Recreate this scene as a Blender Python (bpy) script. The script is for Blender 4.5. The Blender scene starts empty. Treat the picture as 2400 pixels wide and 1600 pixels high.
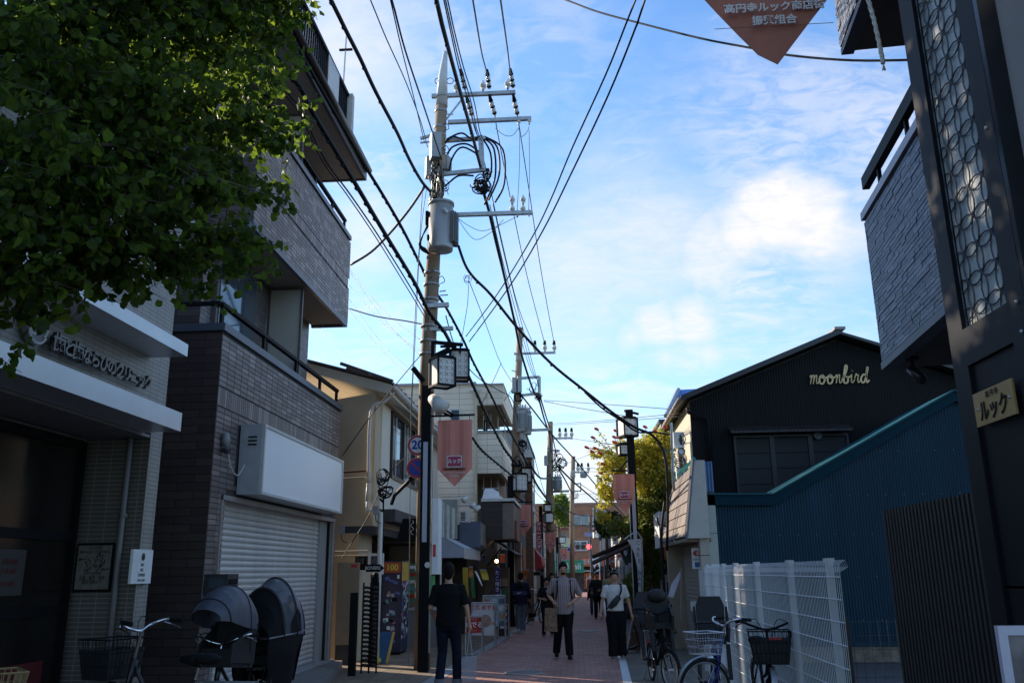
import bpy, bmesh, math, random
from mathutils import Vector, Matrix
random.seed(7)
sc = bpy.context.scene
COL = sc.collection
# ------------------------------------------------------------------ camera
RW = Matrix(((0.99732373, 0.03010789, 0.06662499), (0.072165, -0.25918219, -0.96312866), (-0.01172976, 0.96535906, -0.26066128)))
CAMP = Vector((0, 0, 1.6)); FPX = 2000.0
cd = bpy.data.cameras.new('camera'); cam = bpy.data.objects.new('camera', cd); COL.objects.link(cam)
cd.sensor_width = 36; cd.lens = 36 * FPX / 2400; cd.clip_end = 2000; cd.clip_start = 0.05
cam.matrix_world = Matrix.Translation(CAMP) @ RW.to_4x4()
sc.camera = cam
# ------------------------------------------------------------------ light
SUN_EL = math.radians(25); SUN_AZ = math.radians(32)      # azimuth: ahead of due left
sdir = Vector((-math.cos(SUN_AZ) * math.cos(SUN_EL), math.sin(SUN_AZ) * math.cos(SUN_EL), math.sin(SUN_EL)))
sl = bpy.data.lights.new('sun', 'SUN'); sl.energy = 5.0; sl.angle = math.radians(0.5); sl.color = (1.0, 0.86, 0.68)
so = bpy.data.objects.new('sun', sl); COL.objects.link(so); so.rotation_euler = (-sdir).to_track_quat('-Z', 'Y').to_euler(); so.location = (-20, 10, 20)
sc.view_settings.view_transform = 'Standard'; sc.view_settings.look = 'None'; sc.view_settings.gamma = 1; sc.view_settings.exposure = 0.64
try: sc.view_settings.use_curve_mapping = False
except Exception: pass
sc.cycles.max_bounces = 7; sc.cycles.diffuse_bounces = 3; sc.cycles.transparent_max_bounces = 6; sc.cycles.transmission_bounces = 4
W = bpy.data.worlds.new('World'); sc.world = W; W.use_nodes = True
nt = W.node_tree; nt.nodes.clear(); N = nt.nodes.new; L = nt.links.new
out = N('ShaderNodeOutputWorld'); bg = N('ShaderNodeBackground'); sky = N('ShaderNodeTexSky')
sky.sky_type = 'NISHITA'; sky.sun_disc = False; sky.sun_elevation = SUN_EL
sky.sun_rotation = math.atan2(sdir.x, sdir.y)
sky.air_density = 1.0; sky.dust_density = 0.3; sky.ozone_density = 1.6
bg.inputs['Strength'].default_value = 0.12
tc = N('ShaderNodeTexCoord'); sep = N('ShaderNodeSeparateXYZ'); L(tc.outputs['Generated'], sep.inputs[0])
def M_(op, a, b=None, c=None):
    n = N('ShaderNodeMath'); n.operation = op
    for i, v in enumerate((a, b, c)):
        if v is None: continue
        if isinstance(v, (int, float)): n.inputs[i].default_value = v
        else: L(v, n.inputs[i])
    return n.outputs[0]
zz = M_('ADD', M_('MAXIMUM', sep.outputs[2], 0.0), 0.22)
cx = M_('DIVIDE', sep.outputs[0], zz); cy = M_('DIVIDE', sep.outputs[1], zz)
cmb = N('ShaderNodeCombineXYZ'); L(cx, cmb.inputs[0]); L(cy, cmb.inputs[1])
def noise(scale, detail, rough, dist=0.0, off=(0, 0, 0), sca=(1, 1, 1), rot=0):
    mp = N('ShaderNodeMapping'); mp.inputs['Location'].default_value = off; mp.inputs['Scale'].default_value = sca; mp.inputs['Rotation'].default_value = (0, 0, rot)
    L(cmb.outputs[0], mp.inputs[0]); n = N('ShaderNodeTexNoise'); n.inputs['Scale'].default_value = scale; n.inputs['Detail'].default_value = detail
    n.inputs['Roughness'].default_value = rough; n.inputs['Distortion'].default_value = dist; L(mp.outputs[0], n.inputs[0]); return n.outputs[0]
def ramp(v, a, b):
    r = N('ShaderNodeMapRange'); r.interpolation_type = 'SMOOTHSTEP'; r.inputs['From Min'].default_value = a; r.inputs['From Max'].default_value = b; L(v, r.inputs['Value']); return r.outputs[0]
fine = noise(5.5, 9, 0.62, 0.6, (3.1, 1.7, 0), (1, 1.5, 1), 0.5)
mid = noise(2.6, 6, 0.55, 0.35, (7.3, 2.2, 0), (1, 1.2, 1), 0.4)
big = noise(1.15, 3, 0.5, 0.2, (1.4, 5.3, 0))
veil = M_('MULTIPLY', ramp(M_('ADD', M_('MULTIPLY', fine, 0.55), M_('MULTIPLY', big, 0.55)), 0.50, 0.74), 0.6)
puff = ramp(M_('ADD', M_('MULTIPLY', mid, 0.8), M_('MULTIPLY', fine, 0.25)), 0.585, 0.66)
WOB = M_('SUBTRACT', noise(4.6, 7, 0.62, 0.4, (4.4, 3.1, 0)), 0.5)
def spot(dx, dy, dz, r, soft):      # a cloud bank round one direction of the sky
    d = N('ShaderNodeVectorMath'); d.operation = 'DOT_PRODUCT'; v = Vector((dx, dy, dz)).normalized(); L(tc.outputs['Generated'], d.inputs[0]); d.inputs[1].default_value = v
    a = M_('ARCCOSINE', M_('MINIMUM', d.outputs['Value'], 1.0))
    wob = M_('MULTIPLY', WOB, r * 2.0)
    return M_('SUBTRACT', 1.0, ramp(M_('ADD', a, wob), r - soft, r + soft))
def raydir(px, py): return RW @ Vector((px - 1200, 800 - py, -FPX))
banks = None
mott = noise(15, 7, 0.6, 0.9, (2.2, 8.1, 0), (1, 1.7, 1), 0.55)
tex = M_('ADD', 0.22, M_('MULTIPLY', ramp(M_('ADD', M_('MULTIPLY', fine, 0.4), M_('MULTIPLY', mott, 0.6)), 0.38, 0.60), 0.78))
for (px, py, r, s, k) in ((1750, 545, .030, .030, 1), (1830, 510, .040, .028, 1.1), (1900, 520, .038, .03, 1.05), (1680, 590, .035, .035, .8), (1960, 545, .03, .035, .8), (1540, 765, .022, .022, .9), (1620, 750, .022, .022, .9), (1480, 790, .014, .02, .7), (1560, 835, .014, .02, .5), (1660, 828, .014, .02, .5), (1400, 1130, .05, .04, .9), (860, 560, .05, .06, .5), (850, 420, .05, .06, .4), (1350, 650, .07, .10, .5), (1500, 560, .08, .10, .5), (1750, 620, .08, .09, .45), (1450, 420, .06, .08, .3), (1000, 150, .10, .12, .3), (800, 120, .08, .08, .5), (1300, 60, .06, .1, .25), (1800, 330, .09, .09, .35), (2050, 300, .08, .09, .4), (1650, 260, .05, .09, .2)):
    d = raydir(px, py); r = r * 1.3 if k >= .7 else r; k = k * 1.45 if k < .7 else k; b = M_('MULTIPLY', M_('MULTIPLY', spot(d.x, d.y, d.z, r, s), k), tex if k < .7 else M_('ADD', M_('MULTIPLY', tex, .3), .7)); banks = b if banks is None else M_('MAXIMUM', banks, b)
cloud = M_('MINIMUM', M_('MAXIMUM', M_('MAXIMUM', veil, M_('MULTIPLY', puff, 0.2)), banks), 1.0)
# the sky itself a little deeper than the plain model, paler towards the horizon
hz = ramp(sep.outputs[2], 0.62, 0.0)
tint = N('ShaderNodeMix'); tint.data_type = 'RGBA'; tint.blend_type = 'MULTIPLY'; tint.inputs[0].default_value = 1.0
L(sky.outputs[0], tint.inputs[6]); tint.inputs[7].default_value = (.94, 1.30, 1.62, 1)
m1 = N('ShaderNodeMix'); m1.data_type = 'RGBA'; L(M_('MULTIPLY', M_('POWER', hz, 1.6), 0.55), m1.inputs[0]); L(tint.outputs[2], m1.inputs[6]); m1.inputs[7].default_value = (3.8, 5.05, 5.9, 1)
m2 = N('ShaderNodeMix'); m2.data_type = 'RGBA'; L(cloud, m2.inputs[0]); L(m1.outputs[2], m2.inputs[6]); m2.inputs[7].default_value = (5.45, 5.35, 5.45, 1)
L(m2.outputs[2], bg.inputs[0]); L(bg.outputs[0], out.inputs[0])

# ------------------------------------------------------------------ point helpers: a picture point at a known real distance
def atX(px, py, X): d = raydir(px, py); return CAMP + d * ((X - CAMP.x) / d.x)
def atY(px, py, Y): d = raydir(px, py); return CAMP + d * ((Y - CAMP.y) / d.y)
def atZ(px, py, Z=0.0): d = raydir(px, py); return CAMP + d * ((Z - CAMP.z) / d.z)
RT = RW.transposed()
def proj(p): c = RT @ (Vector(p) - CAMP); return (1200 + FPX * c.x / -c.z, 800 - FPX * c.y / -c.z) if c.z < -.01 else (-9999, -9999)
# ------------------------------------------------------------------ materials
_mats = {}
def mat(name, col, rough=0.6, metal=0.0, var=0.12, scale=6.0, bump=0.0, bscale=60.0, emit=0.0, trans=0.0, spec=0.5, alpha=1.0, streak=0.0, stain=None):
    if name in _mats: return _mats[name]
    m = bpy.data.materials.new(name); m.use_nodes = True; n = m.node_tree; b = n.nodes['Principled BSDF']; A = n.nodes.new; K = n.links.new
    b.inputs['Roughness'].default_value = rough; b.inputs['Metallic'].default_value = metal; b.inputs['Specular IOR Level'].default_value = spec
    t = A('ShaderNodeTexCoord'); src = t.outputs['Object']
    mp = A('ShaderNodeMapping'); mp.inputs['Scale'].default_value = (1, 1, 1 if not streak else 0.12); K(src, mp.inputs[0])
    z = A('ShaderNodeTexNoise'); z.inputs['Scale'].default_value = scale; z.inputs['Detail'].default_value = 6; z.inputs['Roughness'].default_value = 0.6; K(mp.outputs[0], z.inputs[0])
    mr = A('ShaderNodeMapRange'); mr.inputs['From Min'].default_value = 0.3; mr.inputs['From Max'].default_value = 0.7; mr.inputs['To Min'].default_value = 1 - var; mr.inputs['To Max'].default_value = 1 + var; K(z.outputs[0], mr.inputs['Value'])
    mx = A('ShaderNodeMix'); mx.data_type = 'RGBA'; mx.blend_type = 'MULTIPLY'; mx.inputs[0].default_value = 1; mx.inputs[6].default_value = (*col, 1); K(mr.outputs[0], mx.inputs[7]); last = mx.outputs[2]
    if stain:
        z2 = A('ShaderNodeTexNoise'); z2.inputs['Scale'].default_value = scale * 0.35; z2.inputs['Detail'].default_value = 8; z2.inputs['Roughness'].default_value = 0.7; K(mp.outputs[0], z2.inputs[0])
        r2 = A('ShaderNodeMapRange'); r2.inputs['From Min'].default_value = 0.55; r2.inputs['From Max'].default_value = 0.75; r2.inputs['To Max'].default_value = 0.7; K(z2.outputs[0], r2.inputs['Value'])
        m3 = A('ShaderNodeMix'); m3.data_type = 'RGBA'; K(r2.outputs[0], m3.inputs[0]); K(last, m3.inputs[6]); m3.inputs[7].default_value = (*stain, 1); last = m3.outputs[2]
    K(last, b.inputs['Base Color'])
    if bump:
        z3 = A('ShaderNodeTexNoise'); z3.inputs['Scale'].default_value = bscale; z3.inputs['Detail'].default_value = 4; K(src, z3.inputs[0])
        bp = A('ShaderNodeBump'); bp.inputs['Strength'].default_value = bump; bp.inputs['Distance'].default_value = 0.01; K(z3.outputs[0], bp.inputs['Height']); K(bp.outputs[0], b.inputs['Normal'])
    if emit: b.inputs['Emission Color'].default_value = (*col, 1); b.inputs['Emission Strength'].default_value = emit
    if trans: b.inputs['Transmission Weight'].default_value = trans
    if alpha < 1: b.inputs['Alpha'].default_value = alpha
    _mats[name] = m; return m
def leafmat(name, c1, c2, tl=0.5):
    m = bpy.data.materials.new(name); m.use_nodes = True; n = m.node_tree; n.nodes.clear(); A = n.nodes.new; K = n.links.new
    o = A('ShaderNodeOutputMaterial'); g = A('ShaderNodeNewGeometry'); mx = A('ShaderNodeMix'); mx.data_type = 'RGBA'; K(g.outputs['Random Per Island'], mx.inputs[0]); mx.inputs[6].default_value = (*c1, 1); mx.inputs[7].default_value = (*c2, 1)
    d = A('ShaderNodeBsdfPrincipled'); d.inputs['Roughness'].default_value = 0.5; d.inputs['Specular IOR Level'].default_value = 0.3; K(mx.outputs[2], d.inputs['Base Color'])
    hs = A('ShaderNodeHueSaturation'); hs.inputs['Value'].default_value = 2.2; hs.inputs['Hue'].default_value = 0.485; K(mx.outputs[2], hs.inputs['Color'])
    tr = A('ShaderNodeBsdfTranslucent'); K(hs.outputs[0], tr.inputs[0]); ms = A('ShaderNodeMixShader'); ms.inputs[0].default_value = tl
    K(d.outputs[0], ms.inputs[1]); K(tr.outputs[0], ms.inputs[2]); K(ms.outputs[0], o.inputs[0]); _mats[name] = m; return m
def gridmat(name, col, joint, sx, sy, mortar=0.06, rough=0.5, plane='yz', var=0.15, offset=0.0, bump=0.4):
    """small wall tiles or pavers too small to build: brick texture in metres"""
    m = bpy.data.materials.new(name); m.use_nodes = True; n = m.node_tree; b = n.nodes['Principled BSDF']; A = n.nodes.new; K = n.links.new
    b.inputs['Roughness'].default_value = rough
    g = A('ShaderNodeNewGeometry'); s = A('ShaderNodeSeparateXYZ'); K(g.outputs['Position'], s.inputs[0]); c = A('ShaderNodeCombineXYZ')
    ix = {'x': 0, 'y': 1, 'z': 2}; K(s.outputs[ix[plane[0]]], c.inputs[0]); K(s.outputs[ix[plane[1]]], c.inputs[1])
    t = A('ShaderNodeTexBrick'); t.offset = offset; t.inputs['Scale'].default_value = 1; t.inputs['Brick Width'].default_value = sx; t.inputs['Row Height'].default_value = sy
    t.inputs['Mortar Size'].default_value = mortar * sy; t.inputs['Mortar Smooth'].default_value = 0.2; t.inputs['Bias'].default_value = 0
    t.inputs['Color1'].default_value = (*[x * (1 - var) for x in col], 1); t.inputs['Color2'].default_value = (*[min(1, x * (1 + var)) for x in col], 1); t.inputs['Mortar'].default_value = (*joint, 1)
    K(c.outputs[0], t.inputs[0]); z = A('ShaderNodeTexNoise'); z.inputs['Scale'].default_value = 1.3; z.inputs['Detail'].default_value = 7; K(g.outputs['Position'], z.inputs[0])
    mr = A('ShaderNodeMapRange'); mr.inputs['To Min'].default_value = 0.72; mr.inputs['To Max'].default_value = 1.25; K(z.outputs[0], mr.inputs['Value'])
    mx = A('ShaderNodeMix'); mx.data_type = 'RGBA'; mx.blend_type = 'MULTIPLY'; mx.inputs[0].default_value = 1; K(t.outputs['Color'], mx.inputs[6]); K(mr.outputs[0], mx.inputs[7]); K(mx.outputs[2], b.inputs['Base Color'])
    bp = A('ShaderNodeBump'); bp.inputs['Strength'].default_value = bump; bp.inputs['Distance'].default_value = 0.004; bp.invert = True; K(t.outputs['Fac'], bp.inputs['Height']); K(bp.outputs[0], b.inputs['Normal'])
    _mats[name] = m; return m
BLK = mat('black_paint', (.005, .005, .006), .6, var=.3, spec=.15)
BLKM = mat('matt_black', (.008, .008, .0085), .8, var=.3, spec=.2)
RUB = mat('cable_rubber', (.008, .008, .009), .6, var=.2, spec=.25)
STEEL = mat('galvanised_steel', (.42, .43, .42), .42, .75, var=.2, scale=12, stain=(.25, .2, .15))
CHR = mat('chrome', (.7, .7, .7), .18, 1.0)
GREY = mat('grey_enamel', (.33, .34, .33), .4, 0.1, var=.12, scale=4, streak=1, stain=(.2, .17, .13))
WHITE = mat('white_paint', (.78, .78, .76), .5, var=.06)
OFFW = mat('off_white_plastic', (.62, .61, .56), .5, var=.1)
PORC = mat('porcelain', (.75, .74, .70), .2, var=.04)
RED = mat('red_enamel', (.55, .03, .025), .35)
DARKG = mat('dark_grey_metal', (.05, .05, .055), .45, .3, var=.2)
GLASS = mat('dark_glass', (.03, .035, .04), .06, var=.1, spec=.9)
GLASSB = mat('reflecting_glass', (.10, .13, .16), .05, .4, var=.1, spec=1)
CONC = mat('weathered_concrete', (.28, .195, .125), .85, var=.25, scale=5, bump=.3, streak=1, stain=(.13, .10, .08))
SKIN = mat('skin', (.50, .275, .175), .5, var=.06)
HAIR = mat('black_hair', (.006, .005, .005), .6, spec=.15, var=.3, bump=.5, bscale=120)
# ------------------------------------------------------------------ objects
def wloc(o):
    v = Vector((0, 0, 0))
    while o is not None: v += o.location; o = o.parent
    return v
def tag(o, label=None, cat=None, group=None, kind=None):
    if label: o['label'] = label
    if cat: o['category'] = cat
    if group: o['group'] = group
    if kind: o['kind'] = kind
    return o
def thing(name, label, cat, loc=(0, 0, 0), group=None, rz=0):
    o = bpy.data.objects.new(name, None); COL.objects.link(o); o.location = loc; o.rotation_euler = (0, 0, rz); o.empty_display_size = .2
    return tag(o, label, cat, group)
class MB:
    def __init__(s): s.v = []; s.f = []; s.m = []; s.mi = 0
    def add(s, vs, fs):
        n = len(s.v); s.v += [tuple(v) for v in vs]; s.f += [tuple(i + n for i in f) for f in fs]; s.m += [s.mi] * len(fs); return s
    def box(s, a, b):
        x0, y0, z0 = [min(p, q) for p, q in zip(a, b)]; x1, y1, z1 = [max(p, q) for p, q in zip(a, b)]
        return s.add([(x0, y0, z0), (x1, y0, z0), (x1, y1, z0), (x0, y1, z0), (x0, y0, z1), (x1, y0, z1), (x1, y1, z1), (x0, y1, z1)],
                     [(0, 3, 2, 1), (4, 5, 6, 7), (0, 1, 5, 4), (1, 2, 6, 5), (2, 3, 7, 6), (3, 0, 4, 7)])
    def cbox(s, c, sz, rz=0, rx=0, ry=0):
        R = Matrix.Rotation(rz, 3, 'Z') @ Matrix.Rotation(ry, 3, 'Y') @ Matrix.Rotation(rx, 3, 'X'); c = Vector(c); h = [q / 2 for q in sz]
        vs = [c + R @ Vector((i * h[0], j * h[1], k * h[2])) for k in (-1, 1) for i, j in ((-1, -1), (1, -1), (1, 1), (-1, 1))]
        return s.add(vs, [(0, 3, 2, 1), (4, 5, 6, 7), (0, 1, 5, 4), (1, 2, 6, 5), (2, 3, 7, 6), (3, 0, 4, 7)])
    def poly(s, pts, ext):                     # planar polygon pts thickened by vector ext
        n = len(pts); e = Vector(ext); vs = [Vector(p) for p in pts] + [Vector(p) + e for p in pts]
        return s.add(vs, [tuple(range(n))[::-1], tuple(range(n, 2 * n))] + [(i, (i + 1) % n, n + (i + 1) % n, n + i) for i in range(n)])
    def quad(s, *p): return s.add(p, [tuple(range(len(p)))])
    def tube(s, pts, r, n=6, cap=True, ell=1.0):
        pts = [Vector(p) for p in pts]; k = len(pts); rs = r if isinstance(r, (list, tuple)) else [r] * k
        ref = None; base = len(s.v); vs = []; fs = []
        for i, p in enumerate(pts):
            t = (pts[min(i + 1, k - 1)] - pts[max(i - 1, 0)])
            if t.length < 1e-9: t = Vector((0, 0, 1))
            t.normalize()
            if ref is None: ref = Vector((0, 0, 1)) if abs(t.z) < .9 else Vector((0, 1, 0))
            u = (ref - t * ref.dot(t))
            if u.length < 1e-6: u = t.orthogonal()
            u.normalize(); ref = u; w = t.cross(u)
            for j in range(n):
                a = 2 * math.pi * j / n; vs.append(p + (u * math.cos(a) + w * math.sin(a) * ell) * rs[i])
        for i in range(k - 1):
            for j in range(n): fs.append((i * n + j, i * n + (j + 1) % n, (i + 1) * n + (j + 1) % n, (i + 1) * n + j))
        if cap: fs += [tuple(range(n))[::-1], tuple((k - 1) * n + j for j in range(n))]
        return s.add(vs, fs)
    def cyl(s, a, b, r0, r1=None, n=16): return s.tube([a, b], [r0, r0 if r1 is None else r1], n)
    def ball(s, c, r, n=10, sz=None):
        c = Vector(c); sz = sz or (1, 1, 1); m = n // 2; vs = [c + Vector((0, 0, -r * sz[2]))]; fs = []
        for i in range(1, m):
            a = -math.pi / 2 + math.pi * i / m
            for j in range(n): b = 2 * math.pi * j / n; vs.append(c + Vector((r * sz[0] * math.cos(a) * math.cos(b), r * sz[1] * math.cos(a) * math.sin(b), r * sz[2] * math.sin(a))))
        vs.append(c + Vector((0, 0, r * sz[2]))); e = len(vs) - 1
        for j in range(n): fs.append((0, 1 + (j + 1) % n, 1 + j)); fs.append((e, e - n + j, e - n + (j + 1) % n))
        for i in range(m - 2):
            for j in range(n): fs.append((1 + i * n + j, 1 + i * n + (j + 1) % n, 1 + (i + 1) * n + (j + 1) % n, 1 + (i + 1) * n + j))
        return s.add(vs, fs)
    def ring(s, c, R, r, axis='x', n=24, m=6, sc=(1, 1)):
        c = Vector(c); U, V = {'x': ((0, 1, 0), (0, 0, 1)), 'y': ((1, 0, 0), (0, 0, 1)), 'z': ((1, 0, 0), (0, 1, 0))}[axis]; U = Vector(U); V = Vector(V); Wn = U.cross(V); vs = []; fs = []
        for i in range(n):
            a = 2 * math.pi * i / n; d = U * math.cos(a) * sc[0] + V * math.sin(a) * sc[1]; p = c + d * R
            for j in range(m): b = 2 * math.pi * j / m; vs.append(p + d * (r * math.cos(b)) + Wn * (r * math.sin(b)))
        for i in range(n):
            for j in range(m): fs.append((i * m + j, ((i + 1) % n) * m + j, ((i + 1) % n) * m + (j + 1) % m, i * m + (j + 1) % m))
        return s.add(vs, fs)
    def build(s, name, mt, parent=None, smooth=False, kind=None, label=None, cat=None, group=None):
        me = bpy.data.meshes.new(name); off = wloc(parent) if parent is not None else Vector((0, 0, 0))
        me.from_pydata([(v[0] - off.x, v[1] - off.y, v[2] - off.z) for v in s.v], [], s.f)
        for q in (mt if isinstance(mt, (list, tuple)) else [mt]): me.materials.append(q)
        if isinstance(mt, (list, tuple)): me.polygons.foreach_set('material_index', s.m)
        if smooth: me.polygons.foreach_set('use_smooth', [True] * len(me.polygons))
        me.update(); o = bpy.data.objects.new(name, me); COL.objects.link(o)
        if parent is not None: o.parent = parent
        return tag(o, label, cat, group, kind)
def single(mb, name, mt, label, cat, group=None, **k):  return mb.build(name, mt, None, label=label, cat=cat, group=group, **k)
def text(name, body, size, mt, parent, org, xd=(1, 0, 0), zd=(0, 0, 1), depth=.004, align='CENTER', bold=0.0, sx=1.0, shear=0.0, cat=None, label=None):
    cu = bpy.data.curves.new('t', 'FONT'); cu.body = body; cu.size = size; cu.align_x = align; cu.align_y = 'CENTER'; cu.extrude = depth / 2; cu.offset = bold; cu.resolution_u = 3; cu.shear = shear
    o = bpy.data.objects.new('t', cu); COL.objects.link(o); dg = bpy.context.evaluated_depsgraph_get(); dg.update()
    me = bpy.data.meshes.new_from_object(o.evaluated_get(dg)); bpy.data.objects.remove(o)
    xd = Vector(xd).normalized(); zd = Vector(zd).normalized(); nd = xd.cross(zd); org = Vector(org) - (wloc(parent) if parent is not None else Vector((0, 0, 0)))
    for v in me.vertices: v.co = org + xd * v.co.x * sx + zd * v.co.y + nd * v.co.z
    me.materials.clear(); me.materials.append(mt); me.name = name
    q = bpy.data.objects.new(name, me); COL.objects.link(q)
    if parent is not None: q.parent = parent
    return tag(q, label, cat)
def copy_tree(o, parent=None):
    c = o.copy(); COL.objects.link(c); c.parent = parent
    for k in list(o.children): copy_tree(k, c)
    return c
def tiles(parent, org, u, v, U, V, tw, th, gap, dep, mts, stag=0.0, skip=None, limit=300, name='tile', jitter=0.0, vary=0.0):
    """wall tiles: the `limit` nearest as parts of their own, the rest joined in one part"""
    org = Vector(org); u = Vector(u).normalized(); v = Vector(v).normalized(); n = u.cross(v); cells = []; r = 0; y = 0.0
    while y + th * .5 < V:
        x = -(stag * (r % 2)) * tw; c = 0
        if vary: x = -random.random() * tw
        while x < U - .01:
            w = tw * (1 if not vary else random.uniform(1 - vary, 1 + vary)); a = max(x, 0); b = min(x + w, U)
            if b - a > tw * .2 and not (skip and skip((a + b) / 2, y + th / 2)): cells.append((a, b, y, min(y + th, V), random.randrange(len(mts)), random.uniform(0, jitter)))
            x += w; c += 1
        y += th; r += 1
    pl = wloc(parent)
    def vis(c):
        p = org + u * ((c[0] + c[1]) / 2) + v * ((c[2] + c[3]) / 2); q = proj(p); return (0 if (-30 < q[0] < 2430 and -30 < q[1] < 1630) else 1, (p - CAMP).length)
    cells.sort(key=vis); cache = {}
    for c in cells[:limit]:
        w = round(c[1] - c[0] - gap, 3); k = (w, c[4], round(c[3] - c[2], 3))
        if k not in cache:
            m = MB(); hw = u * (w / 2); hh = v * ((c[3] - c[2] - gap) / 2); bv = .002
            f0 = [-hw - hh, hw - hh, hw + hh, -hw + hh]; m.add(f0 + [p * .985 + n * dep for p in f0], [(4, 5, 6, 7), (0, 1, 5, 4), (1, 2, 6, 5), (2, 3, 7, 6), (3, 0, 4, 7)])
            me = bpy.data.meshes.new(name); me.from_pydata([tuple(q) for q in m.v], [], m.f); me.materials.append(mts[c[4]]); cache[k] = me
        o = bpy.data.objects.new(name, cache[k]); COL.objects.link(o); o.parent = parent; o.location = org + u * ((c[0] + c[1]) / 2) + v * ((c[2] + c[3]) / 2) + n * c[5] - pl
    m = MB()
    for c in cells[limit:]:
        m.mi = c[4]; hw = u * ((c[1] - c[0] - gap) / 2); hh = v * ((c[3] - c[2] - gap) / 2); p0 = org + u * ((c[0] + c[1]) / 2) + v * ((c[2] + c[3]) / 2) + n * c[5]
        f0 = [-hw - hh, hw - hh, hw + hh, -hw + hh]; m.add([p0 + p for p in f0] + [p0 + p * .985 + n * dep for p in f0], [(4, 5, 6, 7), (0, 1, 5, 4), (1, 2, 6, 5), (2, 3, 7, 6), (3, 0, 4, 7)])
    if m.f: m.build(name + '_field', list(mts), parent, kind='stuff')
def corrug(mb, org, u, v_top, pitch, amp, U, z0, n=None):
    """corrugated sheet: v_top(s) gives the top height at s metres along u, foot at z0"""
    org = Vector(org); u = Vector(u).normalized(); nn = u.cross(Vector((0, 0, 1))); k = int(U / pitch * 2); vs = []
    for i in range(k + 1):
        s = U * i / k; o = org + u * s + nn * (amp * (1 if i % 2 else -1))
        vs += [Vector((o.x, o.y, z0)), Vector((o.x, o.y, v_top(s)))]
    mb.add(vs, [(2 * i, 2 * i + 2, 2 * i + 3, 2 * i + 1) for i in range(k)])
def smoothpath(pts, sub=4):
    P = [Vector(p) for p in pts]; o = []
    for i in range(len(P) - 1):
        a, b, c, d = P[max(i - 1, 0)], P[i], P[i + 1], P[min(i + 2, len(P) - 1)]
        for k in range(sub):
            t = k / sub; o.append(0.5 * ((2 * b) + (-a + c) * t + (2 * a - 5 * b + 4 * c - d) * t * t + (-a + 3 * b - 3 * c + d) * t ** 3))
    o.append(P[-1]); return o
def wire_path(px, Y0, Y1, ext=0.0):
    """picture points of a line strung from Y0 to Y1 metres away: depth follows perspective along it"""
    l = [0]
    for a, b in zip(px, px[1:]): l.append(l[-1] + math.dist(a, b))
    P = [atY(p[0], p[1], 1 / (1 / Y0 + (1 / Y1 - 1 / Y0) * q / l[-1])) for p, q in zip(px, l)]
    if ext: d = (P[0] - P[1]).normalized(); P = [P[0] + d * ext] + P
    return P
# ================================================================== THE SETTING
ASPH = mat('asphalt', (.06, .058, .056), .9, var=.3, scale=3, bump=.4, bscale=180, stain=(.09, .085, .08))
PAVE = gridmat('street_paver', (.38, .185, .14), (.18, .10, .08), .2, .1, .07, .75, 'xy', .22, .5, .5)
WALK = gridmat('walk_paver', (.25, .18, .12), (.10, .075, .055), .3, .3, .03, .8, 'xy', .18, 0, .4)
WALKR = mat('worn_asphalt', (.16, .135, .105), .9, var=.2, scale=2, bump=.4, bscale=150, stain=(.08, .07, .06))
KERB = mat('kerb_concrete', (.33, .32, .31), .85, var=.15, scale=8, bump=.3)
ROADW = mat('road_paint', (.62, .62, .6), .7, var=.18, scale=14, stain=(.3, .29, .28))
def sheet(name, pts, z, m, th=0): mb = MB(); mb.quad(*[(x, y, z) for x, y in pts]); return mb.build(name, m, kind='structure')
sheet('ground', [(-400, -60), (400, -60), (400, 700), (-400, 700)], -.03, ASPH)
LE = [(-2.35, 2), (-2.2, 12), (-2.04, 16.9), (-1.75, 23), (-1.37, 31), (-.9, 45), (-.2, 72)]
RE = [(.45, 2), (.6, 12), (.74, 16.7), (.85, 23), (1.01, 31.6), (1.3, 45), (1.9, 72)]
def strip(name, A, B, z, m):
    mb = MB(); vs = []
    for a, b in zip(A, B): vs += [(a[0], a[1], z), (b[0], b[1], z)]
    mb.add(vs, [(2 * i, 2 * i + 1, 2 * i + 3, 2 * i + 2) for i in range(len(A) - 1)]); return mb.build(name, m, kind='structure')
off = lambda E, d: [(x + d, y) for x, y in E]
strip('road', LE, RE, 0, PAVE)
strip('left_kerb_line', off(LE, -.22), LE, .004, KERB)
strip('right_kerb_line', RE, off(RE, .13), .004, ROADW)
strip('left_pavement', [(-12, y) for x, y in LE], off(LE, -.22), .002, WALK)
strip('right_pavement', off(RE, .13), [(14, y) for x, y in RE], .002, WALKR)
sheet('cross_road', [(-60, 72), (60, 72), (60, 79), (-60, 79)], -.01, ASPH)
mb = MB(); mb.box((-1.2, 71.2, .001), (2.2, 71.6, .006)); mb.build('stop_line', ROADW, kind='structure')
mb = MB(); mb.poly([(-8, 2, 0), (-3.55, 2, 0), (-3.7, 13.2, 0), (-4.2, 15.9, 0), (-8, 16, 0)], (0, 0, .12)); mb.build('raised_forecourt_pavement', mat('forecourt_concrete', (.2, .185, .165), .85, var=.15, scale=3, bump=.3, stain=(.12, .11, .1)), kind='structure')
# lot behind the white fence
sheet('parking_lot', [(2.35, 3), (13, 3), (13, 16.3), (2.35, 16.3)], .008, ASPH)
mb = MB(); mb.box((2.5, 11.6, .009), (9, 11.72, .014)); mb.build('parking_line', ROADW, kind='structure')
# manhole and small covers on the street
for (x, y, r, w) in ((-.9, 14.9, .3, 'beside the black lamp post'), (.3, 25, .28, 'in front of the far woman in black')):
    t = thing('manhole_cover', 'round iron manhole cover in the brick street ' + w, 'manhole cover', (x, y, 0)); m = MB(); m.cyl((x, y, .001), (x, y, .008), r, n=28); m.build('lid', DARKG, t); m = MB(); m.ring((x, y, .007), r, .012, 'z', 28); m.build('rim', KERB, t)

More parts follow.
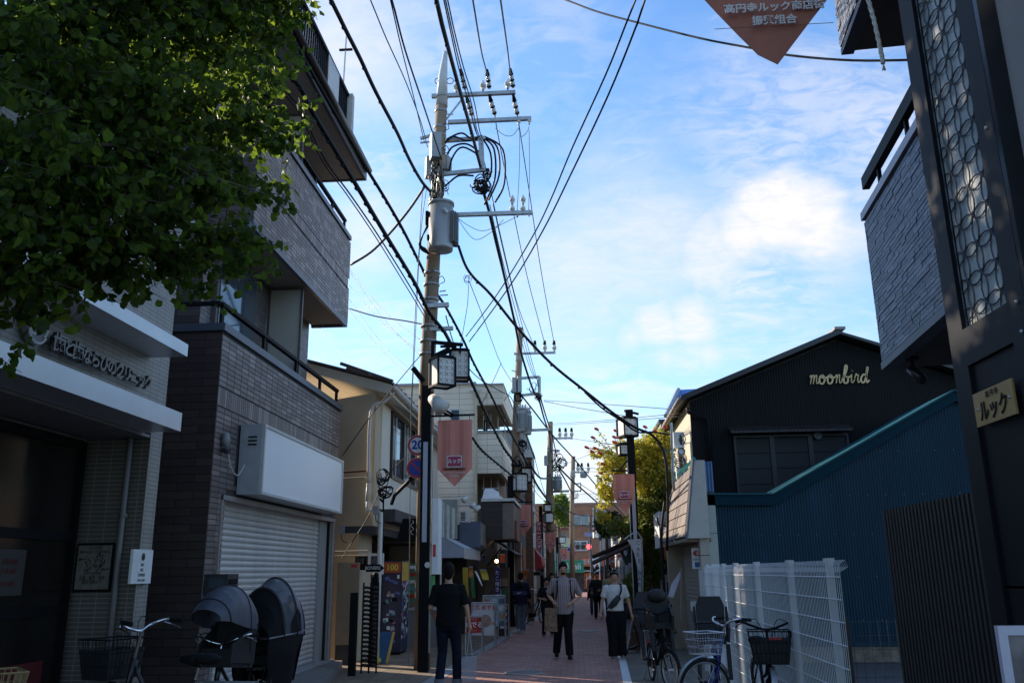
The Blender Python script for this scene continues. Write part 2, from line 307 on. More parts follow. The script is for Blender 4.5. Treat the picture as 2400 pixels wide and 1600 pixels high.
for k, (x, y) in enumerate(((-2.33, 12.6), (-2.18, 18.2), (-1.86, 24.5), (1.05, 18.6), (.92, 13.1))):
    t = thing('drain_grate', ('steel drain grate in the left kerb nearest the camera', 'steel drain grate in the left kerb by the red stand sign', 'steel drain grate in the left kerb beside the hooded person', 'steel drain grate right of the white line near the A frame board', 'steel drain grate right of the white line near the black bicycle')[k], 'drain grate', (x, y, 0)); m = MB(); m.box((x - .14, y - .22, .0045), (x + .14, y + .22, .010)); m.build('frame', DARKG, t)
    for q in range(8): m = MB(); m.box((x - .12, y - .19 + q * .05, .0105), (x + .12, y - .17 + q * .05, .016)); m.build('bar', STEEL, t)
# ================================================================== CLINIC (left edge)
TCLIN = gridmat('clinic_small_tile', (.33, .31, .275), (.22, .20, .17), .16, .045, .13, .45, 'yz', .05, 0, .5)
TCLINX = gridmat('clinic_small_tile_shaded', (.105, .095, .083), (.22, .20, .17), .16, .045, .13, .45, 'xz', .05, 0, .5)  # same tile, darkened: shade of the entrance recess put into the colour
c = thing('clinic_building', 'cream tiled two storey clinic with white canopies and metal lettering behind the leafy tree', 'building', (-4.4, 6, 0))
m = MB(); m.box((-4.4, 1.5, 3.05), (-9.5, 8.85, 5.5)); m.box((-5.1, 1.5, 0), (-9.5, 8.6, 3.05)); m.box((-4.4, 8.6, 0), (-9.5, 8.85, 3.049)); m.build('wall', TCLIN, c)
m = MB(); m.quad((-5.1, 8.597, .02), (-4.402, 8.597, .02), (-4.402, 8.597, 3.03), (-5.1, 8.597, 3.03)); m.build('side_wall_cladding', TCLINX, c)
ALU = mat('white_aluminium', (.62, .64, .66), .28, .35, var=.06, scale=3)
m = MB(); m.box((-4.398, 1.5, 3.03), (-4.0, 8.42, 3.22)); m.build('lower_canopy', ALU, c)
m = MB(); m.box((-4.398, 1.5, 3.82), (-4.0, 8.42, 3.95)); m.build('upper_canopy', ALU, c)
m = MB(); m.box((-9.6, 1.4, 5.5), (-4.3, 8.95, 5.62)); m.build('roof', ALU, c)
m = MB(); m.box((-4.403, 1.5, 3.0), (-5.09, 8.59, 3.028)); m.build('entrance_soffit', mat('soffit_grey', (.22, .21, .2), .8), c)
# entrance glazing
gl = mat('clinic_door_glass', (.012, .010, .009), .15, var=.2, spec=.25)
for i, (ya, yb) in enumerate(((2.2, 3.75), (3.75, 5.3), (5.3, 6.85), (6.85, 8.5))):
    f = MB(); X0, X1 = -5.085, -5.02
    f.box((X0, ya, .12), (X1, ya + .06, 2.95)); f.box((X0, yb - .06, .12), (X1, yb, 2.95))
    for z in (.12, .55, 1.25, 1.95, 2.87): f.box((X0, ya + .06, z), (X1 - .005, yb - .06, z + .09))
    d = f.build('door_frame', BLK, c)
    for za, zb in ((.21, .55), (.64, 1.25), (1.34, 1.95), (2.04, 2.87)):
        g = MB(); g.box((-5.065, ya + .06, za), (-5.055, yb - .06, zb)); g.build('pane', gl, d)
m = MB(); m.box((-5.05, 7.3, 1.45), (-5.04, 7.75, 1.85)); nb = m.build('door_notice', mat('notice_paper', (.035, .03, .027), .6), c)
for z in (1.74, 1.66, 1.55): text('notice_print', '診療時間' if z > 1.7 else '月火水金', .055, mat('dim_red', (.10, .008, .008), .6), c, (-5.035, 7.53, z), (0, 1, 0), depth=.002)
m = MB(); m.box((-5.05, 7.0, .3), (-5.03, 8.2, .85)); m.build('red_panel', mat('dim_red', (.10, .008, .008), .6), c)
m = MB(); m.box((-5.3, 6.4, 2.5), (-5.2, 7.9, 2.6)); m.build('interior_lamp', mat('warm_lamp', (1, .45, .12), .5, emit=1.2, var=0), c)
# gutter pipe on the side wall, framed poster, small plate
p0 = atY(308, 1010, 8.52); p1 = atY(252, 1600, 8.52); m = MB(); m.tube([p0, (p0.x, 8.52, .12)], .028, 10); m.tube([(p0.x, 8.575, 2.2), (p0.x, 8.50, 2.2)], .034, 8); m.build('drain_pipe', mat('pipe_grey', (.17, .16, .15), .5), c, True)
a = atY(182, 1272, 8.57); b = atY(257, 1386, 8.57)
po = thing('framed_poster', 'black framed art poster hung on the clinic side wall', 'poster', (a.x, 8.57, b.z))
m = MB(); m.box((a.x, 8.592, b.z), (b.x, 8.57, a.z)); m.build('frame', BLK, po)
m = MB(); m.box((a.x + .02, 8.568, b.z + .025), (b.x - .02, 8.565, a.z - .025)); m.build('print', mat('poster_paper', (.16, .145, .12), .6, var=.35, scale=14), po)
mx = (a.x + b.x) / 2; hz_ = a.z - b.z
for k, (s, t_) in enumerate((('AUGUST', .10), ('VINTAGE CLOTHING', .19), ('2020 KOENJI', .62), ('古着・雑貨・喫茶', .72), ('毎日 12時より', .80))): text('poster_lettering', s, .042, BLKM, po, (mx, 8.562, a.z - hz_ * t_), depth=.001, sx=.8)
m = MB(); random.seed(3)
for k in range(16): x = random.uniform(a.x + .05, b.x - .05); z = random.uniform(a.z - hz_ * .55, a.z - hz_ * .27); m.tube([(x, 8.563, z), (x + random.uniform(-.04, .04), 8.563, z + random.uniform(-.03, .03)), (x + random.uniform(-.06, .06), 8.563, z + random.uniform(-.05, .05))], .004, 4)
m.build('ink_drawing', BLKM, po)
a = atX(335, 1287, -4.36); b = atX(360, 1366, -4.36)
pl = thing('opening_hours_plate', 'narrow white plate with small print screwed to the clinic corner', 'sign', (-4.36, a.y, b.z)); ya = 8.42; yb = 8.83
m = MB(); m.box((-4.398, ya, b.z), (-4.37, yb, a.z)); m.build('plate', WHITE, pl)
m = MB(); m.ball((-4.366, (ya + yb) / 2, a.z - .07), .035, 10, (.1, 1, 1.1)); m.build('emblem', DARKG, pl)
for k in range(5): text('small_print', ('歯科', '矯正', '診療時間', '9:00-18:00', '予約制')[k], .035, DARKG, pl, (-4.368, (ya + yb) / 2, a.z - .15 - k * .05), (0, 1, 0), depth=.001)
# letters standing off the wall, and the round emblem
LET = mat('brushed_letter_metal', (.16, .15, .14), .4, .5)
sA = atX(172, 812, -4.33); sB = atX(378, 905, -4.33); n = 10; body = '歯と歯ならびのクリニック'
sg = thing('clinic_wall_lettering', 'brushed metal clinic name letters standing off the cream tiled wall', 'sign', (-4.33, sA.y, 3.45))
for i, ch in enumerate(body):
    y = 6.62 + (8.32 - 6.62) * (i + .5) / len(body); text('letter', ch, .19 if i in (0, 2) else .16, LET, sg, (-4.32, y, 3.50), (0, 1, 0), depth=.04, bold=.004)
    m = MB(); m.cyl((-4.399, y, 3.5), (-4.33, y, 3.5), .006, n=6); m.build('stud', LET, sg)
e = thing('clinic_emblem', 'white round profile emblem on the clinic wall left of the metal letters', 'sign', (-4.33, 6.3, 3.6))
m = MB(); m.tube([(-4.38, 6.42, 3.62), (-4.33, 6.42, 3.62)], [.19, .19], 24, ell=.8); m.build('disc', mat('emblem_grey', (.2, .2, .22), .5), e)
m = MB()
for (y, z, R, a0, a1) in ((6.42, 3.62, .175, 20, 330), (6.38, 3.67, .07, 0, 300), (6.36, 3.57, .06, 60, 380), (6.46, 3.6, .10, -60, 120)):
    m.tube([(-4.325, y + R * .8 * math.cos(math.radians(q)), z + R * math.sin(math.radians(q))) for q in range(a0, a1, 15)], .011, 5)
m.build('curls', WHITE, e)

# ================================================================== BROWN TILED BUILDING
TB = [mat('brown_tile_a', (.18, .142, .130), .42, var=.06), mat('brown_tile_b', (.135, .103, .094), .42, var=.06), mat('brown_tile_c', (.23, .185, .17), .38, var=.06), mat('brown_tile_d', (.15, .12, .11), .45, var=.06)]
JOINT = mat('tile_joint', (.05, .045, .042), .9)
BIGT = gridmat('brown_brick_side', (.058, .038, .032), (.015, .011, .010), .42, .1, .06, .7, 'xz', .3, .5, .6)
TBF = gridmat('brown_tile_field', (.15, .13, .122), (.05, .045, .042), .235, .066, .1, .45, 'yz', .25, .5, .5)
NAVY = mat('slate_blue_coping', (.10, .12, .15), .4, .3, var=.1)
b_ = thing('brown_tiled_building', 'brown brick tiled apartment house with balconies above a white roller shutter', 'building', (-4.4, 13, 0))
XF = -4.4; t20 = math.tan(SUN_AZ)
def plan(x0, y0, x1, y1, z0, z1, m):   # far side runs back along the light
    m.poly([(x0, y0, z0), (x1, y0, z0), (x1, y1, z0), (x0, y1 + (x1 - x0) * t20, z0)], (0, 0, z1 - z0))
m = MB(); plan(-9.5, 10.2, -4.66, 15.85, 0, 2.72, m); plan(-9.5, 10.2, XF - .012, 15.86, 2.72, 4.62, m)
m.box((XF - .012, 10.2, 0), (-4.66, 10.58, 2.719)); m.box((XF - .012, 15.72, 0), (-4.66, 15.86, 2.719)); m.box((XF - .012, 10.58, 2.56), (-4.66, 15.72, 2.719)); m.build('lower_storey_wall', JOINT, b_)
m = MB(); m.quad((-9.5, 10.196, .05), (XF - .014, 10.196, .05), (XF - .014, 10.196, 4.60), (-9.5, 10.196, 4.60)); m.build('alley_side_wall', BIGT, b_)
m = MB(); plan(-9.4, 11.05, -5.12, 15.9, 4.62, 10.2, m); m.build('upper_storey_wall', TBF, b_)
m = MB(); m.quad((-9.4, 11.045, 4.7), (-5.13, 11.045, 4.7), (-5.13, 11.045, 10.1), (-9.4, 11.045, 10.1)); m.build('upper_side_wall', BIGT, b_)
def skipf(y, z): Y = 10.2 + y; return (10.58 < Y < 15.72 and z < 2.62) or (3.66 < z < 3.9) or (11.0 < Y < 14.9 and 2.68 < z < 3.5)
tiles(b_, (XF - .012, 10.2, .02), (0, 1, 0), (0, 0, 1), 5.66, 4.58, .235, .066, .009, .010, TB, skip=skipf, limit=250)
m = MB()
for k in range(80):
    y = 10.2 + k * .0705; m.mi = random.randrange(4); m.box((XF - .012, y + .004, 3.665), (XF - .002, y + .066, 3.895))
m.build('soldier_course', TB, b_, kind='stuff')
m = MB(); plan(-9.5, 10.17, XF + .03, 15.9, 4.62, 4.72, m); m.build('balcony_coping', NAVY, b_)
# balcony railing on the coping
def railing(parent, X, ya, yb, z, h, posts, r=.03, ends=True):
    f = MB(); f.box((X - .035, ya, z + h - .05), (X + .035, yb, z + h)); f.build('handrail', BLK, parent)
    for y in posts: g = MB(); g.box((X - .02, y - .035, z), (X + .02, y + .035, z + h - .05)); g.build('rail_post', BLK, parent)
railing(b_, XF - .1, 10.3, 15.9, 4.72, .32, (10.35, 11.9, 13.4, 14.75, 15.85))
m = MB(); m.box((-7.5, 10.25, 4.99), (XF - .1, 10.31, 5.04)); m.build('side_handrail', BLK, b_)
# partition screens, window, upper balcony
PART = mat('balcony_partition', (.42, .39, .33), .6, var=.08, scale=2, streak=1)
for (y, z0, z1, x1) in ((13.55, 4.75, 6.3, -4.5), (13.1, 8.3, 9.35, -4.5)):
    f = MB()
    f.box((-5.1, y, z0), (-5.06, y + .05, z1)); f.box((x1 - .04, y, z0), (x1, y + .05, z1)); f.box((-5.1, y, z1), (x1, y + .05, z1 + .05)); f.box((-5.1, y, z0 - .02), (x1, y + .05, z0)); fr = f.build('partition_frame', mat('bronze_frame', (.13, .11, .10), .45, .5), b_)
    g = MB(); g.box((-5.06, y + .015, z0), (x1 - .04, y + .035, z1)); g.build('partition_panel', PART, fr)
f = MB(); ya, yb, za, zb = 14.55, 15.25, 4.9, 6.3
f.box((-5.118, ya, za), (-5.06, ya + .06, zb)); f.box((-5.118, yb - .06, za), (-5.06, yb, zb)); f.box((-5.118, ya + .06, zb - .06), (-5.06, yb - .06, zb)); f.box((-5.118, ya + .06, za), (-5.06, yb - .06, za + .06)); w = f.build('window_frame', NAVY, b_)
g = MB(); g.box((-5.1, ya + .06, za + .06), (-5.085, yb - .06, zb - .06)); g.build('window_pane', mat('blue_sky_glass', (.05, .10, .17), .04, .5, spec=1), w)
for ya, yb in ((11.4, 12.9),):
    f = MB(); f.box((-5.118, ya, 4.75), (-5.05, yb, 6.4)); w = f.build('window_frame', mat('bronze_frame', (.13, .11, .1), .45), b_); g = MB(); g.box((-5.05, ya + .07, 4.8), (-5.035, yb - .07, 6.33)); g.build('window_pane', GLASSB, w)
m = MB(); m.box((-5.12, 10.92, 6.40), (XF - .012, 16.0, 8.17)); m.build('upper_balcony_wall', JOINT, b_)
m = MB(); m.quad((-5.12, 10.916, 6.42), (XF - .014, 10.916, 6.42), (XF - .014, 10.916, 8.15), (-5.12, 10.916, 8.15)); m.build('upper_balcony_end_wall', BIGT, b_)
m = MB(); m.box((-5.1, 10.95, 6.375), (XF - .05, 15.95, 6.398)); m.build('balcony_soffit', mat('beige_soffit', (.32, .28, .235), .8, var=.06), b_)
m = MB(); m.box((XF - .05, 10.9, 6.33), (XF + .015, 16.02, 6.42)); m.box((-5.1, 15.95, 6.33), (XF - .05, 16.02, 6.398)); m.build('balcony_edge_trim', NAVY, b_)
upl = MB(); k = 0
for r in range(26):
    for q in range(22):
        y = 10.93 + q * .235; z = 6.44 + r * .066
        if 7.12 < z < 7.34: continue
        upl.mi = random.randrange(4); upl.box((XF - .012, y + .004, z), (XF - .001, y + .231, z + .057))
for k in range(72):
    y = 10.93 + k * .0705; upl.mi = random.randrange(4); upl.box((XF - .012, y + .004, 7.115), (XF - .001, y + .066, 7.345))
upl.build('upper_tile_field', TB, b_, kind='stuff')
m = MB(); m.box((-5.1, 10.88, 8.17), (XF + .03, 16.03, 8.26)); m.build('upper_balcony_coping', NAVY, b_)
railing(b_, XF - .1, 11.0, 15.95, 8.26, .34, (11.05, 12.5, 13.9, 15.0, 15.9))
# eave with fascia and gutter, roof railing
m = MB(); m.box((-9.4, 10.6, 9.47), (-4.14, 15.88, 9.52)); m.build('eave_soffit', mat('warm_soffit', (.36, .31, .255), .8, var=.07), b_)
BRN = mat('dark_brown_fascia', (.045, .032, .027), .4, var=.2)
m = MB(); m.box((-4.14, 10.4, 9.45), (-4.08, 15.94, 9.70)); m.box((-9.4, 15.88, 9.45), (-4.14, 15.94, 9.70)); m.build('fascia', BRN, b_)
m = MB(); m.tube([(-4.02, 10.4, 9.66), (-4.02, 15.92, 9.66)], .06, 8); m.build('gutter', BRN, b_, True)
m = MB(); m.box((-9.4, 10.4, 9.70), (-4.1, 15.92, 9.78)); m.build('roof', DARKG, b_)
f = MB(); f.box((-4.36, 10.4, 10.88), (-4.27, 15.05, 10.95)); f.box((-4.34, 10.4, 10.0), (-4.29, 15.05, 10.05)); f.build('roof_handrail', BLK, b_)
for k in range(40): y = 10.45 + k * .117; g = MB(); g.box((-4.33, y, 10.05), (-4.30, y + .025, 10.88)); g.build('baluster', BLK, b_)
m = MB(); m.box((-4.4, 15.05, 9.78), (-4.2, 15.2, 10.95)); m.build('roof_end_post', mat('pale_grey_panel', (.45, .43, .40), .6), b_)
m = MB(); m.box((-4.26, 13.55, 10.06), (-4.25, 14.25, 10.86)); m.build('clear_weather_sheet', mat('cloudy_sheet', (.6, .6, .58), .3, alpha=.7), b_)
t = thing('roof_aerial', 'thin white aerial mast standing on the brown building roof', 'aerial', (-4.6, 15.6, 9.7)); m = MB(); q = atY(812, 85, 15.6); m.tube([(q.x - .05, 15.6, 9.78), (q.x, 15.6, q.z)], .016, 6); m.build('mast', OFFW, t); m = MB(); z_ = atY(812, 117, 15.6).z; m.box((q.x - .14, 15.58, z_ - .02), (q.x + .14, 15.62, z_ + .02)); m.build('crossbar', BLK, t)
# shutter, its frame and slats
SH = mat('shutter_slat', (.62, .60, .57), .42, .25, var=.14, scale=3, streak=1, stain=(.33, .31, .28))
fr = MB(); fr.box((-4.45, 10.54, .14), (-4.385, 10.58, 2.58)); fr.box((-4.45, 15.62, .14), (-4.385, 15.72, 2.58)); fr.box((-4.45, 10.54, 2.52), (-4.37, 15.74, 2.58)); fr.build('shutter_frame', mat('steel_jamb', (.34, .31, .28), .5, .3), b_)
fr = MB(); fr.box((-4.6, 15.2, .14), (-4.5, 15.62, 2.52)); fr.build('shutter_side_panel', GREY, b_)
z = .16; k = 0
me = None
while z < 2.50:
    if me is None:
        g = MB(); ys = (10.58, 15.2); prof = [(0, 0), (.018, .012), (.024, .035), (.018, .058), (0, .066), (.006, .078)]
        g.add([(-4.56 + p[0], y, .16 + p[1]) for y in ys for p in prof], [(i, i + 1, i + 7, i + 6) for i in range(5)]); so_ = g.build('shutter_slat', SH, b_); me = so_
    else: o = me.copy(); COL.objects.link(o); o.location = (me.location.x, me.location.y, z - .16)
    z += .078
m = MB(); m.box((-4.58, 10.58, .12), (-4.545, 15.2, .17)); m.build('shutter_bottom_bar', STEEL, b_)
m = MB(); m.box((-4.56, 10.56, .121), (-4.36, 15.9, .145)); m.build('shutter_sill', KERB, b_)
m = MB(); m.box((-4.533, 12.7, .22), (-4.52, 12.95, .30)); m.build('shutter_lock', DARKG, b_); m = MB(); m.box((-4.533, 12.2, .60), (-4.515, 12.32, .66)); m.build('shutter_handle', STEEL, b_)
# blank lightbox sign
s = thing('blank_lightbox_sign', 'large blank white lightbox sign above the roller shutter', 'sign', (-4.2, 12.6, 2.6))
m = MB(); m.box((-4.39, 10.98, 2.62), (-4.10, 14.95, 3.54)); m.build('case', mat('sign_case_grey', (.40, .41, .42), .45), s)
m = MB(); m.box((-4.10, 11.02, 2.655), (-4.075, 14.91, 3.505)); m.build('face', mat('sign_face_white', (.88, .87, .85), .35, var=.02, scale=1), s)
m = MB(); fw = .035
m.box((-4.10, 10.98, 3.505), (-4.055, 14.95, 3.54)); m.box((-4.10, 10.98, 2.62), (-4.055, 14.95, 2.655)); m.box((-4.10, 10.98, 2.655), (-4.055, 11.02, 3.505)); m.box((-4.10, 14.91, 2.655), (-4.055, 14.95, 3.505)); m.build('trim', mat('trim_cream', (.55, .53, .50), .4), s)
for z in (3.30, 3.25, 3.20): m = MB(); m.box((-4.28, 10.972, z + .06), (-4.16, 10.979, z + .08)); m.build('vent_slot', BLKM, s)
m = MB(); m.tube(smoothpath([(-4.3, 10.97, 3.0), (-4.34, 10.85, 2.85), (-4.36, 10.65, 2.95), (-4.36, 10.5, 3.2)]), .008, 5); m.build('power_lead', OFFW, s)
s = thing('wall_bulkhead_lamp', 'small grey wall lamp on the brown tiles left of the white sign', 'lamp', (-4.36, 10.42, 3.25)); m = MB(); m.ball((-4.35, 10.42, 3.25), .075, 12, (.7, .9, 1.3)); m.build('hood', mat('lamp_grey', (.22, .22, .22), .4), s, True); m = MB(); m.cyl((-4.37, 10.42, 3.14), (-4.30, 10.42, 3.1), .045); m.build('lens', GLASS, s)
s = thing('mailbox', 'dark letter box mounted beside the left edge of the roller shutter', 'mailbox', (-4.3, 10.4, 1.15)); m = MB(); m.box((-4.39, 10.22, 1.2), (-4.12, 10.56, 1.62)); m.build('box', DARKG, s); m = MB(); m.box((-4.118, 10.26, 1.5), (-4.11, 10.52, 1.56)); m.build('slot', BLKM, s); m = MB(); m.box((-4.34, 10.214, 1.47), (-4.16, 10.219, 1.58)); m.build('name_window', GLASSB, s)

# ================================================================== CREAM HOUSE
CREAM = mat('cream_render', (.56, .45, .31), .85, var=.08, scale=1.6, bump=.25, bscale=40, streak=1, stain=(.27, .225, .17))
CREAML = mat('pale_render', (.72, .66, .54), .8, var=.06, scale=2, streak=1, stain=(.4, .38, .32))
h = thing('cream_house', 'cream rendered two storey house with a brown roof beside the utility pole', 'house', (-3.85, 17, 0))
HX = -3.9; HY = 16.6; HE = 24.6
m = MB(); m.poly([(-9.5, HY + 5.6 * t20, 2.5), (HX, HY, 2.5), (HX, HE, 2.5), (-9.5, HE, 2.5)], (0, 0, 2.62)); m.poly([(-9.5, HY + 5.6 * t20, 0), (HX - .3, HY + .3 * t20, 0), (HX - .3, HY + 1.3, 0), (-5.2, HY + 1.3, 0), (-5.2, HE, 0), (-9.5, HE, 0)], (0, 0, 2.5)); m.box((HX - .3, 22.9, 0), (-5.2, HE, 2.499)); m.build('wall', CREAM, h)
m = MB(); m.add([(-3.55, HY - .28, 5.02), (-3.55, HE + .2, 5.02), (-6.5, HE + .2, 6.12), (-6.5, HY - .28 + 2.6 * t20, 6.12), (-3.55, HY - .28, 5.22), (-3.55, HE + .2, 5.22), (-6.5, HE + .2, 6.32), (-6.5, HY - .28 + 2.6 * t20, 6.32)], [(0, 3, 2, 1), (4, 5, 6, 7), (0, 1, 5, 4), (1, 2, 6, 5), (2, 3, 7, 6), (3, 0, 4, 7)]); m.build('eave_board', CREAML, h)
ROOFB = mat('brown_metal_roof', (.075, .05, .042), .5, .1, var=.15)
m = MB(); m.add([(-3.50, HY - .36, 5.226), (-3.50, HE + .3, 5.226), (-6.9, HE + .3, 6.49), (-6.9, HY - .36 + 3 * t20, 6.49), (-3.50, HY - .36, 5.27), (-3.50, HE + .3, 5.27), (-6.9, HE + .3, 6.54), (-6.9, HY - .36 + 3 * t20, 6.54)], [(0, 3, 2, 1), (4, 5, 6, 7), (0, 1, 5, 4), (1, 2, 6, 5), (2, 3, 7, 6), (3, 0, 4, 7)]); m.build('roof', ROOFB, h)
for k in range(17): y = HY - .2 + k * .46; g = MB(); g.tube([(-3.52, y, 5.29), (-4.6, y, 5.69)], .035, 6); g.build('roof_ridge_tile', ROOFB, h)
m = MB(); m.tube([(-3.47, HY - .3, 5.14), (-3.47, HE, 5.1)], .055, 8); m.build('gutter', OFFW, h, True)
m = MB(); m.tube(smoothpath([(-3.5, HY - .1, 5.1), (-3.72, HY - .07, 4.9), (-3.98, HY - .06, 4.7), (-3.98, HY - .06, 3.2)]), .035, 8); m.tube([(-3.98, HY - .06, 3.3), (-4.0, HY - .06, 2.9)], .04, 8); m.build('drain_pipe', OFFW, h, True)
m = MB(); m.tube([(-3.98, HY - .07, 2.95), (-3.98, HY - .07, 2.78), (-3.72, HY - .07, 2.74), (-3.72, HY - .07, .02)], .045, 10); m.build('lower_drain_pipe', OFFW, h, True)
m = MB(); m.box((HX + .002, 17.1, 3.55), (HX + .03, 17.9, 5.0)); m.box((HX + .002, 22.0, 3.55), (HX + .03, 24.5, 5.0)); m.box((HX + .002, 17.0, 2.85), (HX + .05, 24.5, 3.55)); m.build('pale_front_panel', CREAML, h)
for ya, yb in ((17.95, 19.25), (19.25, 20.6), (20.6, 21.95)):
    f = MB(); X0, X1 = HX + .003, HX + .08
    f.box((X0, ya, 3.55), (X1, ya + .06, 5.0)); f.box((X0, yb - .06, 3.55), (X1, yb - .001, 5.0)); f.box((X0, ya + .06, 4.93), (X1, yb - .06, 5.0)); f.box((X0, ya + .06, 3.55), (X1, yb - .06, 3.63)); w = f.build('window_frame', mat('dark_bronze', (.05, .035, .03), .4, .4), h)
    g = MB(); g.box((HX + .02, ya + .06, 3.63), (HX + .03, yb - .06, 4.93)); g.build('window_pane', GLASSB, w); g = MB(); g.box((HX + .04, ya + .5, 3.63), (HX + .05, ya + .54, 4.93)); g.build('window_bar', OFFW, w)
m = MB(); m.box((HX + .06, 17.05, 2.60), (HX + .35, 22.8, 2.84)); m.build('dark_canopy', mat('dark_awning_edge', (.05, .045, .045), .6, var=.3), h)
m = MB(); m.poly([(HX - .1, HY + .1, 2.48), (HX + .06, HY + .1, 2.48), (HX + .06, 19, 2.48), (HX - .1, 19, 2.48)], (0, 0, -.14)); m.box((-4.42, HY - .05, 2.36), (HX, HY - .02, 2.49)); m.build('dark_lintel', DARKG, h)
m = MB(); m.box((-5.18, 18.4, 0), (-5.12, 22.8, 2.45)); m.build('shop_back_wall', mat('shop_wall_grey', (.16, .16, .15), .7), h)
SW = mat('wall_conduit', (.40, .35, .28), .5)
for z, r, mt in ((3.55, .022, mat('rust_pipe', (.12, .05, .03), .5)), (3.42, .018, SW)): g = MB(); g.tube([(-5.3, HY + .35, z), (-4.55, HY + .12, z), (-4.05, HY - .03, z)], r, 6); g.build('wall_pipe', mt, h)
for z, r in ((2.02, .02), (1.94, .014)): g = MB(); g.tube([(-5.2, HY + .30, z), (-4.5, HY + .1, z), (-3.95, HY - .06, z)], r, 6); g.build('lower_wall_pipe', SW, h)
def box_on(name, label, cat, px0, py0, px1, py1, Y, dep, mt, parts=()):
    a = atY(px0, py0, Y); b = atY(px1, py1, Y); t = thing(name, label, cat, ((a.x + b.x) / 2, Y, min(a.z, b.z))); g = MB(); g.box((a.x, Y, b.z), (b.x, Y + dep, a.z)); g.build('case' if name != 'board' else 'panel', mt, t); return t, a, b
for (x0, x1, y0, y1, Y, mt, lab) in ((833, 858, 1300, 1335, 16.8, BLK, 'black electricity meter box on the cream wall beside the wall pipes'), (864, 896, 1296, 1345, 16.7, OFFW, 'white framed electricity meter box by the drain pipe')):
    t, a, b = box_on('electricity_meter', lab, 'meter', x0, y0, x1, y1, Y, .12, mt); g = MB(); g.box((a.x + .05, Y - .01, b.z + .12), (b.x - .05, Y - .002, a.z - .05)); g.build('meter_window', GLASS, t)
    g = MB(); g.ring(((a.x + b.x) / 2, Y - .012, (a.z + b.z) / 2 + .06), .07, .008, 'y', 18); g.build('dial', DARKG, t)
t, a, b = box_on('tan_panel', 'tall tan board standing on the pavement between brown building and meters', 'board', 792, 1318, 836, 1510, 16.35, .05, mat('tan_board', (.32, .235, .15), .7, var=.08)); g = MB(); g.box((b.x - .16, 16.345, a.z - .09), (b.x - .03, 16.349, a.z - .03)); g.build('sticker', RED, t)
g = MB(); g.box((a.x + .01, 16.36, .0), (b.x - .01, 16.4, b.z)); g.build('base', DARKG, t)
for px, py in ((880, 1195), (800, 1240)):
    q = atY(px, py, HY - .12); t = thing('junction_box', 'small grey junction box ' + ('below the bracket of the drain pipe' if px > 850 else 'low on the cream wall next to the brown building'), 'junction box', q); g = MB(); g.box((q.x - .05, q.y, q.z - .08), (q.x + .05, q.y + .09, q.z + .08)); g.build('case', GREY, t); g = MB(); g.tube(smoothpath([q + Vector((0, 0, -.08)), q + Vector((.02, -.01, -.2)), q + Vector((.12, 0, -.25))]), .008, 5); g.build('lead', RUB, t)
# black leaning sign board with scrawl and small projecting panel
t = thing('black_scroll_sign', 'black slanted sign with a white squiggle under the house awning', 'sign', (-3.6, 17.4, 2.4)); a = atY(935, 1215, 17.4); b = atY(985, 1262, 17.4); m = MB(); m.poly([(a.x - .05, 17.4, b.z - .05), (b.x, 17.4, b.z - .05), (b.x, 17.4, a.z), (a.x + .08, 17.4, a.z)], (0, .04, 0)); m.build('board', BLK, t)
m = MB(); m.tube(smoothpath([(b.x - .17 + .03 * math.sin(k * 1.7), 17.395, a.z - .04 - k * .035) for k in range(9)], 3), .006, 4); m.build('squiggle', OFFW, t)
# BONIERE street sign on a black post; planter rails
q = atZ(874, 1561); bs = thing('shop_finger_sign', 'black finger sign reading BONIERE on a square post beside the planter', 'sign', (q.x, q.y, 0)); X, Y = q.x, q.y
zt = atY(874, 1352, Y).z; m = MB(); m.box((X - .055, Y - .055, 0), (X + .055, Y + .055, zt)); m.build('post', BLK, bs); m = MB(); m.ball((X, Y, zt + .03), .06, 10); m.build('finial', BLK, bs)
a = atY(858, 1322, Y - .08); b2 = atY(895, 1339, Y - .08); m = MB(); m.poly([(a.x, Y - .08, b2.z), (b2.x - .04, Y - .08, b2.z), (b2.x + .04, Y - .08, (a.z + b2.z) / 2), (b2.x - .04, Y - .08, a.z), (a.x, Y - .08, a.z)], (0, .02, 0)); m.build('plate', BLK, bs)
text('lettering', 'BONIERE', .085, WHITE, bs, ((a.x + b2.x) / 2 - .02, Y - .083, (a.z + b2.z) / 2), depth=.002, sx=.85)
q = atZ(824, 1583); pp = thing('trellis_planter', 'black trellis screen of glossy round slats between two square posts', 'trellis', (q.x, q.y, 0)); X, Y = q.x, q.y
m = MB(); m.box((X - .055, Y - .055, 0), (X + .055, Y + .055, atY(824, 1388, Y).z)); m.build('post', BLK, pp)
gl_ = mat('glossy_black', (.012, .012, .014), .12, .3, var=.1)
for cxx, r0 in ((.17, .06), (.30, .06)):
    for k in range(18):
        z = .14 + k * .072; g = MB(); g.tube([(X + cxx - r0, Y + .18, z), (X + cxx - r0 * .5, Y + .12, z + .015), (X + cxx + r0 * .5, Y + .12, z + .015), (X + cxx + r0, Y + .18, z)], .022, 6); g.build('slat', gl_, pp, True)
m = MB()
for cxx in (.11, .235, .36): m.box((X + cxx - .012, Y + .17, .02), (X + cxx + .012, Y + .2, 1.46))
m.build('upright', BLK, pp)
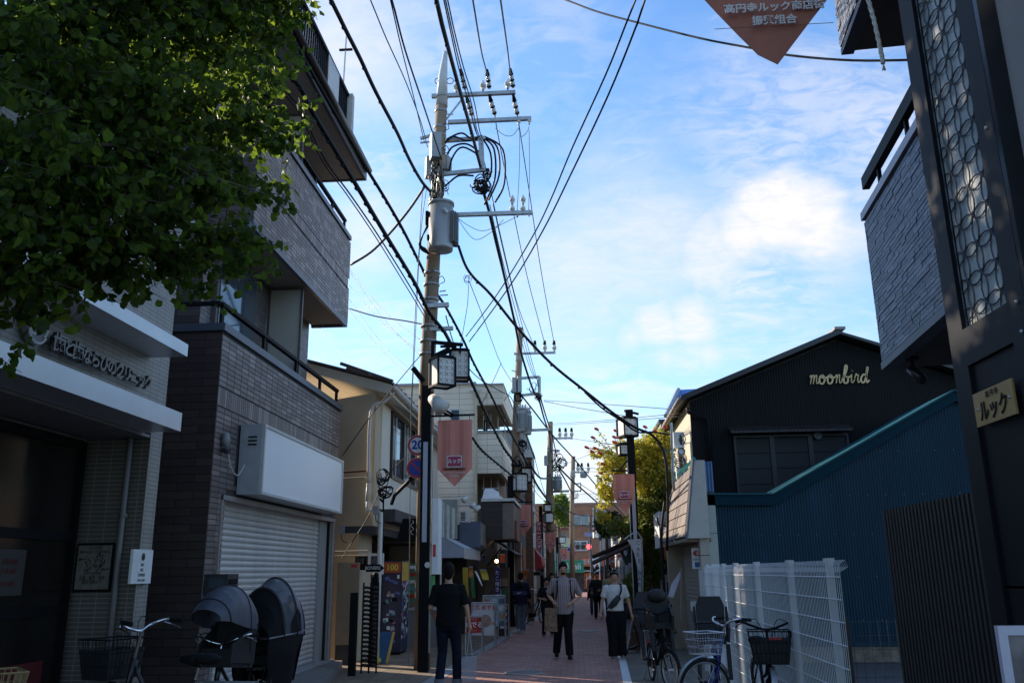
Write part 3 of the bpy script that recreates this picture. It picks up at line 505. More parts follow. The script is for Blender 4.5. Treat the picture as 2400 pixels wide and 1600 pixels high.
# vending machine
a = atY(903, 1316, 18.2); q = (-4.12, 18.2)
v = thing('vending_machine', 'dark blue drink machine covered in stickers with an orange 100 panel', 'vending machine', (-4.0, 18.3, 0)); VX0, VX1, VY0, VY1 = -4.02, -3.62, 18.2, 18.95
m = MB(); m.box((VX0, VY0, .06), (VX1, VY1, 1.86)); m.build('body', mat('vending_navy', (.02, .025, .06), .3, var=.2), v); m = MB(); m.box((VX0 + .03, VY0 + .03, 0), (VX1 - .03, VY1, .06)); m.build('plinth', BLKM, v)
m = MB(); m.box((VX0 + .02, VY0 - .012, 1.62), (VX1 - .02, VY0 - .002, 1.83)); m.build('price_panel', mat('orange_price', (.5, .09, .02), .5), v); text('price', '100', .17, mat('price_yellow', (.8, .6, .1), .5), v, ((VX0 + VX1) / 2, VY0 - .016, 1.72), depth=.003, bold=.004)
m = MB(); m.box((VX1 + .002, VY0 + .02, 1.45), (VX1 + .01, VY1 - .02, 1.83)); m.build('side_price_panel', mat('amber_panel', (.6, .38, .06), .5), v)
random.seed(11); SC = [WHITE, mat('sticker_grey', (.4, .42, .45), .5), mat('sticker_teal', (.1, .3, .32), .5), mat('sticker_pink', (.5, .2, .25), .5), mat('sticker_blue', (.1, .15, .4), .5), BLKM, OFFW]
for k in range(34):
    z = random.uniform(.25, 1.55); s1, s2 = random.uniform(.03, .07), random.uniform(.025, .05); g = MB(); x = random.uniform(VX0 + .05, VX1 - .06); g.cbox((x, VY0 - .003 - k * 3e-4, z), (s1 * 1.6, .002, s2 * 1.6), ry=random.uniform(-.4, .4)); g.build('sticker', random.choice(SC), v)
for k in range(90):
    z = random.uniform(.3, 1.42); g = MB(); y = random.uniform(VY0 + .06, VY1 - .06); g.cbox((VX1 + .003 + k * 1e-4, y, z), (.002, random.uniform(.04, .16), random.uniform(.03, .1)), rx=random.uniform(-.4, .4)); g.build('sticker', random.choice(SC), v)
t = thing('blue_yellow_board', 'blue board with a yellow edge leaning against the drain pipe', 'board', (-3.75, 16.8, 0)); a = atZ(878, 1556); 
P = [atY(875, 1552, 16.5), atY(903, 1556, 16.5), atY(917, 1490, 16.5), atY(876, 1490, 16.5)]; m = MB(); m.poly([(P[0].x, 16.5, .01), (P[1].x, 16.5, .01), (P[2].x, 16.62, .55), (P[3].x, 16.62, .55)], (0, .03, 0)); m.build('panel', mat('board_blue', (.03, .10, .22), .5, var=.2), t); m = MB(); m.poly([(P[1].x, 16.495, .01), (P[1].x + .05, 16.495, .02), (P[2].x + .04, 16.615, .55), (P[2].x, 16.615, .55)], (0, .035, 0)); m.build('edge', mat('board_yellow', (.6, .4, .08), .5), t)
t = thing('yellow_cloth_bag', 'crumpled yellow cloth bag lying by the blue board', 'bag', (P[0].x, 16.4, 0)); m = MB(); m.ball((P[0].x + .05, 16.38, .07), .11, 12, (1.1, .8, .7)); m.ball((P[0].x - .02, 16.42, .16), .07, 10, (.8, .8, 1.4)); m.build('bag', mat('yellow_cloth', (.5, .45, .08), .8, var=.3), t, True)
# shop interior wall with green posters
t = thing('green_price_board', 'green price notice board on the shop wall behind the utility pole', 'notice board', (-3.4, 20, .8)); a = atY(956, 1320, 20.3); b = atY(982, 1412, 20.3); m = MB(); m.box((a.x - .02, 20.3, b.z), (b.x + .25, 20.34, a.z)); m.build('panel', mat('notice_green', (.10, .22, .12), .7), t)
for k in range(5):
    g = MB(); g.box((a.x + .02, 20.292, a.z - .12 - k * .16), (b.x + .2, 20.299, a.z - .05 - k * .16)); g.build('price_strip', (WHITE, RED, OFFW, SC[2], RED)[k], t)
t = thing('grey_shop_counter', 'low grey shop counter behind the utility pole', 'counter', (-3.4, 20.5, 0)); m = MB(); m.box((-3.95, 20.4, 0), (-2.9, 21.4, .78)); m.build('cabinet', mat('counter_grey', (.24, .23, .23), .6), t); m = MB(); m.box((-3.98, 20.37, .78), (-2.87, 21.43, .82)); m.build('top', OFFW, t)
# ================================================================== UTILITY POLES
def arm(parent, px0, px1, Y, w=.075, mt=STEEL, name='crossarm', Y1=None):
    a = atY(*px0, Y); b = atY(*px1, Y if Y1 is None else Y1); m = MB(); d = (b - a).normalized(); s = Vector((0, 1, 0)); s = (s - d * s.dot(d)).normalized() * w / 2; t = d.cross(s).normalized() * w / 2
    m.add([a - s - t, a + s - t, a + s + t, a - s + t, b - s - t, b + s - t, b + s + t, b - s + t], [(0, 3, 2, 1), (4, 5, 6, 7), (0, 1, 5, 4), (1, 2, 6, 5), (2, 3, 7, 6), (3, 0, 4, 7)]); o = m.build(name, mt, parent)
    return a, b
def insulator(parent, p, s=1.0, dark=False, name='insulator'):
    p = Vector(p); m = MB(); m.mi = 0; z = 0
    prof = [(0, .02), (.02, .035), (.05, .02), (.055, .055), (.09, .045), (.095, .06), (.13, .05), (.135, .045), (.17, .03), (.19, .025)]
    m.tube([p + Vector((0, 0, q[0] * s)) for q in prof], [q[1] * s for q in prof], 12); m.mi = 1; m.tube([p + Vector((0, 0, -.04 * s)), p], [.015 * s] * 2, 6)
    if dark: m.tube([p + Vector((0, 0, .17 * s)), p + Vector((0, 0, .27 * s))], [.04 * s, .03 * s], 8)
    m.build(name, [PORC, BLK], parent, True)
def strain(parent, a, b, s=1.0):     # horizontal strain insulator between two points
    a = Vector(a); b = Vector(b); m = MB(); L = b - a
    for k in range(9): m.mi = 0 if k % 4 != 3 else 1; r = (.05 if k % 2 else .032) * s; m.tube([a + L * (k / 9), a + L * ((k + 1) / 9)], [r, r], 10)
    m.mi = 1; m.tube([a - L * .5, a], [.028 * s, .05 * s], 8); m.build('strain_insulator', [PORC, BLK], parent, True)
def curl(name, pts, r, parent, mt=None, n=5): m = MB(); m.tube(smoothpath(pts, 5), r, n); return m.build(name, mt or RUB, parent, True)
def coil(parent, c, R, n, r=.012, seed=1, squash=1.0, name='cable_coil'):
    rnd = random.Random(seed); m = MB()
    for k in range(n):
        cc = Vector(c) + Vector((rnd.uniform(-.1, .1), rnd.uniform(-.08, .08), rnd.uniform(-.15, .15))) * R * 1.6; R1 = R * rnd.uniform(.55, 1.1); tilt = rnd.uniform(-.7, .7); ph = rnd.uniform(0, 6)
        e1, e2, ro = rnd.uniform(.35, 1), rnd.uniform(.7, 1.25), rnd.uniform(0, 3); n2 = rnd.choice((9, 12, 15)); pts_ = [(R1 * e1 * math.cos(a) * (1 + .18 * math.sin(3 * a + ph)), R1 * e2 * math.sin(a) * (1 + .15 * math.sin(2 * a + ro))) for a in [ph + 2 * math.pi * q / 16 for q in range(n2 + 1)]]
        m.tube([cc + Vector((p_[0] * math.cos(ro) - p_[1] * math.sin(ro), p_[1] * math.sin(tilt) * .6, (p_[0] * math.sin(ro) + p_[1] * math.cos(ro)) * squash)) for p_ in pts_], r * rnd.uniform(.6, 1.3), 5, cap=False)
    for k in range(n):
        a = Vector(c) + Vector((rnd.uniform(-1, 1), rnd.uniform(-.3, .3), rnd.uniform(-1, 1))) * R; b = Vector(c) + Vector((rnd.uniform(-1, 1), rnd.uniform(-.3, .3), rnd.uniform(-1, 1))) * R
        m.tube(smoothpath([a, (a + b) / 2 + Vector((rnd.uniform(-.5, .5), 0, rnd.uniform(-.9, .2))) * R, b], 4), r * .7, 4)
    return m.build(name, RUB, parent, True, kind='stuff')
Y1 = 15.6
P = lambda x, y, Y=Y1: atY(x, y, Y)
up = thing('utility_pole', 'tall leaning concrete utility pole with a grey drum transformer and five crossarms', 'utility pole', (-2.75, Y1, 0))
base = Vector((-2.71, Y1, 0)); t1 = P(1035, 345); t2 = P(1044, 122)
m = MB(); m.tube([base, P(1000, 900), P(1016, 600), P(1030, 345), P(1035, 235)], [.148, .145, .135, .125, .115], 20); m.build('shaft', CONC, up, True)
m = MB(); m.tube([P(1035, 250), P(1038, 180), P(1044, 122)], [.125, .095, .045], 18); m.build('top_sleeve', mat('sleeve_grey', (.55, .54, .51), .45, var=.1), up, True)
for k, (y, r) in enumerate(((228, .135), (262, .13), (300, .13), (318, .135), (350, .14), (455, .15), (470, .15), (640, .158), (668, .158), (702, .16), (712, .16), (765, .165), (800, .165), (830, .165))):
    c = P(1037 - (y - 200) * .0545, y); g = MB(); g.tube([c - Vector((0, 0, .022)), c + Vector((0, 0, .022))], [r, r], 18); g.build('band', STEEL, up, True)
for sx in (-1, 1): q = P(1041 + sx * 14, 190); g = MB(); g.ring(q, .07, .009, 'y', 16, 5); g.build('ring', BLK, up)
arm(up, (1012, 226), (1208, 217), Y1); arm(up, (1050, 287), (1245, 278), Y1); arm(up, (1040, 330), (1138, 324), Y1); arm(up, (1040, 408), (1138, 398), Y1); arm(up, (1060, 504), (1247, 498), Y1)
arm(up, (1127, 322), (1130, 398), Y1, .1, name='upright_bracket'); arm(up, (1033, 297), (1082, 234), Y1, .03, name='brace'); arm(up, (985, 325), (1010, 318), Y1, .05); arm(up, (985, 335), (1010, 332), Y1, .03)
arm(up, (996, 772), (1062, 769), Y1 - .1, .07, name='step_bracket'); arm(up, (1000, 717), (1052, 714), Y1 - .15, .08, name='step_bracket'); arm(up, (1000, 806), (1010, 806), Y1 - .1, .07, name='step_bracket'); arm(up, (1030, 683), (1045, 681), Y1 - .15, .02, name='step_bolt'); arm(up, (1032, 692), (1050, 691), Y1 - .15, .02, name='step_bolt'); arm(up, (1045, 268), (1062, 268), Y1 - .1, .02, name='step_bolt')
for x, y in ((1070, 216), (1132, 212), (1190, 208)): insulator(up, P(x, y), 1.15)
for x, y in ((1216, 290), (1240, 288), (1213, 505), (1240, 503)): insulator(up, P(x, y + 2), .7)
for x, y in ((1201, 500), (1226, 500)): 
    for k in range(2): insulator(up, P(x, y - 22 * k + 0), .95)
for (a0, b0) in (((1083, 178), (1090, 210)), ((1143, 178), (1147, 208)), ((1198, 176), (1203, 206)), ((1097, 240), (1106, 272)), ((1151, 238), (1160, 270)), ((1206, 238), (1213, 270))): strain(up, P(*a0, Y1 - .25 if a0[1] < 200 else Y1 + .1), P(*b0, Y1 - .05 if a0[1] < 200 else Y1 + .35), 1.0)
# switch boxes
for (x0, x1, y0, y1, Y, rz) in ((1010, 1032, 316, 372, 15.25, .35), (998, 1016, 372, 415, 15.5, .3), (1042, 1054, 368, 400, 15.6, -.3)):
    a = P(x0, y0, Y); b = P(x1, y1, Y); m = MB(); m.cbox(((a.x + b.x) / 2, Y, (a.z + b.z) / 2), (abs(b.x - a.x), .22, a.z - b.z), rz); m.build('switch_box', GREY, up)
rnd = random.Random(5)
for k in range(16):
    x = 1010 + rnd.uniform(0, 24); curl('jumper_wire', [P(x, 375 + rnd.uniform(0, 30), 15.3), P(x + rnd.uniform(-12, 8), 410 + rnd.uniform(-8, 12), 15.15), P(x + rnd.uniform(-6, 14), 440 + rnd.uniform(-8, 20), 15.25), P(1018 + rnd.uniform(-6, 6), 470, 15.4)], .011, up, RUB if k % 3 else GREY, 4)
# transformer
ct = P(1034, 535, 15.22); zt, zb = P(1034, 478, 15.22).z, P(1034, 588, 15.22).z; R0 = .235
tr = MB(); tr.tube([(ct.x, 15.2, zb), (ct.x, 15.2, zb + .04), (ct.x, 15.2, zt - .05)], [R0 * .97, R0, R0], 32); tr.build('transformer_tank', mat('transformer_grey', (.36, .355, .34), .32, .15, var=.08, streak=1, scale=3), up, True)
m = MB(); m.tube([(ct.x, 15.2, zt - .05), (ct.x, 15.2, zt), (ct.x, 15.2, zt + .03)], [R0 + .018, R0 + .018, R0 * .8], 32); m.build('transformer_lid', GREY, up, True)
for k in range(7): a = math.radians(-35 + k * 11); c = Vector((ct.x + math.cos(a) * (R0 + .05), 15.2 + math.sin(a) * (R0 + .05), 0)); m = MB(); m.cbox((c.x, c.y, (zt + zb) / 2 - .06), (.11, .014, .62), a); m.build('cooling_fin', mat('fin_grey', (.20, .20, .205), .4, .2), up)
for z in (zt - .25, zb + .25): m = MB(); m.box((ct.x - R0 - .02, 15.1, z - .05), (ct.x - R0 + .08, 15.5, z + .05)); m.build('mounting_lug', BLK, up)
m = MB(); q = P(1046, 497, 14.98); m.tube([q, q + Vector((-.03, -.07, .05))], [.035, .03], 10); m.build('bushing', PORC, up)
q = P(1001, 512, 15.3); m = MB(); m.cbox(q, (.05, .1, .28), 0); m.build('fuse_box', BLK, up)
for k in range(5): curl('tank_lead', [P(1000 + k, 530, 15.2), P(990 - k * 2, 555 + k * 4, 15.2), P(985 + k * 3, 582, 15.2), P(1006, 596, 15.25)], .012, up)
for (a, b, c, d) in (((1040, 330), (1080, 312), (1105, 325), (1130, 318)), ((1040, 340), (1060, 320), (1095, 330), (1125, 324)), ((1045, 372), (1060, 345), (1095, 338), (1130, 362)), ((1052, 410), (1060, 370), (1085, 345), (1132, 370)), ((1020, 455), (1050, 430), (1075, 412), (1110, 412)), ((1135, 322), (1165, 345), (1170, 410), (1145, 470)), ((1135, 325), (1158, 350), (1160, 420), (1135, 480)), ((1135, 320), (1178, 350), (1182, 430), (1160, 475)), ((1132, 326), (1150, 360), (1150, 410), (1128, 440)), ((1070, 508), (1100, 530), (1140, 540), (1215, 506)), ((1070, 508), (1110, 560), (1150, 545), (1180, 515)), ((1160, 300), (1180, 316), (1200, 318), (1216, 300)), ((1216, 300), (1222, 320), (1235, 310), (1240, 297))):
    thin = a[0] > 1150; curl('jumper_cable', [P(*a), P(*b, Y1 - .1), P(*c, Y1 - .1), P(*d)], .006 if thin or a[1] > 500 else .02, up)
coil(up, P(1128, 435, Y1 - .05), .19, 11, .017, 4, 1.0); coil(up, P(1140, 405, Y1), .10, 5, .012, 9)
coil(up, P(1040, 440, Y1 - .2), .12, 4, .008, 12)
for (x, y) in ((1042, 297), (1042, 350), (1009, 640), (1032, 655)): curl('tie_wire', [P(x - 8, y), P(x + 4, y - 8, 15.4), P(x + 10, y + 4), P(x, y + 10, 15.4)], .008, up)
m = MB(); m.tube([P(990, 450, 15.6), P(975, 700, 15.6), P(963, 960, 15.6), (-2.95, Y1, .1)], .008, 5); m.build('earth_wire', mat('thin_grey_wire', (.2, .2, .2), .5), up)
m = MB(); m.tube([P(983, 1400, 15.42), P(990, 1180, 15.42), P(993, 1050, 15.42)], .02, 6); m.build('conduit', OFFW, up)
g = MB(); a = P(985, 1345, 15.42); g.box((a.x - .03, 15.41, a.z - .25), (a.x + .10, 15.43, a.z)); g.build('green_sticker', mat('pole_green', (.08, .33, .10), .6), up)
g = MB(); a = P(990, 865, 15.3); g.tube([P(968, 862, 15.4), P(992, 893, 15.4)], .05, 8); g.build('cable_sleeve', BLK, up)

def simple_pole(label, top, mid, Y, sc_, arms, boxes, trans, coils, rad=(.16, .08), group=None):
    a = atY(*top, Y); b = atY(*mid, Y); base = Vector((b.x + (b.x - a.x) * (b.z / (a.z - b.z)) * .3, Y, 0)); t = thing('utility_pole', label, 'utility pole', base)
    m = MB(); m.tube([base, b, a], [rad[0], rad[0] * .85, rad[1] * 1.2], 14); m.build('shaft', CONC, t, True); m = MB(); u_ = (a - b).normalized(); m.tube([a - u_ * .9 * sc_, a], [rad[1] * 1.5, rad[1] * .6], 12); m.build('top_sleeve', _mats['sleeve_grey'], t, True)
    for (p0, p1, w) in arms: arm(t, p0, p1, Y, w)
    for (x0, y0, x1, y1) in boxes: p = atY(x0, y0, Y - .15); q = atY(x1, y1, Y - .15); m = MB(); m.cbox(((p.x + q.x) / 2, Y - .15, (p.z + q.z) / 2), (q.x - p.x, .25, p.z - q.z), .2); m.build('switch_box', GREY, t)
    for (x0, y0, x1, y1) in trans:
        p = atY(x0, y0, Y - .3); q = atY(x1, y1, Y - .3); r = (q.x - p.x) / 2; c = (p.x + q.x) / 2; m = MB(); m.tube([(c, Y - .3, q.z), (c, Y - .3, q.z + .05), (c, Y - .3, p.z)], [r * .9, r, r], 24); m.build('transformer_tank', mat('pale_tank', (.42, .41, .38), .4, .1, var=.1, scale=4, streak=1), t, True)
        m = MB(); m.tube([(c, Y - .3, p.z), (c, Y - .3, p.z + .06), (c, Y - .3, p.z + .08)], [r * 1.06, r * 1.06, r * .7], 24); m.build('transformer_lid', GREY, t, True)
        for k in range(8): an = math.radians(-150 + k * 17); m = MB(); m.cbox((c + math.cos(an) * r * 1.08, Y - .3 + math.sin(an) * r * 1.08, (p.z + q.z) / 2), (.07, .02, (p.z - q.z) * .7), an); m.build('cooling_fin', GREY, t)
        for k in (-.5, .1, .6): insulator(t, (c + r * k, Y - .35, p.z + .06), .7)
    for (x, y, R_, n_) in coils: coil(t, atY(x, y, Y - .1), R_, n_, .010 * sc_, int(x))
    return t
p2 = simple_pole('second concrete utility pole down the street with two pale transformers', (1219, 768), (1210, 1000), 27.5, 1.3, [((1205, 829), (1302, 826), .07), ((1222, 886), (1265, 883), .08), ((1222, 926), (1262, 922), .08), ((1264, 883), (1264, 930), .1), ((1240, 1008), (1290, 1006), .08), ((1199, 868), (1222, 872), .03)],
    [(1199, 886, 1209, 920), (1212, 882, 1222, 920)], [(1210, 962, 1238, 1012), (1226, 968, 1246, 1018)], [(1216, 930, .14, 6), (1262, 930, .16, 6), (1212, 1085, .26, 10), (1225, 1040, .2, 6), (1250, 905, .22, 2)])
for x, y in ((1254, 826), (1277, 826), (1299, 826)): insulator(p2, atY(x, y - 2, 27.5), 1.4, True)
p3 = simple_pole('third utility pole down the street with one grey transformer and a tangle of black cable', (1290, 988), (1288, 1180), 41, 1.5, [((1283, 1027), (1342, 1026), .09), ((1290, 1055), (1312, 1056), .09), ((1290, 1152), (1334, 1150), .1)], [(1276, 1068, 1284, 1090)], [(1297, 1120, 1317, 1150)],
    [(1308, 1070, .30, 5), (1296, 1090, .22, 7), (1318, 1085, .22, 7), (1305, 1098, .22, 5)], (.22, .1))
for x in (1312, 1326, 1340): insulator(p3, atY(x, 1026, 41), 1.8, True)
q = atY(1277, 1145, 39.5)
p4 = simple_pole('slim far utility pole in front of the brick building', (1343.5, 1069), (1340, 1200), 56, 1.5, [((1344, 1106), (1380, 1106), .11), ((1344, 1134), (1362, 1132), .08), ((1361, 1132), (1361, 1152), .08), ((1341, 1150), (1362, 1150), .08)], [], [(1360, 1110, 1375, 1119)], [(1348, 1160, .3, 4)], (.17, .12))
for x in (1355, 1364, 1379): insulator(p4, atY(x, 1106, 56), 2.2, True)
# rusty column and cable riser beside the second pole
t = thing('rusty_column', 'rust brown steel column standing behind the second utility pole', 'column', atY(1240, 1380, 30)); m = MB(); a = atY(1238, 1075, 30); m.box((a.x - .12, 29.9, 0), (a.x + .12, 30.1, a.z)); m.build('post', mat('rusty_steel', (.16, .085, .045), .8, var=.4, scale=9, stain=(.06, .035, .02)), t); m = MB(); m.box((a.x - .16, 29.86, a.z), (a.x + .16, 30.14, a.z + .04)); m.build('cap', DARKG, t)

# ================================================================== LAMP POSTS WITH BANNERS
PINK = mat('banner_pink', (.68, .25, .18), .75, var=.05, scale=2)
MAG = mat('banner_magenta', (.42, .04, .10), .7, var=.03)
LAMPP = mat('lantern_paper', (.86, .82, .74), .6, var=.06, scale=3)
def lantern(t, c, w, hgt, rz=0, n_=12):
    c = Vector(c); R = Matrix.Rotation(rz, 3, 'Z'); h = w / 2; f = MB()
    for i, j in ((-1, -1), (1, -1), (1, 1), (-1, 1)): p = c + R @ Vector((i * h, j * h, 0)); f.cbox((p.x, p.y, c.z), (.03, .03, hgt), rz)
    for z in (-hgt / 2, hgt / 2):
        for k in range(4): a = rz + k * math.pi / 2; p = c + Matrix.Rotation(a, 3, 'Z') @ Vector((0, -h, z)); f.cbox(p, (w + .03, .03, .035), a)
    f.build('lantern_frame', BLK, t); g = MB(); g.cbox(c, (w - .02, w - .02, hgt - .03), rz); g.build('lantern_glass', LAMPP, t)
    for face in (0,) if n_ else ():      # ring lattice on the street-side panes
        m = MB(); a0 = rz + (0 if face == 0 else -math.pi / 2); RR = Matrix.Rotation(a0, 3, 'Z'); s = w / 3
        for i in range(-1, 3):
            for j in range(-3, 4):
                p = Vector(((i - .5) * s, -h - .002, j * s)); rad = s * .72
                q = [p + Vector((rad * math.cos(2 * math.pi * e / 14), 0, rad * math.sin(2 * math.pi * e / 14))) for e in range(15)]; q = [Vector((max(-h, min(h, v.x)), v.y, max(-hgt / 2, min(hgt / 2, v.z)))) for v in q]
                m.tube([c + RR @ v for v in q], .0024, 3, cap=False)
        m.build('lantern_lattice', DARKG, t, kind='stuff')
    g = MB(); g.cbox(c + Vector((0, 0, hgt / 2 + .03)), (w * .9, w * .9, .03), rz); g.build('lantern_top', BLK, t)
def banner(t, x0, x1, z1, z0, ztip, Y, txt=True):
    w = x1 - x0; m = MB(); k = 8; vs = []     # gently rippled cloth
    for i in range(k + 1):
        x = x0 + w * i / k; zb_ = z0 - (z0 - ztip) * (1 - abs(i / k - .5) * 2); dy = .012 * math.sin(i * 1.7)
        vs += [Vector((x, Y + dy, z1)), Vector((x, Y + dy * 2, z0)), Vector((x, Y + dy, zb_))]
    fs = []
    for i in range(k): a = 3 * i; b = a + 3; fs += [(a + 1, b + 1, b, a), (a + 2, b + 2, b + 1, a + 1)]
    n_ = len(vs); vs2 = vs + [v + Vector((0, .006, 0)) for v in vs]; fs2 = fs + [tuple(q + n_ for q in f[::-1]) for f in fs]
    m.add(vs2, fs2); bn = m.build('banner', PINK, t)
    cx = (x0 + x1) / 2; yf = Y - .028
    if txt:
        hgt = z1 - z0; zc = z1 - hgt * .86; m = MB(); m.box((cx - w * .22, yf + .004, zc - w * .17), (cx + w * .22, yf + .007, zc + w * .17)); m.build('logo_border', OFFW, bn)
        m = MB(); m.box((cx - w * .19, yf, zc - w * .14), (cx + w * .19, yf + .0035, zc + w * .14)); m.build('logo_box', MAG, bn)
        text('logo_lettering', 'ルック', w * .145, WHITE, bn, (cx, yf - .003, zc), depth=.002, bold=.002, sx=.9)
        text('web_address', 'koenjilook.com', w * .10, BLKM, bn, (cx, yf + .006, z0 - .01), depth=.002, bold=.002)
        text('street_name', '高円寺ルック商店街', w * .07, OFFW, bn, (cx, yf + .006, z0 - w * .13), depth=.002)
        text('street_name', '振興組合', w * .07, OFFW, bn, (cx, yf + .006, z0 - w * .22), depth=.002)
def lamp_post(label, X, Y, side, H, strip_, lan, ban, wp=.16, lat=True, band=True):
    t = thing('street_lamp', label, 'street lamp', (X, Y, 0)); m = MB(); m.box((X - wp / 2, Y - wp / 2, 0), (X + wp / 2, Y + wp / 2, H)); m.build('post', BLK, t)
    m = MB(); m.box((X - wp * .24, Y - wp / 2 - .012, strip_[0]), (X + wp * .24, Y - wp / 2 - .002, strip_[1])); m.build('name_strip', mat('name_strip_white', (.42, .42, .46), .5, var=.05), t)
    m = MB(); m.box((X + side * wp * .5, Y - .02, .3), (X + side * (wp * .5 + .02), Y + .05, H - .9)); m.build('steel_rail', STEEL, t)
    for (c, w, h_, rz) in lan: lantern(t, c, w, h_, rz, 12 if lat else 0)
    if ban:
        x0, x1, z1, z0, zt_, Yb = ban; a = X + side * wp / 2; far = x1 + .05 if side > 0 else x0 - .05
        m = MB(); m.tube([(a, Y, z1 + .09), (far, Yb, z1 + .09)], .018, 6); m.build('banner_arm', BLK, t)
        m = MB(); m.tube([(a, Y, z1 + .34), ((a + far) / 2, Yb, z1 + .10)], .02, 6); m.build('arm_stay', BLK, t)
        for x in (x0 + .04, x1 - .04): m = MB(); m.tube([(x, Yb, z1 + .09), (x, Yb, z1 - .01)], .006, 4); m.build('hook', BLK, t)
        banner(t, x0, x1, z1, z0, zt_, Yb)
    return t
Yl = 15.15
A = lambda x, y, Y=Yl: atY(x, y, Y)
X1_ = A(993, 1500).x
l1 = lamp_post('black square street lamp with two paper lanterns and a pink banner by the utility pole', X1_, Yl, 1, A(1000, 905).z, (A(990, 1270).z, A(990, 1037).z),
    [(A(1037, 873, 14.75), .34, .50, .62), (A(1076, 857, 15.35), .34, .52, .2)], (A(1027, 985).x, A(1107, 985).x, A(1065, 985).z, A(1065, 1098).z, A(1065, 1140).z, 15.1), .17)
l1['label'] = 'black square street lamp with two large paper lanterns beside the leaning transformer pole'
for (p0, p1, w) in (((1018, 802), (1085, 808), .06), ((1015, 800), (1012, 905), .06), ((1015, 838), (1056, 818), .09), ((1080, 805), (1078, 828), .03), ((1032, 812), (1070, 812), .04)): arm(l1, p0, p1, 15.0, w, BLK, 'lantern_bracket')
q = A(1025, 945, 14.95); m = MB(); m.tube([q + Vector((-.09, -.05, .09)), q + Vector((-.02, -.1, .03)), q + Vector((.12, -.15, -.13))], [.09, .11, .16], 14); m.build('loudspeaker', OFFW, l1, True); m = MB(); m.tube([q + Vector((-.1, 0, .2)), q + Vector((-.05, 0, .05))], .03, 6); m.build('speaker_bracket', BLK, l1)
arm(l1, (1015, 955), (1060, 977), 15.1, .04, BLK, 'stay_bar')
g = MB(); q = A(999, 1323, Yl - .1); g.tube([(q.x + .02, Yl - .093, q.z), (q.x + .02, Yl - .089, q.z)], .05, 14); g.build('number_disc', OFFW, l1)
# round road signs
def disc(t, c, r, cols, Yd=.012):
    for k, (rr, mt, nm) in enumerate(cols): m = MB(); m.tube([(c.x, c.y - Yd * k * .4, c.z), (c.x, c.y - Yd * k * .4 - .006, c.z)], [r * rr] * 2, 32); m.build(nm, mt, t)
SR = mat('sign_red', (.52, .025, .02), .4, var=.04); SB = mat('sign_blue', (.01, .045, .33), .4, var=.04); SWH = mat('sign_white', (.75, .75, .73), .4, var=.03)
for (px, py, kind_) in ((979, 1043, 0), (977, 1096, 1)):
    c = A(px, py, 15.3); t = thing('road_sign', ('round red rimmed speed limit sign reading 20 on the black lamp post', 'round blue no parking sign with a red slash below the speed sign')[kind_], 'road sign', c); r = .182
    disc(t, c, r, [(1.03, STEEL, 'backplate'), (1.0, SR, 'rim'), (.77, (SWH, SB)[kind_], 'face')])
    if kind_ == 0: text('numerals', '20', .22, SB, t, (c.x, c.y - .022, c.z), depth=.003, bold=.007)
    else: d_ = Vector((1, 0, -1)).normalized() * r * .8; m = MB(); e = Vector((1, 0, 1)).normalized() * .017; p = c + Vector((0, -.018, 0)); m.poly([p - d_ - e, p + d_ - e, p + d_ + e, p - d_ + e], (0, .003, 0)); m.build('slash', SR, t)
    m = MB(); m.tube([(c.x, c.y + .02, c.z), (X1_ - .05, c.y + .02, c.z)], .016, 6); m.build('bracket', STEEL, t)
t = thing('pole_bracket_arm', 'dark angled cable arm reaching from the cream wall wires up to the lamp post', 'bracket', A(935, 1150, 15.6)); m = MB(); m.tube([A(972, 1115, 15.5), A(945, 1140, 15.8), A(925, 1160, 16.2), A(918, 1180, 16.4)], .035, 8); m.build('arm', RUB, t, True); m = MB(); m.tube([A(960, 1120, 15.55), A(976, 1108, 15.5)], .045, 8); m.build('clamp', BLK, t)
t = thing('wire_tangle', 'black tangle of telephone wire hanging at the corner of the cream house', 'wires', A(905, 1130, 16.5)); coil(t, A(898, 1115, 16.5), .13, 6, .012, 22, 1.4, 'loose_wire'); coil(t, A(903, 1150, 16.5), .16, 5, .016, 23, .6, 'wire_loop'); m = MB(); m.tube([A(899, 1160, 16.5), A(897, 1260, 16.6), A(893, 1296, 16.7)], .018, 6); m.build('riser', RUB, t)
# vertical white shop sign on the steel rail
t = thing('thin_vertical_sign', 'thin white vertical sign with a red mark on the right of the near lamp post', 'sign', A(1020, 1240)); m = MB(); a = A(1016, 1168); b = A(1024, 1345); m.box((a.x, Yl - .1, b.z), (b.x + .03, Yl + .3, a.z)); m.build('panel', WHITE, t); m = MB(); p = A(1017, 1275); m.box((p.x, Yl - .105, A(0, 1318).z), (p.x + .05, Yl - .1, A(0, 1290).z)); m.build('red_mark', RED, t); m = MB(); m.box((a.x - .02, Yl - .09, A(1016, 1385).z), (a.x + .03, Yl + .1, A(1016, 1348).z)); m.build('green_plate', _mats['pole_green'], t)
Y2 = 27.3
B = lambda x, y: atY(x, y, Y2)
l2 = lamp_post('black street lamp with paper lanterns and pink banner beside the second utility pole', B(1200, 1440).x, Y2, 1, B(1200, 1115).z, (B(1200, 1288).z, B(1200, 1210).z),
    [(B(1217, 1131), .40, .52, .5), (atY(1230, 1114, 28.2), .38, .45, .2)], (B(1208, 1183).x, B(1245, 1183).x, B(1222, 1183).z, B(1222, 1232).z, B(1222, 1257).z, Y2 - .1), .17)
for (p0, p1, w) in (((1201, 1090), (1224, 1091), .06), ((1203, 1090), (1203, 1120), .05), ((1222, 1091), (1222, 1112), .04)): arm(l2, p0, p1, Y2, w, BLK, 'lantern_bracket')
Y3 = 40.5
B3 = lambda x, y: atY(x, y, Y3)
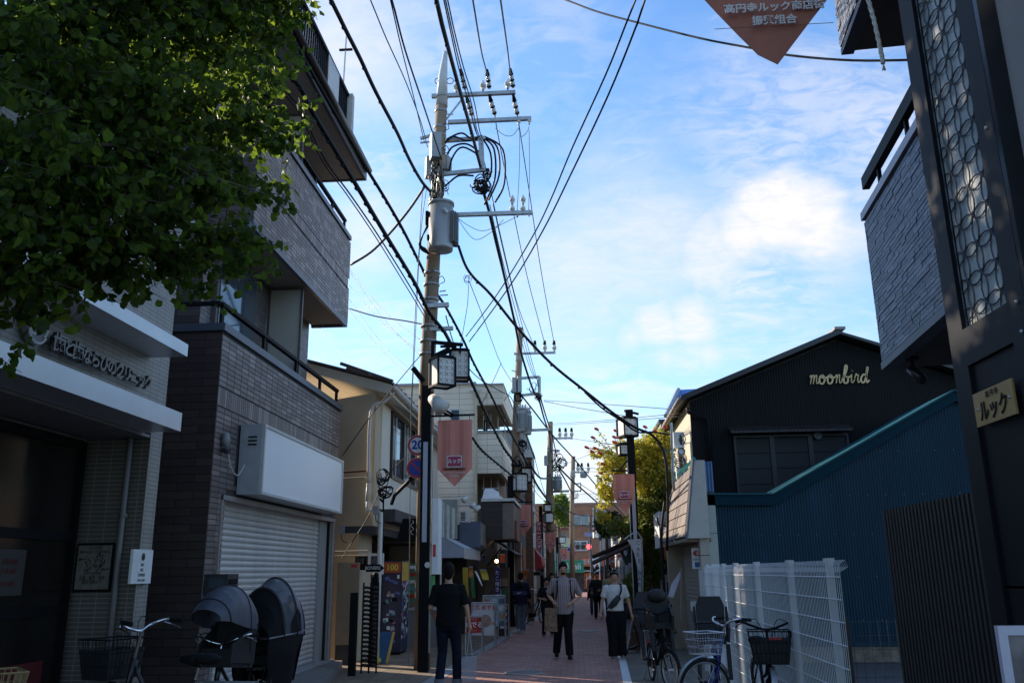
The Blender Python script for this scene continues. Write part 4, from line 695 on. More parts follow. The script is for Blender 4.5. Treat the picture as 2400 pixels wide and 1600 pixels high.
l3 = lamp_post('black street lamp with a three pane lantern near the red vertical shop sign', B3(1271, 1380).x, Y3, 1, B3(1271, 1185).z, (B3(1271, 1330).z, B3(1271, 1263).z),
    [(B3(1286, 1213), .38, .42, .3), (B3(1283, 1190), .34, .3, .2)], (B3(1277, 1248).x, B3(1302, 1248).x, B3(1290, 1248).z, B3(1290, 1277).z, B3(1290, 1296).z, Y3 - .1), .17, lat=False)
Y4 = 55
B4 = lambda x, y: atY(x, y, Y4)
l4 = lamp_post('smallest black street lamp farthest down the left side with a lit lantern', B4(1308, 1370).x, Y4, 1, B4(1308, 1258).z, (B4(1308, 1350).z, B4(1308, 1296).z), [(B4(1316, 1265), .38, .36, .3)], (B4(1313, 1285).x, B4(1331, 1285).x, B4(1320, 1285).z, B4(1320, 1302).z, B4(1320, 1314).z, Y4 - .1), .16, lat=False)
Yr = 20.3
Br = lambda x, y: atY(x, y, Yr)
l5 = lamp_post('black street lamp half wrapped by the flowering climber on the right side', Br(1500, 1500).x, Yr, -1, Br(1494, 960).z, (Br(1500, 1300).z, Br(1498, 1142).z), [(Br(1470, 1002), .36, .42, .45), (Br(1460, 1054), .22, .24, .3)],
    (Br(1436, 1112).x, Br(1486, 1112).x, Br(1460, 1112).z, Br(1460, 1168).z, Br(1460, 1200).z, Yr - .1), .17)
for (p0, p1, w) in (((1463, 962), (1497, 970), .05), ((1469, 964), (1470, 982), .05)): arm(l5, p0, p1, Yr, w, BLK, 'lantern_bracket')

# ================================================================== OVERHEAD CABLES
def cable(label, px, Ya, Yb, r=.012, ext=0, n=5, mt=None, cat='cable', group='overhead cables', sub=5, lumps=0):
    P_ = smoothpath(wire_path(px, Ya, Yb, ext), sub); m = MB(); m.tube(P_, r, n); t = single(m, 'overhead_cable', mt or RUB, label, cat, group, smooth=True)
    if lumps:
        L_ = 0; m = MB()
        for a, b in zip(P_, P_[1:]):
            d = b - a; L_ += d.length
            while L_ > lumps: L_ -= lumps; m.tube([b - d.normalized() * .03, b + Vector((0, 0, .035))], .012, 4); m.tube([b - Vector((0, 0, r * 1.3)), b + d.normalized() * .04 - Vector((0, 0, r * 1.3))], r * .8, 4)
        if m.f: m.build('cable_tie', RUB, t, kind='stuff')
    return t
TH = .009
cable('thick black cable from the top edge above the roof railing down to the pole bands', [(775, 0), (812, 75), (845, 140), (880, 215), (930, 310), (958, 372), (988, 425), (1012, 452)], 9, 15.45, .030, 4, lumps=.9)
cable('thin wire left of centre running to the small bracket on the tall pole', [(868, 0), (905, 90), (950, 190), (985, 282), (1002, 345)], 9, 15.5, TH, 4)
cable('thin straight wire next to the twisted wire above the tall pole', [(915, 0), (940, 110), (970, 230), (995, 335)], 9, 15.5, TH, 4)
cable('twisted black wire passing left of the tall pole top', [(918, 0), (925, 25), (950, 120), (990, 240), (1010, 300), (1035, 375)], 9, 15.4, .014, 4)
cable('thickest black cable crossing in front of the tall pole crossarms', [(1022, 0), (1040, 75), (1075, 205), (1095, 275), (1110, 330), (1126, 392)], 9, 15.6, .032, 4, lumps=1.2)
for k, dx in enumerate((0, 4, 9)): cable(('left', 'middle', 'right')[k] + ' of the three parallel black wires crossing the upper crossarm', [(1040 + dx, 0), (1055 + dx, 70), (1075 + dx * 1.3, 160), (1098 + dx * 1.5, 240), (1112 + dx * 1.4, 300 + dx), (1125 + dx, 330)], 9, 15.5, TH * 1.1, 4)
cable('black wire entering the middle black sleeved insulator from the top edge', [(1108, 0), (1128, 120), (1138, 160), (1143, 180)], 9, 15.3, .013, 4)
cable('black wire entering the right hand black sleeved insulator from the top edge', [(1173, 0), (1190, 120), (1194, 155), (1198, 177)], 9, 15.3, .013, 4)
for k, (pts) in enumerate(([(1106, 272), (1140, 400), (1175, 560), (1215, 720), (1254, 815)], [(1160, 270), (1166, 310), (1197, 468), (1236, 650), (1277, 806)], [(1213, 272), (1219, 310), (1242, 460), (1269, 640), (1299, 806)])): cable(('first', 'second', 'third')[k] + ' high wire from the tall pole insulators to the second pole top arm', pts, 15.9, 27.5, TH * 1.2)
cable('vertical dropper wire from the second arm to the lower right insulators', [(1218, 305), (1217, 400), (1212, 492)], 15.6, 15.6, .006); cable('outer dropper wire at the end of the second arm of the tall pole', [(1240, 305), (1241, 400), (1239, 495)], 15.6, 15.6, .006)
for k, dx in enumerate((0, 8, 16)): cable(('lowest', 'middle', 'upper')[k] + ' of the three low voltage wires running to the second pole', [(1140 + dx, 480), (1168 + dx * .9, 600), (1205 + dx * .8, 740), (1245 + dx * .5, 870), (1262, 884 + dx)], 15.6, 27.5, TH)
cable('heavy black cable sloping from the tall pole coil to the second pole bracket', [(1130, 440), (1155, 530), (1180, 640), (1205, 750), (1222, 830), (1250, 915), (1264, 930)], 15.6, 27.4, .034)
cable('upper of two wires crossing the sky diagonally from the top right', [(1490, 0), (1466, 60), (1420, 175), (1340, 350), (1290, 470), (1245, 560), (1165, 690), (1092, 788)], 6.5, 14.9, .009, 3)
cable('lower of two wires crossing the sky diagonally from the top right', [(1512, 0), (1492, 60), (1425, 225), (1335, 415), (1270, 545), (1195, 670), (1100, 800)], 6.5, 14.9, .010, 3)
cable('black sagging cable from the drum transformer across the street to the black house', [(1074, 575), (1090, 620), (1110, 650), (1150, 690), (1210, 765), (1290, 850), (1370, 915), (1440, 970), (1490, 1002), (1525, 1017), (1548, 1040)], 15.3, 17.2, .028, lumps=.7)
cable('second black strand under the sagging cable to the black house', [(1370, 918), (1410, 955), (1455, 985), (1495, 1012), (1530, 1012), (1570, 1018)], 16.5, 17.3, .018)
t = thing('cable_splice', 'frayed splice with hanging loops on the cable right of the drum transformer', 'cable splice', P(1095, 640)); coil(t, P(1095, 655, 15.35), .09, 4, .006, 31); 
cable('wavy thin wire hanging from the frayed splice to the lantern bracket', [(1098, 668), (1096, 710), (1088, 760), (1080, 803)], 15.35, 15.0, .006)
cable('thick lashed cable bundle crossing the brown building to the tall pole', [(640, 120), (700, 200), (735, 268), (790, 360), (845, 452), (900, 545), (970, 660), (1005, 730), (1040, 775)], 8.2, 15.35, .034, 5, lumps=.25)
cable('lower wire running under the lashed cable bundle in front of the brown building', [(650, 190), (700, 250), (760, 372), (820, 455), (885, 550), (960, 670), (1005, 748)], 8.4, 15.35, .012, 5)
cable('second lower wire close under the lashed cable bundle', [(650, 200), (700, 262), (756, 378), (812, 455), (878, 552), (950, 668), (1003, 755)], 8.4, 15.35, .009, 5)
cable('lashed cable emerging behind the brown eave and passing the tall pole', [(846, 372), (862, 400), (905, 470), (945, 540), (985, 620), (1010, 668), (1045, 720), (1085, 795), (1110, 850), (1145, 915), (1175, 975), (1200, 1020), (1222, 1060)], 13.0, 27.4, .030, 3, lumps=.3)
cable('lashed cable from the tall pole down past the lanterns to the second pole', [(1040, 775), (1062, 815), (1100, 885), (1130, 950), (1160, 1010), (1185, 1055), (1210, 1085)], 15.4, 27.3, .036, lumps=.35)
cable('thin twisted wire between the lashed cables right of the lanterns', [(1045, 740), (1070, 820), (1115, 880), (1170, 915), (1200, 935), (1215, 990)], 15.5, 27.4, .012)
cable('grey anchor cable running from the tall pole behind the brown balcony', [(995, 438), (960, 490), (915, 545), (870, 590), (822, 620)], 15.6, 17.0, .028, 0, mt=mat('grey_cable', (.09, .09, .09), .5))
cable('short black cable from the tall pole to the brown building corner', [(1000, 762), (950, 752), (880, 741), (815, 722)], 15.6, 17.0, .014)
for k, (a, b) in enumerate((((820, 632), (990, 800)), ((818, 668), (1000, 832)), ((818, 700), (985, 885)), ((818, 725), (990, 900)), ((822, 640), (1005, 850)), ((736, 752), (880, 885)))):
    mx = ((a[0] + b[0]) / 2 - 6, (a[1] + b[1]) / 2 + 12); cable(('faint wire fanning highest', 'faint wire fanning second highest', 'faint wire fanning in the middle', 'faint wire fanning second lowest', 'faint wire crossing the fan', 'faint lone wire dropping lowest')[k] + ' between brown building and tall pole', [a, mx, b], 21, 16.0, .006, group='faint wires left of the tall pole', mt=mat('faint_wire', (.06, .08, .14), .5))
cable('thin vertical wire just left of the tall pole', [(1000, 440), (985, 560), (975, 760), (962, 1000)], 15.7, 16.2, .006)
cable('dark wire dropping from the lantern bracket to the white lightbox corner', [(990, 828), (960, 862), (880, 960), (802, 1068)], 15.2, 15.0, .009)
cable('wire bundle running down the cream wall to the trellis', [(905, 1120), (890, 1150), (860, 1215), (815, 1285), (801, 1310)], 16.3, 16.3, .009)
cable('thin wire from the speed sign down to the wall tangle', [(985, 1040), (945, 1075), (905, 1115)], 15.4, 16.4, .008)
cable('black twisted wire crossing the upper right sky to the black pillar', [(1325, 0), (1400, 28), (1500, 55), (1640, 90), (1760, 113), (1850, 130), (2000, 142), (2165, 140)], 10.5, 7.35, .013, 2)
cable('short black loop where the twisted wire meets the black pillar', [(2150, 142), (2152, 158), (2160, 168), (2172, 175)], 7.3, 6.8, .010)
cable('upper long thin wire from the second pole across to the black house', [(1275, 938), (1400, 946), (1500, 953), (1590, 960)], 27.5, 17.2, .009)
cable('lower long thin wire from the second pole to the right lantern', [(1275, 940), (1340, 953), (1400, 963), (1462, 974)], 27.5, 20.3, .010)
cable('pale upper wire above the right lantern', [(1285, 993), (1400, 986), (1600, 968)], 41, 17.5, .008); cable('pale lower wire level with the right lantern', [(1285, 996), (1400, 990), (1600, 975)], 41, 17.5, .008)
cable('thin wire from the third pole arm into the flowering climber', [(1342, 1027), (1400, 1036), (1470, 1045)], 41, 22, .010)
cable('long black cable from the second pole bracket past the third pole to the far shops', [(1205, 905), (1245, 955), (1300, 1025), (1350, 1080), (1400, 1140), (1470, 1215)], 27.5, 48, .028)
cable('straight cable from the second pole bracket to the third pole tangle', [(1262, 930), (1275, 980), (1288, 1020), (1292, 1060)], 27.5, 41, .032)
cable('straight twin cable beside it to the third pole tangle', [(1266, 930), (1281, 980), (1294, 1020), (1305, 1070)], 27.5, 41, .026)
cable('sagging black cable looping from the second pole over to the third pole', [(1242, 1085), (1255, 1108), (1268, 1120), (1283, 1120), (1290, 1112)], 27.6, 41, .04)
cable('thick cable from the second pole descending to the third pole base', [(1222, 1060), (1240, 1095), (1255, 1130), (1275, 1160), (1290, 1180)], 27.6, 41, .045)
cable('heavy cable from the third pole sagging down to the far right shops', [(1305, 1090), (1340, 1125), (1375, 1155), (1410, 1185), (1450, 1215)], 41, 62, .045)
cable('cable from the third pole tangle down to the far pole', [(1310, 1100), (1325, 1125), (1340, 1155)], 41, 56, .04)
cable('cable crossing in front of the brick building windows', [(1290, 1180), (1320, 1190), (1350, 1205), (1390, 1208), (1440, 1205)], 41, 50, .025)
cable('low cable crossing in front of the brick wall between the windows', [(1290, 1235), (1330, 1232), (1380, 1230), (1430, 1238)], 41, 50, .018)
cable('wire from the third pole running steeply down to the far traffic light', [(1293, 1165), (1325, 1205), (1345, 1228), (1400, 1236)], 41, 60, .02)
cable('faint wire crossing the sky left of the flowering climber', [(1330, 1085), (1380, 1065), (1430, 1045)], 56, 30, .010); cable('thin pair wire reaching from the far pole to the climber', [(1345, 1095), (1400, 1098), (1450, 1108)], 56, 28, .012); cable('pale red wire just below it reaching the climber', [(1350, 1104), (1400, 1105), (1450, 1105)], 56, 28, .010)
cable('wire from the far pole down to the right shops', [(1362, 1135), (1400, 1160), (1440, 1185)], 56, 60, .02)
cable('thin wire between the second pole and the pale tiled building', [(1205, 905), (1175, 945), (1120, 985), (1060, 1080)], 27.4, 27.0, .010)
cable('drop wire from the small grey anchor to the pale balcony', [(1175, 850), (1150, 905), (1125, 955)], 27.3, 26.9, .010)
cable('long thin wire from the frayed splice down to the second pole box', [(1100, 660), (1135, 750), (1172, 848), (1200, 895)], 15.4, 27.4, .008)
cable('spiral wrapped cable crossing the pale building to the second lamp post', [(1107, 1025), (1130, 1055), (1165, 1085), (1205, 1118)], 20, 27.2, .03, lumps=.25)
for k, (a, b) in enumerate((((1225, 1120), (1262, 1200)), ((1240, 1090), (1262, 1150)), ((1228, 1160), (1268, 1215)), ((1245, 1130), (1280, 1175)), ((1250, 1060), (1300, 1215)))): cable(('short wire hanging left', 'short wire hanging high', 'short wire hanging low', 'short wire hanging right', 'long wire hanging rightmost')[k] + ' in front of the tall grey side wall', [a, ((a[0] + b[0]) / 2 - 3, (a[1] + b[1]) / 2 + 5), b], 28, 38, .012, group='short wires behind the second pole')

# ================================================================== PALE TILED BUILDING AND SHOPS ON THE LEFT
PT = gridmat('pale_siding_x', (.80, .69, .53), (.34, .28, .21), .9, .19, .035, .6, 'xz', .04, 0, .5); PTY = gridmat('pale_siding_y', (.80, .69, .53), (.34, .28, .21), .9, .19, .035, .6, 'yz', .04, 0, .5)
h = thing('pale_tiled_building', 'pale cream sided three storey block with balconies between the two nearest poles', 'building', (-3.2, 27, 0)); Yp = 27.0
XR = atY(1113, 950, Yp).x; ZT = atY(1040, 903, Yp).z
m = MB(); m.box((-11, Yp, 0), (XR, 27.7, ZT)); m.build('front_wall', PT, h); m = MB(); m.box((-11, 27.7, 0), (XR - .9, 36, ZT)); m.build('rear_wall', mat('tan_wall', (.42, .33, .20), .8, var=.06), h)
m = MB(); m.box((-11.1, Yp - .08, ZT), (XR + .04, 36.05, ZT + .08)); m.build('coping', mat('coping_grey', (.35, .34, .33), .5), h)
XB = atY(1179, 902, Yp).x
for (za, zb) in ((948, 902), (1108, 1014)):
    z0 = atY(1150, za, Yp).z; z1 = atY(1150, zb, Yp).z; x1 = atY(1176, za, Yp).x if za > 1000 else XB
    m = MB(); m.box((XR + .002, Yp + .02, z0), (x1, Yp + .12, z1)); m.build('balcony_front', PT, h); m = MB(); m.box((x1 - .1, Yp + .121, z0), (x1, 31.5, z1)); m.build('balcony_side', PTY, h)
    m = MB(); m.box((XR - .9, Yp + .13, z0 + .02), (x1 - .11, 31.5, z0 + .12)); m.build('balcony_floor', mat('balcony_soffit', (.30, .24, .16), .8), h); m = MB(); m.box((XR + .003, Yp - .02, z1), (x1 + .02, 31.5, z1 + .05)); m.build('balcony_cap', _mats['coping_grey'], h)
    for k in range(4): m = MB(); x = XR + .15 + k * .2; m.tube([(x, Yp + 1.2 + k * .5, z0 + .02), (x, Yp + 1.2 + k * .5, z0 - .7)], .018, 5); m.build('hanging_rod', OFFW, h)
m = MB(); m.tube([(XR + .03, Yp - .05, ZT - .2), (XR + .03, Yp - .05, 2.4)], .05, 8); m.build('drain_pipe', mat('cream_pipe', (.55, .48, .33), .5), h)
for (x0, y0, x1, y1) in ((1055, 958, 1080, 990), (1134, 985, 1143, 1015)):
    Yw = Yp if x0 < 1100 else 27.69; a = atY(x0, y0, Yw); b = atY(x1, y1, Yw); f = MB(); f.box((a.x, Yw - .05, b.z), (b.x, Yw - .005, a.z)); w = f.build('window_frame', OFFW if x0 < 1100 else BLK, h); g = MB(); g.box((a.x + .05, Yw - .06, b.z + .05), (b.x - .05, Yw - .051, a.z - .05)); g.build('window_pane', GLASSB, w)
m = MB(); q = atY(1118, 916, Yp - .15); m.ring((q.x, q.y, q.z), .10, .02, 'y', 16); m.tube([q + Vector((-.25, 0, .02)), q + Vector((.15, 0, .03))], .03, 6); m.build('round_vent', OFFW, h)
t = thing('white_laundry', 'white sheet drying on the lower balcony of the pale building', 'laundry', atY(1150, 1160, 26.6)); a = atY(1129, 1145, 26.6); b = atY(1172, 1172, 26.6); m = MB(); m.poly([(a.x, 26.5, b.z), (b.x, 26.5, b.z), (b.x - .05, 26.6, a.z - .1), (b.x - .22, 26.6, a.z), (a.x + .1, 26.6, a.z)], (0, .25, 0)); m.build('sheet', WHITE, t); m = MB(); m.tube([(a.x, 26.65, a.z + .02), (b.x, 26.65, a.z + .02)], .015, 5); m.build('pole', STEEL, t)
def shopbox(name, label, cat, px0, py0, px1, py1, Y, Yb, mt, sidemt=None, z0=None):
    a = atY(px0, py0, Y); b = atY(px1, py1, Y); t = thing(name, label, cat, ((a.x + b.x) / 2, Y, 0)); m = MB(); m.box((a.x, Y, b.z if z0 is None else z0), (b.x, Yb, a.z)); m.build('wall', mt, t); return t, a, b
DB = gridmat('dark_brown_siding', (.045, .032, .026), (.015, .012, .01), 1.5, .14, .05, .6, 'xz', .1, 0)
t, a, b = shopbox('dark_sided_shop', 'dark brown box shaped shop front storey behind the second lamp post', 'shop', 1128, 1175, 1178, 1262, 23.9, 26.9, DB); m = MB(); m.box((b.x + .002, 23.92, b.z), (b.x + .3, 26.9, a.z - .05)); m.build('tan_side', mat('tan_side_wall', (.22, .18, .14), .8), t); m = MB(); m.box((a.x, 23.85, a.z), (b.x + .34, 26.9, a.z + .08)); m.build('cap', OFFW, t)
m = MB(); m.box((b.x + .31, 24.4, a.z - 1.0), (b.x + .36, 25, a.z - .5)); m.build('small_sign', mat('dull_red', (.28, .08, .06), .6), t)
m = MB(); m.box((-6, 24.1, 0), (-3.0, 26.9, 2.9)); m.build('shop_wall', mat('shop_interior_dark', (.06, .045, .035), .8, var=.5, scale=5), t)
t, a, b = shopbox('blue_grey_sign_box', 'blue grey box sign with a tan side above the white awning', 'sign', 1077, 1222, 1126, 1282, 23.0, 23.6, mat('slate_sign', (.10, .12, .17), .6)); m = MB(); m.box((b.x + .002, 23.01, b.z + .05), (b.x + .05, 26.2, a.z - .06)); m.build('tan_side', mat('warm_grey_panel', (.26, .23, .19), .7), t)
t, a, b = shopbox('clear_corrugated_sheet', 'shiny translucent corrugated panel between lamp post and pale building', 'panel', 1030, 1170, 1072, 1262, 20.6, 20.62, mat('clear_corrugate_back', (.32, .34, .31), .3)); cr = MB(); corrug(cr, (a.x, 20.57, 0), (1, 0, 0), lambda s: a.z - .0 - s * .6, .11, .012, b.x - a.x, b.z); cr.build('corrugation', mat('clear_corrugate', (.45, .47, .44), .15, spec=1), t)
t = thing('air_conditioner', 'white air conditioner unit mounted beside the corrugated panel', 'air conditioner', atY(1088, 1215, 22)); a = atY(1079, 1197, 22); b = atY(1097, 1222, 22); m = MB(); m.box((a.x, 22, b.z), (b.x, 22.5, a.z)); m.build('case', OFFW, t)
for k in range(6): m = MB(); z = b.z + .04 + k * .036; m.box((a.x + .01, 21.985, z), (b.x - .07, 21.998, z + .016)); m.build('grille_slat', BLKM, t)
for k, (x0, y0, x1, y1) in enumerate(((1032, 1164, 1095, 1162), (1040, 1176, 1112, 1177), (1055, 1184, 1124, 1184))):
    a = atY(x0, y0, 21); b = atY(x1, y1, 20.4); t = thing('arm_spotlight', ('upper', 'middle', 'lower')[k] + ' white spotlight on a long arm over the white awning', 'spotlight', b, 'arm spotlights over the awning'); m = MB(); m.tube([a, b, b + Vector((.02, 0, -.05))], .012, 6); m.build('arm', OFFW, t); m = MB(); d = Vector((-.10 if k != 1 else -.06, -.05, -.12)); m.tube([b + Vector((.02, 0, -.03)), b + d * .6, b + d], [.03, .06, .075], 12); m.build('shade', OFFW, t, True)
# white awning
t = thing('white_awning', 'white canvas awning with a valance projecting over the shop behind the black clad man', 'awning', (-3.2, 20.5, 2)); a = atY(1033, 1256, 20.5); b = atY(1088, 1283, 20.5); z0 = atY(1088, 1306, 20.5).z; AW = mat('awning_canvas', (.36, .38, .44), .7, var=.07); AWT = mat('awning_top', (.55, .58, .60), .6, var=.1)
m = MB(); m.add([(a.x, 20.5, a.z), (b.x, 20.5, b.z), (b.x, 24.0, b.z), (a.x, 24.0, a.z)], [(0, 1, 2, 3)]); m.add([(a.x, 20.5, a.z - .01), (b.x, 20.5, b.z - .01), (b.x, 24.0, b.z - .01), (a.x, 24.0, a.z - .01)], [(3, 2, 1, 0)]); m.build('top_canvas', AWT, t)
m = MB(); m.poly([(a.x, 20.5, a.z - .012), (a.x, 20.5, z0), (b.x, 20.5, z0), (b.x, 20.5, b.z - .012)], (0, .01, 0)); m.build('side_valance', AW, t); m = MB(); m.box((b.x - .01, 20.512, z0 - .02), (b.x, 24.0, b.z - .012)); m.build('front_valance', mat('valance_white', (.55, .55, .53), .7), t)
m = MB(); m.tube([(a.x, 20.55, 2.1), (a.x - .02, 20.55, 0)], .03, 6); m.build('leg', STEEL, t)
# goods hanging and displayed under it
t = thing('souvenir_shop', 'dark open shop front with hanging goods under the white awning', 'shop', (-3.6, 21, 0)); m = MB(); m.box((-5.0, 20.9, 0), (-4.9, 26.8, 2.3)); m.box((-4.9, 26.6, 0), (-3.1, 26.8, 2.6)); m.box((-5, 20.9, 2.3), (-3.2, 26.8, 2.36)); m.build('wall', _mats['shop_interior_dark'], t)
GC = {'yellow': mat('cloth_yellow', (.50, .36, .04), .8), 'green': mat('cloth_green', (.03, .16, .06), .8), 'orange': mat('cloth_orange', (.45, .14, .03), .8), 'purple': mat('cloth_purple', (.04, .03, .14), .8), 'white': WHITE, 'red': RED, 'pinkish': mat('cloth_salmon', (.50, .13, .09), .8), 'black': BLKM, 'tan': mat('cloth_tan', (.33, .24, .14), .8)}
def hang(label, px0, py0, px1, py1, Y, c, name='hanging_banner', cat='banner', tilt=0):
    a = atY(px0, py0, Y); b = atY(px1, py1, Y); t = thing(name, label, cat, ((a.x + b.x) / 2, Y, a.z)); m = MB(); w = b.x - a.x; vs = []; n = 6
    for i in range(n + 1):
        f = i / n; z = a.z + (b.z - a.z) * f; dx = tilt * f; dy = .03 * math.sin(f * 5 + px0)
        vs += [(a.x + dx, Y + dy, z), (b.x + dx * .8, Y + dy + .02, z)]
    vs2 = [(v[0], v[1] + .008, v[2]) for v in vs]; k = len(vs); m.add(vs + vs2, [(2 * i, 2 * i + 2, 2 * i + 3, 2 * i + 1) for i in range(n)] + [(k + 2 * i, k + 2 * i + 1, k + 2 * i + 3, k + 2 * i + 2) for i in range(n)]); m.build('cloth', GC[c], t); m = MB(); m.tube([(a.x, Y, a.z), (b.x, Y, a.z)], .012, 5); m.build('rod', STEEL, t); return t, a, b
hang('mustard yellow curtain at the shop door behind the black clad man', 1085, 1330, 1097, 1420, 21.5, 'yellow'); hang('dark green cloth hanging under the awning valance', 1102, 1345, 1110, 1400, 21.2, 'green', tilt=.05); hang('yellow and green pennant pointing right under the awning', 1124, 1335, 1140, 1358, 21.4, 'yellow', 'pennant', 'pennant', tilt=.08)
hang('orange round cloth lantern hanging under the awning', 1099, 1328, 1108, 1352, 21, 'orange', 'cloth_lantern', 'lantern'); hang('white slanted paper strip hanging under the awning', 1112, 1338, 1117, 1372, 20.9, 'white', 'paper_strip', 'paper strip', tilt=.18); hang('small purple cloth at the right end of the white awning', 1131, 1300, 1137, 1315, 24.4, 'purple')
hang('dark purple vertical nobori with white letters under the dark awning', 1160, 1330, 1173, 1392, 24.6, 'purple', 'nobori_flag', 'flag'); hang('salmon cloth under the dark awning', 1172, 1298, 1184, 1318, 25.5, 'pinkish')
for k in range(4): q = atY(1166, 1342 + k * 13, 24.55); text('white_character', 'たこ焼き'[k], .13, WHITE, bpy.data.objects['nobori_flag'], (q.x, 24.5, q.z), depth=.004)
t, a, b = shopbox('brown_stall_shop', 'brown stall front with posters under the dark awning by the second lamp post', 'shop', 1135, 1330, 1192, 1400, 26.6, 28.5, mat('stall_brown', (.12, .09, .07), .8, var=.4, scale=4), z0=0)
for k in range(4): m = MB(); x = a.x + .35 + (k % 2) * .2; z = .9 + (k // 2) * .3; m.box((x, 26.58, z), (x + .16, 26.595, z + .22)); m.build('poster', (OFFW, GC['green'], WHITE, GC['tan'])[k], t)
q = atY(1164, 1314, 25); t = thing('lit_bulb', 'small glowing bulb under the dark awning', 'lamp', q); m = MB(); m.ball(q, .05, 10); m.build('bulb', mat('bulb_glow', (1, .62, .32), .5, emit=9, var=0), t, True); m = MB(); m.tube([q + Vector((0, 0, .05)), q + Vector((0, 0, .14))], .02, 6); m.build('socket', BLK, t)
t = thing('dark_awning', 'flat dark teal awning on thin brackets reaching toward the second lamp post', 'awning', atY(1160, 1280, 25)); a = atY(1140, 1256, 24.8); b = atY(1207, 1297, 24.8); m = MB(); m.add([(a.x, 24.8, a.z), (b.x, 24.8, b.z), (b.x, 29, b.z), (a.x, 29, a.z), (a.x, 24.8, a.z + .05), (b.x, 24.8, b.z + .03), (b.x, 29, b.z + .03), (a.x, 29, a.z + .05)], [(0, 3, 2, 1), (4, 5, 6, 7), (0, 1, 5, 4), (1, 2, 6, 5), (2, 3, 7, 6), (3, 0, 4, 7)]); m.build('canvas', mat('awning_teal', (.035, .055, .06), .6, var=.3), t); m = MB(); m.poly([(a.x - .05, 24.7, a.z - .35), (a.x + .22, 24.7, a.z - .1), (a.x + .22, 24.7, a.z + .05), (a.x - .05, 24.7, a.z)], (0, .3, 0)); m.build('roller_case', OFFW, t)
for x in (1150, 1175): q = atY(x, 1262 + (x - 1140) * .6, 24.8); m = MB(); m.tube([q, q + Vector((-.4, 0, -.5))], .02, 5); m.build('bracket', BLK, t)
# sandwich and menu boards
def standboard(label, px0, py0, px1, py1, Y, faces, mt, legs=.25, name='menu_board'):
    a = atY(px0, py0, Y); b = atY(px1, py1, Y); t = thing(name, label, 'sign board', ((a.x + b.x) / 2, Y, 0)); m = MB(); m.box((a.x, Y, b.z), (b.x, Y + .03, a.z)); m.build('panel', mt, t)
    for x in (a.x, b.x): m = MB(); m.tube([(x, Y - .03, a.z + .02), (x, Y - .09, 0)], .014, 6); m.tube([(x, Y + .05, a.z + .02), (x, Y + .3, 0)], .012, 6); m.build('leg', STEEL, t)
    m = MB(); m.tube([(a.x, Y - .03, a.z + .02), (b.x, Y - .03, a.z + .02)], .014, 6); m.build('top_bar', STEEL, t); return t, a, b
t, a, b = standboard('small red stand sign with white handwritten letters nearest the black clad man', 1092, 1446, 1130, 1482, 18.6, 0, mat('sign_board_red', (.42, .03, .025), .6)); cx = (a.x + b.x) / 2; text('lettering', 'めでる', .13, WHITE, t, (cx, 18.59, (a.z + b.z) / 2 - .0), depth=.003, bold=.003); text('lettering', '喫茶', .07, mat('sign_pink', (.7, .3, .25), .6), t, (cx, 18.59, (a.z + b.z) / 2 + .11), depth=.003); text('lettering', 'OPEN', .045, _mats['sign_pink'], t, (cx, 18.59, (a.z + b.z) / 2 - .11), depth=.003)
t, a, b = standboard('large white cafe board with red lettering and a dish picture', 1106, 1414, 1160, 1488, 19.8, 0, mat('board_white', (.60, .62, .62), .5)); cx = (a.x + b.x) / 2; text('lettering', '喫茶 めでる', .11, RED, t, (cx, 19.79, a.z - .09), depth=.003, bold=.003); text('lettering', '珈琲と甘味', .06, RED, t, (cx + .14, 19.79, a.z - .42), depth=.003, xd=(0, 0, -1) if False else (1, 0, 0), sx=.7)
m = MB(); m.tube([(cx + .05, 19.79, a.z - .36), (cx + .05, 19.785, a.z - .36)], .13, 20); m.build('dish_picture', mat('dish_print', (.35, .22, .18), .6, var=.6, scale=30), t)
t, a, b = standboard('photo menu board with rows of dish pictures behind the white cafe board', 1132, 1397, 1184, 1466, 21.3, 0, mat('board_bluegrey', (.30, .36, .42), .5))
for i in range(3):
    for j in range(4):
        if random.random() < .85: m = MB(); x = a.x + .03 + i * (b.x - a.x) / 3; z = a.z - .05 - j * .17; m.box((x, 21.285, z - .12), (x + .13, 21.297, z)); m.build('menu_photo', (mat('menu_photo_a', (.35, .2, .1), .5, var=.8, scale=40), mat('menu_photo_b', (.5, .5, .5), .5, var=.6, scale=40), mat('menu_photo_c', (.08, .10, .13), .5, var=.8, scale=40))[(i + j * 2) % 3], t)
t, a, b = standboard('dark wooden easel board at the right of the photo menus', 1168, 1418, 1192, 1490, 22.3, 0, mat('easel_black', (.02, .018, .016), .7)); 
for k in range(4): m = MB(); m.box((a.x + .04, 22.285, a.z - .1 - k * .15), (b.x - .04, 22.296, a.z - .02 - k * .15)); m.build('paper', OFFW, t)
